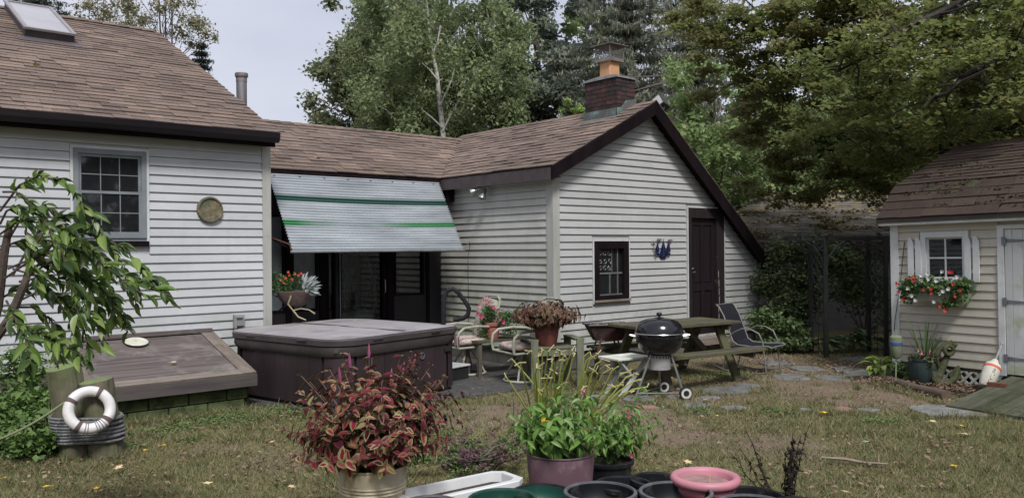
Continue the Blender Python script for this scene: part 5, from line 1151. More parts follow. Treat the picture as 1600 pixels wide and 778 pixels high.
# wooden armchair frame that carries the brown leaved pot
c = vw(.48, 10.35, .0); pc = thing('wooden_chair', 'low grey green wooden chair carrying a red brown plant pot', 'chair', c, VIEWROT+rad(14))
MT['greywood'] = M('grey_green_wood', (.10, .105, .078), (.17, .175, .13), 4, .9, .4, stretch=(4, 4, .5), c3=(.14, .17, .08), s3=4, cov3=.55)
for sx in (-1, 1):
    mb = MB(); mb.box((sx*.29-.045, -.27, 0), (sx*.29+.045, -.24, .60)); mb.build('leg', MT['greywood'], pc)
    mb = MB(); mb.box((sx*.29-.045, .24, 0), (sx*.29+.045, .27, .60)); mb.build('leg', MT['greywood'], pc)
    mb = MB(); mb.box((sx*.29-.06, -.239, .575), (sx*.29+.06, .239, .60)); mb.build('arm', MT['greywood'], pc)
for k in range(5): y = -.2+k*.1; mb = MB(); mb.box((-.24, y-.045, .485), (.24, y+.045, .505)); mb.build('seat_slat', MT['greywood'], pc)
mb = MB(); mb.box((-.23, -.235, .40), (.23, -.21, .48)); mb.box((-.23, .21, .40), (.23, .235, .48)); mb.build('apron', MT['greywood'], pc)
cpot2 = pot('plant_pot', 'red brown plastic pot with a wide coleus on the wooden chair', 'plant pot', vw(.42, 10.30, .507), .165, .27, MT['redplastic'], .74, .05, .03)
# sling chair by the brown door
c = vw(3.16, 11.3); sc_ = thing('sling_chair', 'dark mesh rocking lawn chair with pale frame right of the picnic table', 'chair', c, VIEWROT+rad(-38))
MT['sling'] = M('dark_mesh', (.014, .015, .020), (.024, .025, .032), 30, .85, .2, spec=.1); 
mb = MB()
ctr = [(-.30, .92), (-.27, .90), (-.20, .78), (-.13, .60), (-.07, .44), (.0, .395), (.2, .385), (.42, .40), (.46, .38)]
vs = [V((x, y, z)) for x, z in ctr for y in (-.24, .24)]; nq = len(vs); vs += [p+V((.006, 0, -.008)) for p in vs]; mb.add(vs, [(2*i, 2*i+1, 2*i+3, 2*i+2) for i in range(len(ctr)-1)]+[(nq+2*i+2, nq+2*i+3, nq+2*i+1, nq+2*i) for i in range(len(ctr)-1)]+[(2*i, 2*i+2, nq+2*i+2, nq+2*i) for i in range(len(ctr)-1)]+[(2*i+3, 2*i+1, nq+2*i+1, nq+2*i+3) for i in range(len(ctr)-1)]); mb.build('sling', MT['sling'], sc_)
MT['dullalu'] = M('dull_aluminium', (.24, .24, .22), (.16, .16, .15), 6, .5, metal=.3)
for sy in (-1, 1):
    mb = MB(); y = sy*.255
    mb.tube([(x, y, z) for x, z in ctr], .0095, 6); mb.tube([(-.14, y, .47), (-.06, y, .56), (.06, y, .615), (.18, y, .61), (.29, y, .56), (.34, y, .45), (.36, y, .25), (.385, y, .045)], .0095, 6); mb.tube([(-.09, y, .46), (-.17, y, .25), (-.22, y, .05)], .009, 6)
    mb.tube([(-.36, y, .11), (-.2, y, .05), (0, y, .022), (.2, y, .025), (.38, y, .05), (.52, y, .10)], .010, 6); mb.build('side_frame', MT['dullalu'], sc_, smooth=True)
mb = MB(); mb.tube([(-.29, -.25, .92), (-.29, .25, .92)], .0095, 6); mb.tube([(.46, -.25, .385), (.46, .25, .385)], .0095, 6); mb.build('cross_bar', MT['dullalu'], sc_)

# ================================================================== FOREGROUND POTS
def rimpos(px, ytop, r, zr):
    """centre of a rim of radius r at height zr whose far edge shows at ytop"""
    d = 5.0
    for _ in range(20):
        yc = ytop + r*(CAMH-zr)/d**2*FPX; d = (CAMH-zr)*FPX/(yc-389+(px-800)*.0087)
    p = CP+ray(px, yc)*d; return V((p.x, p.y, 0))
MT['greyrim'] = M('dusty_black_rim', (.055, .058, .068), (.12, .123, .135), 9, .6); MT['greenplastic'] = M('green_plastic', (.010, .055, .042), (.018, .075, .055), 4, .4, c3=(.06, .09, .08), s3=8, cov3=.60)
GP_ = 'empty nursery pots in the foreground'
for px, yt, r, zr, mt, rm, lab in ((938, 750, .195, .35, 'blackplastic', 'greyrim', 'left one of two large empty black pots in front of the plum pot'),
        (1056, 750, .195, .35, 'blackplastic', 'greyrim', 'right one of two large empty black pots, just before the pink bowl'),
        (785, 761, .18, .35, 'greenplastic', 'greenplastic', 'dark green pot in front of the white planter, at the bottom edge'),
        (846, 754, .17, .31, 'greenplastic', 'blackplastic', 'dark green ribbed pot between the purple pot and the green one'),
        (974, 742, .16, .31, 'blackplastic', 'blackplastic', 'black pot half hidden behind the gap of the two large front pots'),
        (1026, 736, .15, .30, 'blackplastic', 'blackplastic', 'small black pot just left of the pink bowl'),
        (1168, 757, .20, .30, 'blackplastic', 'blackplastic', 'wide black pot right of and behind the pink bowl'),
        (1176, 770, .19, .33, 'blackplastic', 'greyrim', 'black pot with a dusty rim, right of the two large front pots'),
        (1250, 774, .15, .30, 'blackplastic', 'blackplastic', 'rightmost black pot, only its far rim showing'),
        (672, 772, .15, .34, 'blackplastic', 'greyrim', 'black pot in front of the left end of the white planter')):
    p = rimpos(px, yt, r, zr); pot('nursery_pot', lab, 'pot', p, r, zr, MT[mt], .80, .03, .16, GP_, rings=(zr*.55,), rimmt=MT[rm])
pk = rimpos(1102, 729, .185, .37)
pot('red_pot', 'red pot turned under the pink bowl', 'pot', pk, .15, .235, M('red_plastic', (.30, .02, .035), (.22, .02, .03), 4, .4), .85, .03, .05)
pb_ = thing('bowl_planter', 'dusty pink plastic bowl planter with a rolled rim', 'planter', pk+V((0, 0, .252))); MT['pink'] = M('pink_plastic', (.50, .20, .25), (.42, .17, .21), 5, .5, c3=(.36, .22, .22), s3=9, cov3=.62)
mb = MB(); mb.lathe([(0, 0), (.13, .0), (.158, .015), (.174, .045), (.180, .068), (.192, .074), (.202, .090), (.203, .106), (.194, .120), (.178, .125), (.162, .120), (.152, .106), (.148, .06), (.11, .03), (0, .028)], 40); mb.build('body', MT['pink'], pb_, smooth=True)
mb = MB(); mb.disc(.149, .080, 24); mb.build('soil', M('dry_pink_soil', (.22, .12, .12), (.30, .2, .18), 14, .9, .5), pb_)
mb = MB(); mb.tube([(-.0, -.03, .075), (.003, -.032, .125)], .0035, 5); mb.build('dry_stem', M('dry_stem', (.5, .4, .22)), pb_)
MT['purple'] = M('purple_pot', (.105, .058, .075), (.135, .08, .098), 4, .42, c3=(.19, .14, .155), s3=6, cov3=.66)
pp = vw(73*5.5/1300, 5.5); pot('plant_pot', 'wide plum coloured pot of pepper plants in the middle front', 'plant pot', pp, .225, .365, MT['purple'], .88, .012, .05, rimw=.004)
vp = vw(150*5.75/1300, 5.85); pot('nursery_pot', 'dark pot behind the plum pot with a trailing green plant', 'pot', vp, .17, .22, MT['blackplastic'], .8, .03, .03)
MT['cream'] = M('cream_plastic', (.60, .53, .39), (.50, .44, .32), 4, .8, spec=.15, c3=(.36, .30, .18), s3=8, cov3=.6)
yp = vw(-221*4.88/1300, 4.88); yh = .45; pot('plant_pot', 'pale yellow ribbed pot holding the big red coleus', 'plant pot', yp, .205, yh, MT['cream'], .78, .012, .03, rings=(yh-.105, yh-.125, yh-.145), rimw=.003)
# white trough planter
a = vw(-.66, 4.78); b_ = vw(.0, 5.27); mid = (a+b_)/2; dr_ = (b_-a); tp = thing('trough_planter', 'long white plastic trough planter with dark soil', 'planter', mid, math.atan2(dr_.y, dr_.x)); L2 = dr_.length/2
def octo(l, w_, c, z): return [V((x, y, z)) for x, y in ((-l+c, -w_), (l-c, -w_), (l, -w_+c*.8), (l, w_-c*.8), (l-c, w_), (-l+c, w_), (-l, w_-c*.8), (-l, -w_+c*.8))]
mb = MB(); ringmesh(mb, [octo(L2*.86, .095, .05, 0), octo(L2*.95, .125, .06, .24), octo(L2, .15, .07, .243), octo(L2, .15, .07, .275), octo(L2-.012, .138, .065, .28), octo(L2-.05, .105, .05, .279), octo(L2-.055, .098, .05, .20)])
mb.build('body', M('white_plastic', (.66, .67, .68), (.56, .57, .58), 5, .4, c3=(.4, .38, .35), s3=9, cov3=.7), tp)
mb = MB(); mb.add(octo(L2-.056, .097, .05, .225), [(0, 1, 2, 3, 4, 5, 6, 7)]); mb.build('soil', MT['soil'], tp)
# ================================================================== SHED
SR = rad(-97.85); A_ = vw(4.87, 10.6)
shed = thing('shed', 'small cream sided garden shed with gambrel roof and white trim', 'shed', A_, rot=(0, rad(-.6), SR))
PT = Pl((0, 0, 0), (1, 0, 0), (0, -1, 0)); PTL = Pl((0, 0, 0), (0, 1, 0), (-1, 0, 0))
SW, SD = 3.7, 3.4
def lsolid(name, mt, parts, parent=shed, bevel=0):
    mb = MB()
    for pl, *q in parts: pl.box(mb, *q)
    return mb.build(name, mt, parent, bevel=bevel)
HW, HD = (.43, .93, 1.27, 1.80), (1.38, 2.9, .22, 1.86)
sw = lsolid('wall', MT['sidingT'], [(PT, a, b, c, d, -.1, -.006) for a, b, c, d in wall_pieces(0, SW, .24, 2.0, [HW, HD])])
siding(PT, sw, MT['sidingT'], .24, 1.97, .1016, lambda z: .085, lambda z: SW-.08, [(HW[0]-.07, HW[1]+.07, HW[2]-.02, HW[3]+.06), (HD[0]-.075, HD[1]+.07, 0, HD[3]+.05)], 0, d=.016, world=False, rnd=random.Random(2))
swl = lsolid('wall', MT['sidingT'], [(PTL, .1, SD, .24, 2.0, -.1, -.006)])
siding(PTL, swl, MT['sidingT'], .24, 1.97, .1016, lambda z: .085, lambda z: SD-.08, [], 0, d=.016, world=False)
mb = MB(); mb.prism([(0.01, .1, 2.0), (0.01, SD, 2.0), (0.01, SD-.3, 2.40), (0.01, SD/2, 2.98), (0.01, .3, 2.40)], (.08, 0, 0)); mb.build('gable_wall', MT['sidingT'], shed)
mb = MB(); mb.box((SW-.1, .1, .24), (SW, SD, 2.0)); mb.box((0, SD-.05, .24), (SW, SD, 2.)); mb.prism([(SW-.1, .1, 2.0), (SW-.1, SD, 2.0), (SW-.1, SD-.3, 2.40), (SW-.1, SD/2, 2.98), (SW-.1, .3, 2.40)], (.09, 0, 0)); mb.build('wall', MT['sidingT'], shed)
lsolid('corner_board', MT['trimwhite'], [(PT, -.022, .085, .20, 1.96, -.004, .024), (PTL, .006, .085, .20, 1.96, 0, .022)])
lsolid('fascia', MT['trimwhite'], [(PT, -.13, SW+.13, 1.955, 2.045, .10, .125), (PT, -.13, SW+.13, 1.95, 1.965, .0, .0995)])
lsolid('floor_frame', MT['darkwood'], [(PT, .02, SW-.02, .14, .235, -.1, -.02), (PTL, .02, SD, .14, .235, -.1, -.02)])
# roof
rp = [(-.14, 2.035), (.27, 2.47), (SD/2, 3.06), (SD-.27, 2.47), (SD+.14, 2.035)]
mb = MB(); mb.prism([(-.12, y, z) for y, z in rp]+[(-.12, y, z-.05) for y, z in rp[::-1]], (SW+.24, 0, 0)); srf = mb.build('roof', MT['underlay'], shed)
mb = MB(); mb.prism([(-.145, y, z) for y, z in rp]+[(-.145, y, z-.11) for y, z in rp[::-1]], (.024, 0, 0)); mb.build('rake_board', M('brown_rake', (.07, .055, .05)), srf)
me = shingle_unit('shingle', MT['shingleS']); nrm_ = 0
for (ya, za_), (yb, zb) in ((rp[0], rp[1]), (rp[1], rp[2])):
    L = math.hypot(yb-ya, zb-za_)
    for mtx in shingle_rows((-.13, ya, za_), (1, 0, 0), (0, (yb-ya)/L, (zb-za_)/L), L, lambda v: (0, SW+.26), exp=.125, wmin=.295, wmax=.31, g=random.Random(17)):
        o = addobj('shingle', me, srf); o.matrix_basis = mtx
mb = MB(); mb.box((-.125, SD/2-.1, 3.03), (SW+.12, SD/2+.1, 3.075)); mb.build('ridge_cap', MT['shingleS'], srf)
# debris and moss lying on the shed roof
cl = [((random.uniform(0, 2.4), y_, 2.47+(y_-.27)*.4126+.02), (.25, .06, .012)) for y_ in [random.uniform(.2, 1.0) for _ in range(26)]]+[((random.uniform(0, 2.4), y_, 2.035+(y_+.14)*1.06+.03), (.2, .03, .02)) for y_ in [random.uniform(-.1, .22) for _ in range(16)]]
cloud('leaf_litter', leafmat('roof_litter', [(0, (.03, .022, .018)), (.6, (.07, .05, .035)), (1, (.06, .07, .03))], .9, .05), srf, cl, 1000, .03, flat=.9, world=False, seed=3)
# shed window
def lwindow(u0, u1, z0, z1):
    fr = .055; mb = MB()
    PT.box(mb, u0-.045, u0+.02, z0-.03, z1+.06, -.03, .03); PT.box(mb, u1-.02, u1+.045, z0-.03, z1+.06, -.03, .03); PT.box(mb, u0+.02, u1-.02, z1-.01, z1+.06, -.03, .0295); PT.box(mb, u0+.02, u1-.02, z0-.03, z0+.02, -.03, .0295)
    w_ = mb.build('window', MT['trimwhite'], shed); a, b, c, d = u0+.02, u1-.02, z0+.02, z1-.01; um, zm = (a+b)/2, (c+d)/2
    mb = MB(); PT.box(mb, a, a+.025, c, d, -.02, .0); PT.box(mb, b-.025, b, c, d, -.02, 0); PT.box(mb, a+.025, b-.025, c, c+.02, -.02, -.0005); PT.box(mb, a+.025, b-.025, d-.02, d, -.02, -.0005)
    PT.box(mb, um-.009, um+.009, c+.02, d-.02, -.02, -.003); PT.box(mb, a+.025, b-.025, zm-.009, zm+.009, -.02, -.0035); mb.build('sash', MT['trimwhite'], w_)
    for p, q in ((a+.025, um-.009), (um+.009, b-.025)):
        for r_, s_ in ((c+.02, zm-.009), (zm+.009, d-.02)): mb = MB(); PT.box(mb, p, q, r_, s_, -.016, -.012); mb.build('pane', MT['glassdoor'], w_)
lwindow(*HW)
mb = MB(); mb.box((.3, .12, 1.1), (1.1, .9, 1.95)); mb.build('interior', MT['room'], shed)
for x0 in (.225, 1.015-.08):   # two pickets and rails make each shutter
    sh = MB()
    for k in range(1): pass
    pk_ = [(x0, x0+.072), (x0+.098, x0+.17)]; bs = None
    for i, (a, b) in enumerate(pk_):
        mb = MB(); z0, z1 = 1.285-(.03 if x0 > .5 and i else 0), 1.79; PT.quad(mb, [(a, z0+.03), (a+.02, z0), (b-.005, z0), (b, z0+.05), (b, z1-.06), (b-.03, z1), (a+.005, z1), (a, z1-.02)], .026, .044)
        if bs is None: bs = mb.build('shutter', MT['trimwhite'], shed)
        else: mb.build('slat', MT['trimwhite'], bs)
    mb = MB(); PT.box(mb, x0+.01, x0+.165, 1.66, 1.70, .0255, .0335) if 0 else PT.box(mb, x0+.01, x0+.165, 1.655, 1.695, .012, .0255); PT.box(mb, x0+.01, x0+.165, 1.36, 1.40, .012, .0255); mb.build('rail', MT['trimwhite'], bs)
# shed door
mb = MB(); PT.box(mb, HD[0]-.075, HD[0]-.005, .2, HD[3]+.05, -.02, .03); PT.box(mb, HD[0]-.005, HD[1]+.07, HD[3]+.005, HD[3]+.05, -.02, .0295); mb.build('door_frame', MT['trimwhite'], shed)
MT['doorwhite'] = M('shed_door_white', (.56, .575, .58), (.47, .485, .485), 3, .5, .08, stretch=(2, 2, .4), c3=(.36, .40, .27), s3=2.2, cov3=.60)
sdr = lsolid('door', MT['doorwhite'], [(PT, HD[0]+.003, HD[1], HD[2], HD[3], -.03, .004)])
for k in range(10): a = HD[0]+.085+k*.115; lsolid('door_board', MT['doorwhite'], [(PT, a, a+.111, HD[2]+.002, HD[3]-.003, .0042, .016)], sdr)
lsolid('door_stile', MT['doorwhite'], [(PT, HD[0]+.004, HD[0]+.081, HD[2]+.001, HD[3]-.002, .0042, .018)], sdr)
MT['hinge'] = M('grey_hinge', (.16, .17, .19), (.22, .23, .25), 12, .5, metal=.4)
for z in (1.73, 1.04, .40):
    mb = MB(); PT.box(mb, HD[0]-.025, HD[0]+.02, z-.045, z+.045, .031, .036); PT.quad(mb, [(HD[0]+.02, z-.022), (HD[0]+.23, z-.008), (HD[0]+.23, z+.008), (HD[0]+.02, z+.022)], .0185, .0235); mb.tube([PT.p(HD[0]+.004, z-.05, .03), PT.p(HD[0]+.004, z+.05, .03)], .007, 6); mb.build('hinge', MT['hinge'], sdr)
# lattice skirt
MT['lattice'] = M('white_lattice', (.52, .52, .50), (.38, .39, .34), 7, .6, c3=(.25, .28, .16), s3=6, cov3=.58)
for d_ in (-1, 1):
    for k in range(14):
        x = -.02+k*.115+(.0575 if 0 else 0); xa, xb = (x, x+.20) if d_ > 0 else (x+.20, x)
        if max(xa, xb) > 1.5: continue
        mb = MB(); h = .021; o_ = .012 if d_ > 0 else .004
        PT.quad(mb, [(xa-h, .0), (xa+h, .0), (xb+h, .20), (xb-h, .20)], o_, o_+.007); mb.build('lattice_slat', MT['lattice'], shed)
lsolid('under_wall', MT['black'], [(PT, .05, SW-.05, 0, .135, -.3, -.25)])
mb = MB(); tag_ = mb.tube([PT.p(.17, 1.75, .02), PT.p(.12, 1.3, .03), PT.p(.04, .75, .05), PT.p(.02, .62, .04)], .005, 5); mb.build('cord', MT['black'], shed)
# ramp
rmp = thing('ramp', 'grey green plank ramp leading up to the white shed door', 'ramp', A_, SR)
MT['rampwood'] = M('ramp_board', (.055, .058, .042), (.095, .097, .070), 3, .95, .35, spec=.1, stretch=(5, .5, 5), c3=(.05, .06, .03), s3=3, cov3=.55, vary=.15)
for k in range(11):
    a = 1.42+k*.145; mb = MB(); mb.prism([(a, -.02, .185), (a, -1.33, .005), (a, -1.33, .035), (a, -.02, .215)], (.139, 0, 0)); mb.build('board', MT['rampwood'], rmp)
mb = MB(); mb.prism([(1.44, -.04, 0), (1.44, -1.25, .0), (1.44, -.04, .18)], (.04, 0, 0)); mb.prism([(2.9, -.04, 0), (2.9, -1.25, .0), (2.9, -.04, .18)], (.04, 0, 0)); mb.build('bearer', MT['darkwood'], rmp)
def shp(x, y, z=0): return A_+V((math.cos(SR)*x-math.sin(SR)*y, math.sin(SR)*x+math.cos(SR)*y, z))
# window box
MT['boxwood'] = M('pale_green_box', (.22, .25, .19), (.30, .32, .26), 5, .7)
wb = thing('window_box', 'pale green window box of red and white impatiens below the shed window', 'window box', shp(.665, -.12, 1.03), SR)
mb = MB(); mb.prism([(-.30, -.07, 0), (.30, -.07, 0), (.31, -.09, .15), (-.31, -.09, .15)], (0, .02, 0)); mb.box((-.30, .06, 0), (.30, .08, .15)); mb.box((-.30, -.05, 0), (.30, .06, .02)); mb.box((-.30, -.05, .02), (-.28, .06, .15)); mb.box((.28, -.05, .02), (.30, .06, .15)); mb.build('box', MT['boxwood'], wb)
GREENM = leafmat('impatiens_leaf', [(0, (.05, .10, .03)), (.5, (.09, .16, .05)), (1, (.14, .21, .07))], .5, .25)
mb = MB(); mb.box((-.27, -.05, .1), (.27, .06, .13)); mb.build('soil', MT['soil'], wb)
g = random.Random(5); cl = [((g.uniform(-.36, .34), g.uniform(-.14, .02), g.uniform(.12, .26)), (.09, .08, .07)) for _ in range(26)]+[((g.uniform(-.42, -.2), -.1, g.uniform(-.02, .15)), (.07, .05, .08)) for _ in range(8)]+[((g.uniform(.1, .36), -.11, g.uniform(-.05, .1)), (.07, .05, .07)) for _ in range(7)]
cloud('foliage', GREENM, wb, cl, 2600, .040, world=False, flat=.3, aspect=.6)
def flower(parent, pos, r, mt, world=False, name='flower'):
    mb = MB(); p = V(pos); g_ = random
    for k in range(5):
        a = 2*PI*k/5+g_.random(); d = V((math.cos(a), -.35+g_.uniform(-.1, .1), math.sin(a))); s_ = V((-math.sin(a), 0, math.cos(a))); mb.add([p, p+d*r*.6+s_*r*.5, p+d*r*1.05, p+d*r*.6-s_*r*.5], [(0, 1, 2, 3)])
    return mb.build(name, mt, parent, world=world)
RED = M('red_petal', (.55, .03, .03), (.62, .06, .05), 30, .6); WHITE = M('white_petal', (.72, .72, .70), (.62, .62, .6), 30, .6); PINK = M('pink_petal', (.46, .14, .21), (.50, .22, .27), 30, .6); MAG = M('magenta_petal', (.36, .03, .11), (.42, .08, .15), 20, .6); ORANGE = M('orange_petal', (.42, .09, .025), (.36, .045, .025), 20, .6)
for px_, pz_, c_ in ((-.43, .12, RED), (-.41, .02, MAG), (-.30, .20, RED), (-.24, .17, RED), (-.22, .21, RED), (-.09, .06, RED), (.0, .08, RED), (.0, .02, RED), (.20, .28, RED), (.23, .27, RED), (.26, .14, RED), (.34, .07, RED), (.10, -.13, RED), (.16, -.17, RED), (-.38, -.07, RED), (.28, .0, RED), (-.12, .23, WHITE), (-.06, .25, WHITE), (-.04, .19, WHITE), (-.14, .17, WHITE), (.05, .17, WHITE), (.14, .05, WHITE), (.10, .02, WHITE), (-.26, -.02, WHITE), (-.2, -.07, WHITE), (.02, -.08, WHITE), (.14, .28, WHITE), (-.3, .07, WHITE), (.20, .08, WHITE), (.30, .22, WHITE)):
    flower(wb, (px_, -.16+g.uniform(-.03, .02), pz_+.08), g.uniform(.020, .028), c_)

# mulch bed at the foot of the shed wall
bd = MB(); bn = 14; top = []
for i in range(bn):
    t_ = i/(bn-1); x = -.15+t_*1.62; top.append((shp(x, -.02), shp(x, -.25-.0*t_, 0), shp(x, -.55-.15*t_, 0)))
vs = []
for i, (a, b, c) in enumerate(top):
    t_ = i/(bn-1); h = .02+.075*t_+.008*math.sin(i*2.7); vs += [a+V((0, 0, h)), b+V((0, 0, h*.95+.006*math.sin(i*4.1))), c+V((0, 0, -.02))]
bd.add(vs, [(3*i+j, 3*i+j+1, 3*i+j+4, 3*i+j+3) for i in range(bn-1) for j in (0, 1)]); o = bd.build('flower_bed', MT['soil'], smooth=True); o['kind'] = 'structure'
cl = [(shp(g.uniform(0, 1.4), g.uniform(-.5, -.05), .06), (.14, .10, .03)) for _ in range(40)]
o = cloud('mulch', MT['litter'], None, cl, 1500, .035, flat=1.0, seed=88); tag(o, 'brown wood chips and leaves in the bed along the shed wall', 'mulch')
# things in front of the shed
def strapplant(name, parent, base, n, L, spread, mt, w_=.012, world=True, seed=1, droop=.5, up=1.0):
    g = random.Random(seed); mb = MB()
    for k in range(n):
        a = g.uniform(0, 2*PI); l = L*g.uniform(.6, 1.05); s_ = g.uniform(.15, 1)*spread; d = V((math.cos(a), math.sin(a), 0)); pts = []
        for i in range(7):
            t_ = i/6; pts.append(V(base)+d*(s_*t_*l+.02)+V((0, 0, up*l*t_*(1-droop*s_*t_))))
        sd_ = V((-d.y, d.x, 0)); vs = []
        for i, p in enumerate(pts): ww = w_*(1-(i/6)**2*.95); vs += [p-sd_*ww, p+V((0, 0, -ww*.5)), p+sd_*ww]
        mb.add(vs, [(3*i+j, 3*i+3+j, 3*i+4+j, 3*i+1+j) for i in range(6) for j in (0, 1)])
    return mb.build(name, mt, parent, world=world, smooth=True)
bp = gp(1446, 604); bp.z = 0
MT['barrelgreen'] = M('green_barrel', (.014, .026, .027), (.026, .042, .042), 5, .5, .1, c3=(.06, .08, .07), s3=7, cov3=.62)
brl = thing('barrel_planter', 'dark green barrel shaped planter with pink flowers and a spiky plant', 'planter', bp+V((0, 0, .02)))
mb = MB(); mb.lathe([(0, 0), (.15, 0), (.17, .05), (.185, .14), (.185, .24), (.178, .30), (.19, .305), (.19, .33), (.17, .33), (.168, .26), (0, .26)], 30); mb.build('body', MT['barrelgreen'], brl, smooth=True)
for k in range(10):
    a = 2*PI*k/10; mb = MB(); mb.tube([(math.cos(a)*.172, math.sin(a)*.172, .05), (math.cos(a)*.187, math.sin(a)*.187, .14), (math.cos(a)*.187, math.sin(a)*.187, .24), (math.cos(a)*.18, math.sin(a)*.18, .30)], .004, 4); mb.build('stave_ridge', MT['barrelgreen'], brl)
mb = MB(); mb.disc(.168, .29, 24); mb.build('soil', MT['soil'], brl)
SPK = leafmat('spike_leaf', [(0, (.07, .13, .04)), (.5, (.12, .19, .07)), (1, (.18, .22, .10))], .5, .2)
strapplant('spiky_foliage', brl, (0, 0, .28), 34, .62, .62, SPK, .009, world=False, seed=3, droop=.45)
cl = [((random.uniform(-.14, .14), random.uniform(-.14, .14), .34), (.07, .07, .05)) for _ in range(9)]+[((random.uniform(-.16, .16), -.12, .27), (.05, .04, .07)) for _ in range(4)]
cloud('foliage', leafmat('olive_leaf', [(0, (.07, .09, .04)), (1, (.16, .17, .09))]), brl, cl, 700, .035, world=False)
for x, y, z, c_ in ((-.14, -.1, .43, PINK), (-.11, -.12, .40, PINK), (-.02, -.1, .38, PINK), (.0, -.1, .42, PINK), (.03, -.12, .35, PINK), (.13, -.06, .37, PINK), (.15, -.05, .34, PINK)): 
    q = V((x, y, 0)); q.rotate(Matrix.Rotation(VIEWROT, 3, 'Z')); flower(brl, (q.x, q.y, z), .03, c_)
q = V((.05, -.05, 0)); q.rotate(Matrix.Rotation(VIEWROT, 3, 'Z')); mb = MB(); mb.tube([(q.x, q.y, .28), (q.x, q.y, .48), (q.x+.015, q.y, .51), (q.x+.03, q.y, .47)], .008, 6); mb.build('hook', MT['black'], brl)
# anchor
MT['anchor'] = M('mossy_iron', (.060, .062, .038), (.105, .10, .065), 9, .95, 1., bscale=16, spec=.1, bdist=.03, c3=(.045, .06, .025), s3=5, cov3=.55)
def P_(x, y, d=9.95): return at(x, y, d-.12)
anc = thing('anchor', 'big old moss covered anchor leaning against the shed wall', 'anchor', gp(1476, 600))
mb = MB(); mb.tube([P_(1484, 546), P_(1480, 556), P_(1474, 570), P_(1468, 584), P_(1464, 594)], [.028, .034, .042, .048, .054], 10); mb.tube([P_(1459, 580), P_(1459, 590), P_(1463, 597), P_(1472, 599, 9.9), P_(1484, 597, 9.88), P_(1492, 590, 9.9), P_(1497, 578, 9.93)], [.028, .038, .048, .046, .040, .034, .022], 10); mb.build('shank', MT['anchor'], anc, world=True, smooth=True)
mb = MB(); mb.prism([P_(1482, 586), P_(1499, 571), P_(1503, 590), P_(1494, 596)], FW*.03); mb.build('fluke', MT['anchor'], anc, world=True)
mb = MB(); c = P_(1483, 547, 9.9); mb.tube([c+RT*math.cos(a)*.052+UP*math.sin(a)*.052 for a in [2*PI*k/20 for k in range(20)]], .024, 8, closed=True); mb.build('eye', MT['anchor'], anc, world=True, smooth=True)
mb = MB(); mb.tube([P_(1463, 556), P_(1468, 546), P_(1477, 539), P_(1486, 536), P_(1493, 541)], [.025, .035, .04, .04, .035], 8); mb.tube([P_(1466, 552), P_(1464, 562), P_(1468, 574)], [.03, .022, .02], 7); mb.build('stock', MT['anchor'], anc, world=True, smooth=True)
# buoys
MT['buoygreen'] = M('faded_green_foam', (.14, .17, .11), (.20, .22, .15), 8, .9, .4, c3=(.10, .13, .06), s3=8, cov3=.56)
c = P_(1400, 541, 10.3); by = thing('buoy', 'grey green buoy with a blue stripe on a stick at the shed corner', 'buoy', c)
mb = MB(); mb.lathe([(0, -.155), (.035, -.15), (.055, -.12), (.068, -.04), (.073, .06), (.070, .115), (.05, .135), (0, .14)], 22); mb.build('body', MT['buoygreen'], by, smooth=True)
mb = MB(); mb.lathe([(.0725, .015), (.0752, .016), (.0758, .05), (.074, .052)], 22); mb.build('stripe', M('blue_stripe', (.02, .06, .22), (.05, .10, .26), 12, .8), by, smooth=True)
mb = MB(); mb.tube([(0, 0, -.15), (-.01, 0, -.35), (0, .01, -.52)], .008, 6); mb.tube([(0, 0, .14), (-.005, 0, .20)], .009, 6); mb.build('stick', M('green_stick', (.25, .33, .20)), by)
c = at(1539, 604, 9.25); ax = (at(1562, 546, 9.40)-c); ax.normalize()
bz = ax; bx_ = bz.cross(FW).normalized(); byv = bz.cross(bx_); BMX = Matrix(((bx_.x, byv.x, bz.x, c.x), (bx_.y, byv.y, bz.y, c.y), (bx_.z, byv.z, bz.z, c.z), (0, 0, 0, 1)))
b2 = thing('buoy', 'white lobster buoy with an orange band leaning beside the ramp', 'buoy', c)
mb = MB(); mb.lathe([(0, 0), (.055, .0), (.07, .02), (.083, .12), (.09, .20), (.088, .235)], 26, BMX); mb.lathe([(.088, .235), (.0875, .265), (.075, .29), (.045, .315), (.03, .35), (.025, .355), (0, .356)], 26, BMX); mb.build('body', M('buoy_white', (.58, .57, .50), (.46, .45, .38), 7, .7, .1, c3=(.36, .36, .25), s3=6, cov3=.64), b2, world=True, smooth=True)
mb = MB(); mb.lathe([(.088, .228), (.0915, .229), (.091, .256), (.0865, .258)], 26, BMX); mb.build('band', M('orange_band', (.62, .13, .07), (.55, .10, .06), 10, .7), b2, world=True, smooth=True)
mb = MB(); mb.tube([BMX @ V((0, 0, .35)), BMX @ V((0, 0, .56))], .011, 8); mb.tube([BMX @ V((0, 0, .56)), BMX @ V((0, 0, .58))], .016, 8); mb.build('spindle', M('grey_stick', (.3, .3, .3)), b2, world=True)
cu = bpy.data.curves.new('lettering', 'FONT'); cu.body = 'LALTon'; cu.size = .052; cu.extrude = .0; cu.space_character = 1.05; to = bpy.data.objects.new('tmp_text', cu)
COL.objects.link(to); me_t = bpy.data.meshes.new_from_object(to); bpy.data.objects.remove(to)
me_t.materials.clear(); me_t.materials.append(M('black_ink', (.03, .03, .035), rough=.8)); me_t.name = 'lettering'
view_l = (BMX.to_3x3().inverted() @ (CP-c)); a0 = math.atan2(view_l.y, view_l.x)
for v in me_t.vertices:    # wrap the letters round the side of the buoy
    h = .035+v.co.x*1.0; r_ = .0705+(h-.02)*.105; a = a0+.0 - (-1)*(v.co.y-.018)/r_ * 1.0 + .35; r2 = r_+.0022; v.co = BMX @ V((math.cos(a)*r2, math.sin(a)*r2, h))
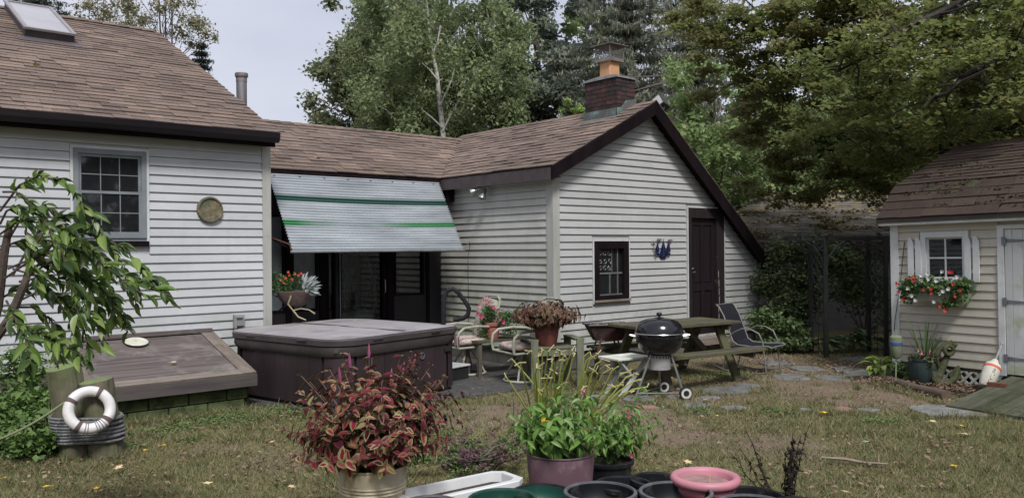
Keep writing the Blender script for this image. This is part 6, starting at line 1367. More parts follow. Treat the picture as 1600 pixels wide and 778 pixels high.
addobj('lettering', me_t, b2, ID4)
c = at(1556, 604, 9.1); mb = MB(); mb.box((-.08, -.04, -.03), (.10, .04, .045), Matrix.Translation(c) @ Matrix.Rotation(SR+.25, 4, 'Z')); tag(mb.build('brick', M('red_brick', (.11, .035, .025), (.15, .05, .035), 14, .9, .4)), 'red brick lying against the foot of the white buoy', 'brick')
# log edging
a, b_ = gp(1372, 593), gp(1479, 624); mb = MB(); mb.tube([a+V((0, 0, .03)), a.lerp(b_, .3)+V((0, .02, .040)), a.lerp(b_, .62)+V((-.02, 0, .035)), b_+V((0, 0, .045))], [.045, .052, .050, .060], 12)
tag(mb.build('log', M('red_brown_log', (.085, .058, .045), (.13, .09, .07), 5, .95, .8, bscale=9, c3=(.08, .085, .04), s3=5, cov3=.58), smooth=True), 'reddish brown log edging the bed in front of the green barrel', 'log')
a2 = a-RT*.35+FW*.12; mb = MB(); mb.tube([a2+V((0, 0, .03)), a2.lerp(a, .5)+V((0, 0, .06)), a+V((-.02, .03, .04))], [.04, .07, .05], 8); tag(mb.build('rock', MT['foundation'], smooth=True), 'low dark rock at the left end of the log', 'rock')

# ================================================================== ARBOR
arb = thing('garden_arbor', 'tall black metal arbor with curved brackets left of the shed', 'arbor', vw(4.78, 12.7), VIEWROT)
def post(x, y):
    mb = MB(); mb.box((x-.028, y-.028, 0), (x+.028, y+.028, 1.80)); mb.build('post', MT['black'], arb)
for x in (0, .92):
    for y in (0, .62): post(x, y)
    mb = MB()
    for k in range(7): z = .25+k*.25; mb.tube([(x, 0, z), (x, .62, z)], .007, 4)
    for k in range(6): z = .9+k*.14; mb.tube([(x, .04, z), (x, .58, z+.34 if z+.34 < 1.8 else 1.8)], .006, 4); mb.tube([(x, .58, z), (x, .04, min(1.8, z+.34))], .006, 4)
    mb.tube([(x, .31, 0), (x, .31, 1.8)], .007, 4); mb.build('side_lattice', MT['black'], arb)
for y in (0, .62):
    mb = MB(); mb.box((-.42, y-.02, 1.79), (1.30, y+.02, 1.835)); mb.build('beam', MT['black'], arb)
    for x, s_ in ((0, -1), (0, 1), (.92, -1), (.92, 1)):
        mb = MB(); mb.tube([(x+s_*.02, y, 1.38), (x+s_*.06, y, 1.54), (x+s_*.18, y, 1.70), (x+s_*.33, y, 1.79)], .014, 6); mb.build('bracket', MT['black'], arb)
for k in range(9): x = -.38+k*.2; mb = MB(); mb.box((x-.012, -.12, 1.836), (x+.012, .74, 1.86)); mb.build('rafter', MT['black'], arb)

# ================================================================== NEIGHBOUR GARAGE
ga = thing('garage', 'low dark neighbouring garage with a leaf strewn roof behind the arbor', 'garage', vw(7, 18), VIEWROT)
MT['garwall'] = M('taupe_wall', (.13, .12, .125), (.18, .165, .165), 2, .85, .1); MT['garband'] = M('maroon_band', (.045, .02, .024), (.065, .03, .034), 4, .7)
mb = MB(); mb.box((-3.1, -1, 0), (4.5, 5, 1.40)); gwl = mb.build('wall', MT['garwall'], ga)
mb = MB(); mb.box((-3.12, -1.02, 1.40), (4.52, 5.02, 1.74)); mb.build('frieze', MT['garband'], ga)
def roofN(pts): mb = MB(); mb.prism(pts, (0, 0, -.06)); return mb
e0, e1, gz = -3.4, 4.8, 1.78
rf = roofN([(e0, -1.3, gz), (e1, -1.3, gz), (4.2, 2, 2.98), (-.9, 2, 2.98)]).build('roof', MT['underlay'], ga)
roofN([(e1, 5.3, gz), (e0, 5.3, gz), (-.9, 2.001, 2.978), (4.2, 2.001, 2.978)]).build('roof', MT['shingleN'], ga)
rl = roofN([(e0, -1.3, gz-.001), (-.9, 2, 2.979), (e0, 5.3, gz-.001)]).build('roof', MT['shingleN'], ga)
me = shingle_unit('shingle', MT['shingleN']); L = math.hypot(3.3, 1.2); allr = shingle_rows((e0, -1.3, gz), (1, 0, 0), (0, 3.3/L, 1.2/L), L, lambda v: (2.5*v/L, 8.2-.6*v/L), exp=.14, wmin=.28, wmax=.33, g=random.Random(3))
mbs = MB(); uv = [v.co.copy() for v in me.vertices]; uf = [tuple(p.vertices) for p in me.polygons]
for i, mtx in enumerate(allr):
    if i < 260: o = addobj('shingle', me, rf); o.matrix_basis = mtx
    else: mbs.add([mtx @ q for q in uv], uf)
o = mbs.build('shingle', MT['shingleN'], rf); o['kind'] = 'stuff'
mb = MB(); mb.box((e0-.02, -1.33, gz-.16), (e1, -1.301, gz+.01)); mb.build('fascia', MT['garband'], ga)
YLIT = leafmat('yellow_litter', [(0, (.25, .19, .07)), (.4, (.32, .26, .10)), (.7, (.16, .12, .07)), (1, (.28, .24, .16))], .8, .1)
cl = []
for _ in range(90): u = random.uniform(-2.6, 2.6); v_ = random.uniform(.0, 1); cl.append(((u+1.2*v_, -1.3+3.3*v_, gz+1.2*v_+.03), (.35, .22, .05)))
cloud('leaf_litter', YLIT, rf, cl, 6000, .075, world=False, flat=.8, seed=9)
# pale neighbouring house glimpsed between the trees
nh = thing('house', 'pale house barely glimpsed through the trees beyond the gable', 'house', vw(11, 36), VIEWROT)
mb = MB(); mb.box((-4, -3, 0), (4, 3, 4.6)); mb.build('wall', M('pale_siding', (.45, .45, .46), (.38, .38, .4), 2), nh)
mb = MB(); mb.prism([(-4.4, -3.4, 4.5), (-4.4, 3.4, 4.5), (-4.4, 0, 7.0)], (8.8, 0, 0)); mb.build('roof', M('grey_roof', (.16, .155, .16)), nh)
for x in (-2.6, 0, 2.6): mb = MB(); mb.box((x-.5, -3.03, 2.6), (x+.5, -2.99, 3.9)); mb.build('window', MT['room'], nh)

# ================================================================== TREES
MT['bark'] = M('bark', (.085, .07, .058), (.13, .11, .09), 6, .95, .8, stretch=(3, 3, .5)); MT['barkd'] = M('dark_bark', (.035, .03, .027), (.06, .052, .045), 6, .95, .8, stretch=(3, 3, .5))
MT['birch'] = M('birch_bark', (.52, .50, .47), (.40, .38, .35), 5, .8, .3, c3=(.09, .08, .07), s3=9, cov3=.58)
def lm(name, a, b, c, rough=.55, tr=.3): return leafmat(name, [(0, a), (.5, b), (1, c)], rough, tr)
LV = dict(birch=lm('birch_leaf', (.20, .255, .13), (.26, .32, .16), (.32, .37, .19), tr=.5), linden=lm('linden_leaf', (.14, .18, .105), (.18, .225, .125), (.26, .25, .13), tr=.45), dark=lm('hazy_oak_leaf', (.19, .23, .195), (.23, .275, .225), (.28, .31, .24), tr=.45),  # oak leaves lightened to grey green, distance haze put into the colour
    grey=lm('spruce_needle', (.20, .22, .175), (.26, .275, .215), (.31, .31, .24), tr=.45), spruce=lm('dark_spruce_needle', (.06, .085, .07), (.09, .115, .095), (.13, .15, .125)), airy=lm('airy_leaf', (.20, .23, .14), (.28, .28, .16), (.36, .29, .18)), bright=lm('bright_leaf', (.20, .32, .08), (.27, .40, .10), (.34, .44, .15), tr=.4),
    locust=lm('locust_leaf', (.20, .29, .12), (.27, .36, .15), (.34, .41, .19), tr=.5), maple=lm('maple_leaf', (.14, .18, .065), (.19, .23, .08), (.29, .29, .10), tr=.6), maple2=lm('brown_maple_leaf', (.18, .175, .08), (.22, .21, .095), (.30, .26, .12), tr=.55), mid=lm('mid_leaf', (.14, .20, .085), (.19, .26, .11), (.25, .31, .13), tr=.5))
def limb(mb, a, b, r0, r1, g, sag=.12, n=6):
    a = V(a); b = V(b); pts = []; L = (b-a).length
    for i in range(n+1):
        t_ = i/n; p = a.lerp(b, t_)+V((0, 0, sag*L*math.sin(PI*t_)*.6)); 
        if 0 < i < n: p += V((g.uniform(-1, 1), g.uniform(-1, 1), g.uniform(-1, 1)))*L*.035
        pts.append(p)
    mb.tube(pts, [r0+(r1-r0)*i/n for i in range(n+1)], 6); return pts
def decid(name, label, base, H, cz, R, ncl, crl, nleaf, size, lmat, bark=None, seed=1, group=None, flat=.25, droop=.2, clr=.26, r0=.2, aspect=.6, squash=.75, shell=.5, lean=(0, 0), trunks=1):
    """base point, height, crown centre height and radii, clump number and size, leaves"""
    g = random.Random(seed); t_ = thing(name, label, 'tree', base, group=group); mb = MB(); base = V(base); tops = []
    for q in range(trunks):
        top = base+V((lean[0]+(g.uniform(-1, 1)*R[0]*.35 if trunks > 1 else 0), lean[1]+(g.uniform(-1, 1)*R[0]*.35 if trunks > 1 else 0), H*.96)); tops.append(top)
        pts = [base.lerp(top, i/9)+V((g.uniform(-.1, .1), g.uniform(-.1, .1), 0))*(H*.03) for i in range(10)]; mb.tube(pts, [r0*(1-.9*i/9) for i in range(10)], 8)
    C0 = base+V((lean[0]*.6, lean[1]*.6, cz)); cl = []
    for k in range(ncl):
        while True:
            d = V((g.gauss(0, 1), g.gauss(0, 1), g.gauss(0, 1))).normalized(); rr_ = g.random()**.42
            p = V((d.x*R[0]*rr_, d.y*R[1]*rr_, d.z*R[2]*rr_)); hz = p.z/R[2]
            if (p.x/R[0])**2+(p.y/R[1])**2 < 1.02-max(0, hz)*.35: break
        s_ = clr*g.uniform(.55, 1.25)*(1-.3*max(0, hz)); c = C0+p; cl.append((c, (R[0]*s_, R[1]*s_, R[0]*s_*squash)))
        if k % 2 == 0:
            top = tops[k % trunks]; ht = max(.12, min(.93, (c.z-base.z)/H-.12)); a = base.lerp(top, ht); limb(mb, a, c, r0*.28*(1.05-ht), .012, g)
    mb.build('trunk', bark or MT['bark'], t_, world=True, smooth=True)
    cloud('crown', lmat, t_, cl, nleaf, size, flat=flat, droop=droop, aspect=aspect, shell=shell, seed=seed); return t_
def conifer(name, label, base, H, Rb, lmat, nleaf, size, seed=1, z0=.12, step=.42, droop=.5, nb=7, bark=None, group=None, fill=1., dr=-.12):
    g = random.Random(seed); t_ = thing(name, label, 'tree', base, group=group); mb = MB(); base = V(base); mb.tube([base, base+V((.05, 0, H*.5)), base+V((0, 0, H))], [Rb*.07, Rb*.045, .01], 8); cl = []
    z = z0*H
    while z < H*.985:
        f_ = 1-(z/H); R_ = Rb*(f_**.85)*g.uniform(.8, 1.1)+.06
        for k in range(nb):
            a = 2*PI*k/nb+g.uniform(-.4, .4); L = R_*g.uniform(.7, 1.12); d = V((math.cos(a), math.sin(a), 0)); s0 = base+V((0, 0, z)); e = s0+d*L+V((0, 0, dr*L+.12*L*f_)); mb.tube([s0, s0.lerp(e, .5)+V((0, 0, -.03*L)), e], [.03*f_+.008, .018*f_+.006, .004], 4)
            m_ = max(2, int(L/.38))
            for j in range(m_):
                t2 = (j+.8)/m_; p = s0.lerp(e, t2); cl.append((p+V((0, 0, -.06)), (.24*fill*(1.15-t2*.45), .24*fill*(1.15-t2*.45), .10*fill)))
        z += step*(.5+.6*f_)*g.uniform(.8, 1.2)
    mb.build('trunk', bark or MT['barkd'], t_, world=True, smooth=True); cloud('crown', lmat, t_, cl, nleaf, size, flat=.0, droop=droop, aspect=.22, seed=seed, shell=.6); return t_
def tb(px, dep): p = CP+ray(px, 389)*dep; return V((p.x, p.y, 0))
# behind the left roof
conifer('spruce_tree', 'dark spruce above the ridge at the far left, left of the airy trees', tb(62, 25), 11.4, 2.6, LV['spruce'], 16000, .16, 3, z0=.5)
decid('maple_tree', 'thin leaved tree over the roof ridge between the spruce and the tall airy tree', tb(168, 27), 10.9, 8.6, (1.35, 1.2, 1.9), 54, 1, 6500, .085, LV['airy'], seed=7, clr=.27, r0=.06, shell=.8, trunks=3)
decid('maple_tree', 'tall airy tree with sparse leaves above the right half of the ridge', tb(262, 26), 11.6, 8.6, (1.5, 1.3, 2.6), 70, 1, 7500, .08, LV['airy'], seed=9, clr=.25, r0=.08, shell=.8, trunks=3)
conifer('spruce_tree', 'small pointed spruce behind the sloping roof edge, right of the airy trees', tb(317, 27), 8.7, 1.55, LV['spruce'], 8000, .13, 12, z0=.35, nb=6, fill=.8)
# behind the middle roof
def bare_limbs(tree, segs):
    for q in segs: mb = MB(); pts = [at(*p) for p in q]; mb.tube(pts, [.055-.04*i/(len(pts)-1) for i in range(len(pts))], 5); mb.build('branch', MT['bark'], tree, world=True)
decid('linden_tree', 'broad dark green tree behind the birch on its left side', tb(622, 30), 13.5, 7.2, (3.0, 3.2, 6.6), 180, 1, 56000, .17, LV['linden'], seed=21, clr=.21, r0=.3, droop=.4)
bt_ = decid('birch_tree', 'large light green birch with a white trunk behind the middle roof', tb(702, 25), 12.2, 6.6, (3.0, 2.7, 5.9), 200, 1, 85000, .12, LV['birch'], bark=MT['birch'], seed=5, clr=.19, r0=.15, droop=.9, squash=1.1, lean=(-.2, .5), aspect=.5)
mbt = MB(); base_ = tb(694, 23.7); pts = [base_]+[at(x, y, 23.6) for x, y in ((693, 215), (690, 185), (686, 150), (683, 118), (676, 85), (670, 50), (668, 15), (664, -20))]; mbt.tube(pts, [.09, .08, .072, .064, .056, .048, .038, .028, .018], 8)
for q in (((688, 165), (697, 145), (706, 125), (710, 108)), ((684, 125), (672, 110), (655, 95), (640, 85)), ((692, 205), (704, 180), (722, 150), (728, 120)), ((676, 85), (684, 65), (688, 40)), ((692, 200), (676, 185), (660, 172))): mbt.tube([at(x, y, 23.5) for x, y in q], [.03, .022, .017, .01][:len(q)], 5)
mbt.build('trunk', MT['birch'], bt_, world=True, smooth=True)
decid('birch_tree', 'smaller birch at the right side of the large one', tb(775, 24), 9.0, 5.2, (1.3, 1.2, 3.8), 75, 1, 22000, .12, LV['birch'], bark=MT['birch'], seed=6, clr=.24, r0=.07, droop=.9, squash=1.1, aspect=.5)
decid('oak_tree', 'tall bluish dark tree between the birch and the chimney', tb(842, 31), 14.0, 7.4, (2.1, 2.0, 6.8), 140, 1, 40000, .19, LV['dark'], seed=31, clr=.26, r0=.28, droop=.5)
decid('ash_tree', 'paler loose tree behind the chimney, right of the dark one', tb(918, 34), 12.8, 7.5, (2.2, 1.9, 6.0), 90, 1, 22000, .17, LV['locust'], seed=33, clr=.22, r0=.22, droop=.5)
sp_t = conifer('spruce_tree', 'tall grey green spruce with drooping boughs right of the chimney', tb(985, 27), 15.5, 4.0, LV['grey'], 52000, .21, 44, z0=.12, step=.55, nb=9, droop=.9, fill=1.2, dr=-.1)
bare_limbs(sp_t, [[(1100, 118, 24), (1050, 118, 24), (1010, 120, 24), (975, 121, 24)], [(1060, 125, 24), (1020, 134, 24), (975, 147, 24)], [(1110, 148, 23.5), (1050, 158, 23.5), (990, 172, 23.5)]])
conifer('spruce_tree', 'second grey spruce farther right, behind the hanging maple boughs', tb(1085, 30), 16.5, 4.2, LV['grey'], 44000, .22, 45, z0=.08, step=.6, nb=9, droop=.9, fill=1.2)
decid('sapling', 'bright green big leaved sapling behind the roof left of the chimney', tb(898, 19.5), 5.2, 4.35, (.50, .5, .85), 26, 1, 1000, .15, LV['bright'], seed=52, clr=.26, r0=.03, droop=.4, trunks=3)
decid('sapling', 'bright green bush top showing over the valley of the roofs', tb(806, 22), 4.8, 3.9, (.5, .5, .9), 20, 1, 1600, .10, LV['bright'], seed=53, clr=.28, r0=.03, droop=.4, trunks=2)
decid('locust_tree', 'light yellow green tree rising behind the right slope of the gable', tb(1118, 19), 6.6, 4.3, (1.55, 1.4, 2.1), 74, 1, 11000, .12, LV['locust'], seed=61, clr=.22, r0=.10, droop=.5)
decid('maple_tree', 'mid green tree low behind the gable, left of the garage', tb(1165, 23), 6.4, 3.2, (2.2, 2.0, 2.7), 80, 1, 17000, .14, LV['mid'], seed=62, clr=.24, r0=.14)
decid('maple_tree', 'dark bushy tree rising behind the left part of the garage roof', tb(1290, 27), 8.5, 4.8, (2.8, 2.4, 3.2), 80, 1, 20000, .17, LV['mid'], seed=63, clr=.26, r0=.2)
decid('maple_tree', 'yellow green tree behind the middle of the garage roof', tb(1400, 25), 8.0, 4.6, (2.8, 2.4, 3.4), 80, 1, 19000, .16, LV['locust'], seed=64, clr=.26, r0=.2)
decid('maple_tree', 'tall green tree behind the shed roof', tb(1545, 24), 10.5, 5.6, (3.4, 3.0, 4.6), 90, 1, 24000, .16, LV['mid'], seed=65, clr=.26, r0=.25)
decid('maple_tree', 'green tree at the far right edge behind the shed ridge', tb(1720, 20), 9.0, 5.0, (3.2, 3.0, 4.0), 70, 1, 14000, .16, LV['mid'], seed=66, clr=.26, r0=.25)
# big maple hanging in from the right
mp_ = thing('maple_tree', 'huge dark maple whose limbs hang in from the right over the shed', 'tree', vw(9.2, 12.5)); mb = MB(); g = random.Random(77); B0 = vw(9.2, 12.5)
mb.tube([B0, B0+V((0, 0, 2.5)), B0+V((-.2, .1, 5)), B0+V((-.4, .3, 9))], [.42, .34, .26, .12], 10); cl = []; 
LIMBS = [((1850, 250, 12.6), (1600, 118, 12.6), (1480, 192, 13.0), (1380, 205, 13.4), (1300, 200, 13.8)), ((1850, 150, 12.6), (1600, 60, 13.2), (1440, 50, 14), (1300, 90, 14.6), (1190, 130, 15)), ((1850, 50, 12.8), (1560, -40, 13.4), (1380, -20, 14), (1220, 20, 14.6), (1110, 40, 15)),
         ((1850, 120, 13.2), (1620, 130, 14.8), (1480, 130, 15.6), (1340, 150, 16.4), (1220, 190, 17)), ((1850, 230, 13.2), (1650, 190, 14.6), (1540, 225, 15.4), (1440, 240, 16), (1330, 275, 16.4)), ((1850, 0, 12), (1650, -60, 11.6), (1520, -10, 11.6), (1400, 50, 11.8), (1310, 110, 12)),
         ((1850, 60, 11), (1700, 20, 10.8), (1600, 60, 10.9), (1520, 110, 11), (1460, 150, 11.2)), ((1900, 200, 12.8), (1720, 170, 13.6), (1600, 190, 14.2), (1530, 215, 14.6), (1470, 240, 15))]
for L_ in LIMBS:
    pts = [at(*q) for q in L_]; fine = []
    for i in range(len(pts)-1):
        for j in range(4): fine.append(pts[i].lerp(pts[i+1], j/4)+V((g.uniform(-1, 1), g.uniform(-1, 1), g.uniform(-1, 1)))*.07)
    fine.append(pts[-1]); nf = len(fine); mb.tube(fine, [.095*(1-.9*i/nf)+.008 for i in range(nf)], 6)
    for i in range(4, nf):
        for q in range(3):
            d = V((g.gauss(0, 1), g.gauss(0, 1), g.gauss(-.15, .5))); e = fine[i]+d.normalized()*g.uniform(.35, 1.1); limb(mb, fine[i], e, .018, .004, g, sag=.05, n=4)
            cl.append((e, (.36, .36, .15)))
            if g.random() < .6: cl.append((e+V((g.uniform(-.35, .35), g.uniform(-.35, .35), g.uniform(-.35, .05))), (.28, .28, .11)))
mb.build('trunk', MT['barkd'], mp_, world=True, smooth=True)
hang = []
for px, py, dd in ((1210, 270, 16.5), (1235, 300, 16.6), (1190, 235, 16.4), (1265, 290, 16.4), (1165, 165, 15.5), (1140, 110, 15.4), (1110, 50, 15), (1085, 15, 15), (1310, 250, 16), (1350, 285, 16.5), (1250, 225, 15.6), (1230, 165, 15.4), (1330, 200, 15), (1400, 275, 16), (1310, 30, 14), (1370, 5, 14), (1430, 215, 15.5), (1180, 200, 15.8), (1150, 80, 15), (1500, 180, 14), (1560, 150, 13.5), (1590, 185, 13.6), (1380, 150, 14), (1300, 120, 14), (1200, 60, 14), (1450, 60, 13), (1550, 30, 12.5), (1350, 20, 13.5), (1250, 15, 14), (1170, 10, 14.5), (1590, 80, 12.5), (1500, 100, 13), (1250, 60, 14.5), (1290, 75, 14.5), (1360, 235, 16), (1120, 90, 15), (1210, 120, 15), (1300, 8, 14), (1330, 18, 14.4), (1345, 35, 14), (1275, 12, 14.5)):
    c = at(px, py, dd)
    for q in range(5): hang.append((c+V((g.uniform(-.65, .65), g.uniform(-.65, .65), g.uniform(-.35, .3))), (.32, .32, .12)))
over = [(B0+V((g.uniform(-3.0, 3), g.uniform(-5.0, 3), 0))+V((0, 0, g.uniform(5.0, 9))), (.8, .8, .4)) for _ in range(50)]
cloud('crown', LV['maple'], mp_, cl, 50000, .070, flat=.55, droop=.3, aspect=.85, seed=5, shell=.6)
cloud('crown', LV['maple2'], mp_, hang, 25000, .068, flat=.45, droop=.4, aspect=.85, seed=6, shell=.65)
cloud('crown', LV['maple'], mp_, hang, 19000, .068, flat=.45, droop=.4, aspect=.85, seed=16, shell=.65)
cloud('crown', LV['maple'], mp_, over, 2500, .15, flat=.5, droop=.3, aspect=.8, seed=7, shell=.6)
# far wood all round the yard
cl = []; g = random.Random(90)
for k in range(430):
    a = g.uniform(rad(-180), rad(180)); r_ = g.uniform(42, 56) if rad(-40) < a < rad(140) else g.uniform(24, 34); c = V((math.cos(a)*r_, math.sin(a)*r_, g.uniform(.5, 7.5 if rad(-40) < a < rad(35) else (4.5 if 0 < a < rad(140) else 9)))); cl.append((c, (3.2, 3.2, 1.9)))
o = cloud('far_wood', LV['dark'], None, cl, 95000, .55, flat=.2, seed=90, aspect=.7); tag(o, 'dense dark wood closing the view behind the gardens', 'wood')

# ================================================================== BUSHES AND GROUND PLANTS
def bush(name, label, loc, cl, n, size, lmat, stems=6, cat='bush', seed=1, group=None, **k):
    r = thing(name, label, cat, loc, group=group); g = random.Random(seed); mb = MB()
    for c, rr_ in random.Random(seed).sample(cl, min(len(cl), stems)): limb(mb, V(loc)+V((g.uniform(-.08, .08), g.uniform(-.08, .08), -.02)), c, .014, .004, g, n=4)
    mb.build('stem', MT['bark'], r, world=True); cloud('foliage', lmat, r, cl, n, size, seed=seed, **k); return r
def clumps(pxs, rad_, g, zr=.8, k=1, j=.15):
    out_ = []
    for px, py, d in pxs:
        for _ in range(k): out_.append((at(px, py, d)+V((g.uniform(-j, j), g.uniform(-j, j), g.uniform(-j, j))), (rad_, rad_, rad_*zr)))
    return out_
g = random.Random(3)
BU = lm('shrub_leaf', (.085, .125, .06), (.13, .18, .085), (.19, .24, .11)); FE = lm('fern_leaf', (.08, .13, .05), (.12, .18, .07), (.17, .24, .10)); HO = leafmat('hosta_leaf', [(0, (.08, .13, .06)), (.6, (.12, .18, .085)), (1, (.19, .25, .13))], .45, .15)
bush('shrub', 'loose dark green shrub in front of the garage, left of the arbor', tb(1240, 14.2), clumps([(x, y, 14.2) for x, y in ((1215, 430), (1230, 405), (1250, 395), (1275, 400), (1300, 410), (1210, 455), (1235, 445), (1260, 430), (1290, 425), (1220, 475), (1245, 465), (1320, 420), (1340, 435), (1205, 500), (1225, 500), (1260, 480))], .27, g, k=3, j=.22), 15000, .065, BU, 14)
bush('shrub', 'dim shrub behind the arbor, beside the shed corner', tb(1350, 15), clumps([(x, y, 15) for x, y in ((1330, 410), (1345, 440), (1365, 460), (1372, 400), (1350, 480), (1310, 450), (1375, 500), (1320, 395))], .30, g, k=3, j=.25), 3200, .07, lm('dim_leaf', (.07, .095, .055), (.10, .13, .07), (.14, .17, .09)), 8)
bush('fern', 'low ferns and weeds at the foot of the shrub beside the gable corner', tb(1215, 13.3), clumps([(x, y, 13.3) for x, y in ((1195, 500), (1205, 520), (1220, 510), (1235, 520), (1250, 525), (1195, 535), (1215, 535), (1240, 535))], .16, g, zr=.6, k=3), 5200, .055, FE, 6, cat='fern', flat=.1)
OV = leaf_geo(4, .20, .22, 'ovate'); OVW = leaf_geo(4, .14, .16, 'ovate', .035)
def hosta(label, c, R, n, L, mt, seed=1, name='hosta'):
    r = thing(name, label, 'hosta', c); g = random.Random(seed); T = []; S = []; st_ = MB()
    for k in range(n):
        a = g.uniform(0, 2*PI); t_ = (k+.5)/n; d = V((math.cos(a), math.sin(a), 0)); rr_ = R*(.15+.6*t_); b0 = V(c)+d*rr_*.75+V((0, 0, R*(.85-.55*t_)+.03)); T.append((b0, d*1.0+V((0, 0, .35-.5*t_)), (0, 0, 1))); l = L*g.uniform(.75, 1.15); S.append((l, l*.55)); st_.tube([V(c), V(c)+d*rr_*.4+V((0, 0, R*.4)), b0], .004, 4)
    st_.build('stalk', mt, r, world=True); leaves('leaf', mt, r, OV, T, S, 60); return r
HOY = leafmat('yellow_hosta_leaf', [(0, (.20, .28, .07)), (.5, (.27, .35, .10)), (1, (.15, .23, .06))], .45, .25)
hosta('bright yellow green hosta at the left end of the log', gp(1374, 590), .24, 22, .20, HOY, 4)
hosta('dark green hosta under the arbor opening', gp(1330, 552), .30, 30, .20, HO, 5)
hosta('dark green hosta between the two left arbor posts', gp(1288, 553), .24, 24, .18, HO, 6)
hosta('pale edged hosta left of the arbor foot', gp(1245, 548), .24, 24, .18, leafmat('pale_hosta_leaf', [(0, (.10, .15, .08)), (1, (.2, .25, .16))], .5, .2), 7)
hosta('large dark hosta clump against the shed corner', gp(1355, 548), .30, 28, .20, HO, 8)
hosta('leafy hosta at the gable corner behind the lawn chair', gp(1200, 545), .22, 20, .15, FE, 9)
bush('weed', 'low green weeds at the corner of the shed by the hosta', gp(1405, 592), clumps([(1400, 585, 10.4), (1412, 578, 10.3), (1395, 592, 10.4), (1420, 590, 10.2)], .10, g, k=2, j=.06), 1300, .035, FE, 4, cat='weeds')
# low weeds along the house wall at the far left
LW = lm('weed_leaf', (.07, .13, .035), (.11, .19, .05), (.17, .26, .08)); 
cl = clumps([(x, y, d) for x, y, d in ((10, 640, 7.6), (40, 630, 7.8), (70, 625, 8), (20, 665, 7.3), (50, 660, 7.4), (80, 650, 7.5), (10, 695, 7), (40, 690, 7), (70, 685, 7.1), (-30, 680, 7), (-40, 640, 7.6), (88, 700, 7.1), (60, 705, 6.9))], .15, g, zr=.55, k=4, j=.14)
bush('weed', 'thick patch of leafy green weeds left of the pilings', gp(30, 720), cl, 7500, .060, LW, 12, cat='weeds', flat=.35)
cl = clumps([(x, y, 8.2) for x, y in ((15, 560), (45, 565), (70, 580), (30, 590), (60, 600), (5, 600), (85, 605), (20, 618))], .12, g, zr=.9, k=2, j=.12); bush('weed', 'thin tall weeds before the foundation behind the pilings', vw(-4.7, 8.2), cl, 1600, .045, LW, 14, cat='weeds')
strapplant('iris_clump', None, tuple(gp(78, 700)), 40, .42, .7, leafmat('strap_leaf', [(0, (.12, .17, .05)), (1, (.26, .30, .12))], .5, .2), .008, world=False, seed=8); tag(bpy.data.objects['iris_clump'], 'clump of narrow yellow green leaves beside the left piling', 'plant')
# shrub with big leaves at the left edge
SHL = leafmat('big_shrub_leaf', [(0, (.030, .060, .022)), (.2, (.055, .10, .030)), (.45, (.10, .17, .040)), (.7, (.17, .27, .06)), (.9, (.25, .35, .09)), (1, (.42, .44, .36))], .4, .4)
shr = thing('leafy_shrub', 'leafy green shrub with arching twigs leaning in at the left edge', 'shrub', vw(-3.25, 4.5)); g = random.Random(41)
D0 = 4.5; mb = MB(); B_ = vw(-3.3, 4.6); K1 = at(2, 560, D0)
mb.tube([B_-RT*.12, at(-30, 560, D0), at(-4, 480, D0), at(6, 400, D0), at(16, 345, D0)], [.036, .030, .026, .022, .016], 8); mb.tube([at(-30, 560, D0), at(14, 500, D0), at(40, 440, D0), at(54, 385, D0+.1)], [.028, .026, .020, .010], 8)
ARCS = [[(0, 330), (30, 290), (62, 274), (100, 285), (130, 320), (150, 350), (165, 375)], [(5, 300), (25, 300), (60, 330), (95, 390), (110, 440), (125, 500)], [(55, 385), (80, 345), (110, 335), (150, 360), (190, 410), (200, 460)], [(48, 430), (90, 370), (140, 365), (190, 385), (225, 420), (262, 455)],
        [(50, 400), (90, 390), (130, 395), (170, 420), (200, 445), (240, 470)], [(40, 450), (80, 420), (120, 430), (160, 460), (190, 490), (200, 520)], [(30, 470), (70, 450), (100, 470), (130, 510), (140, 550), (138, 575)], [(20, 480), (50, 480), (80, 500), (95, 540), (90, 570)], [(10, 470), (20, 490), (40, 530), (45, 570), (35, 600)],
        [(10, 380), (40, 330), (70, 320), (95, 350), (120, 400), (150, 470), (165, 510)], [(12, 420), (60, 400), (100, 420), (150, 440), (175, 470), (180, 500)], [(0, 350), (10, 330), (30, 320), (40, 350), (45, 400), (60, 450)], [(20, 430), (60, 360), (100, 350), (140, 390), (170, 440), (175, 480)],
        [(15, 500), (60, 520), (100, 540), (130, 560)],  [(45, 430), (95, 400), (150, 400), (205, 440), (215, 485)], [(20, 420), (55, 430), (85, 460), (110, 500), (118, 540)], [(-20, 400), (20, 380), (50, 370), (90, 380), (130, 420), (150, 450)], [(-20, 520), (30, 505), (70, 520), (105, 560)], [(-20, 480), (20, 455), (60, 450), (100, 465), (140, 500)], [(0, 440), (50, 405), (100, 385), (150, 395), (195, 430), (230, 450), (268, 462)], [(30, 440), (80, 430), (120, 455), (150, 500), (160, 540)], [(-20, 380), (30, 345), (80, 350), (120, 370), (150, 400)]]
T = []; S = []
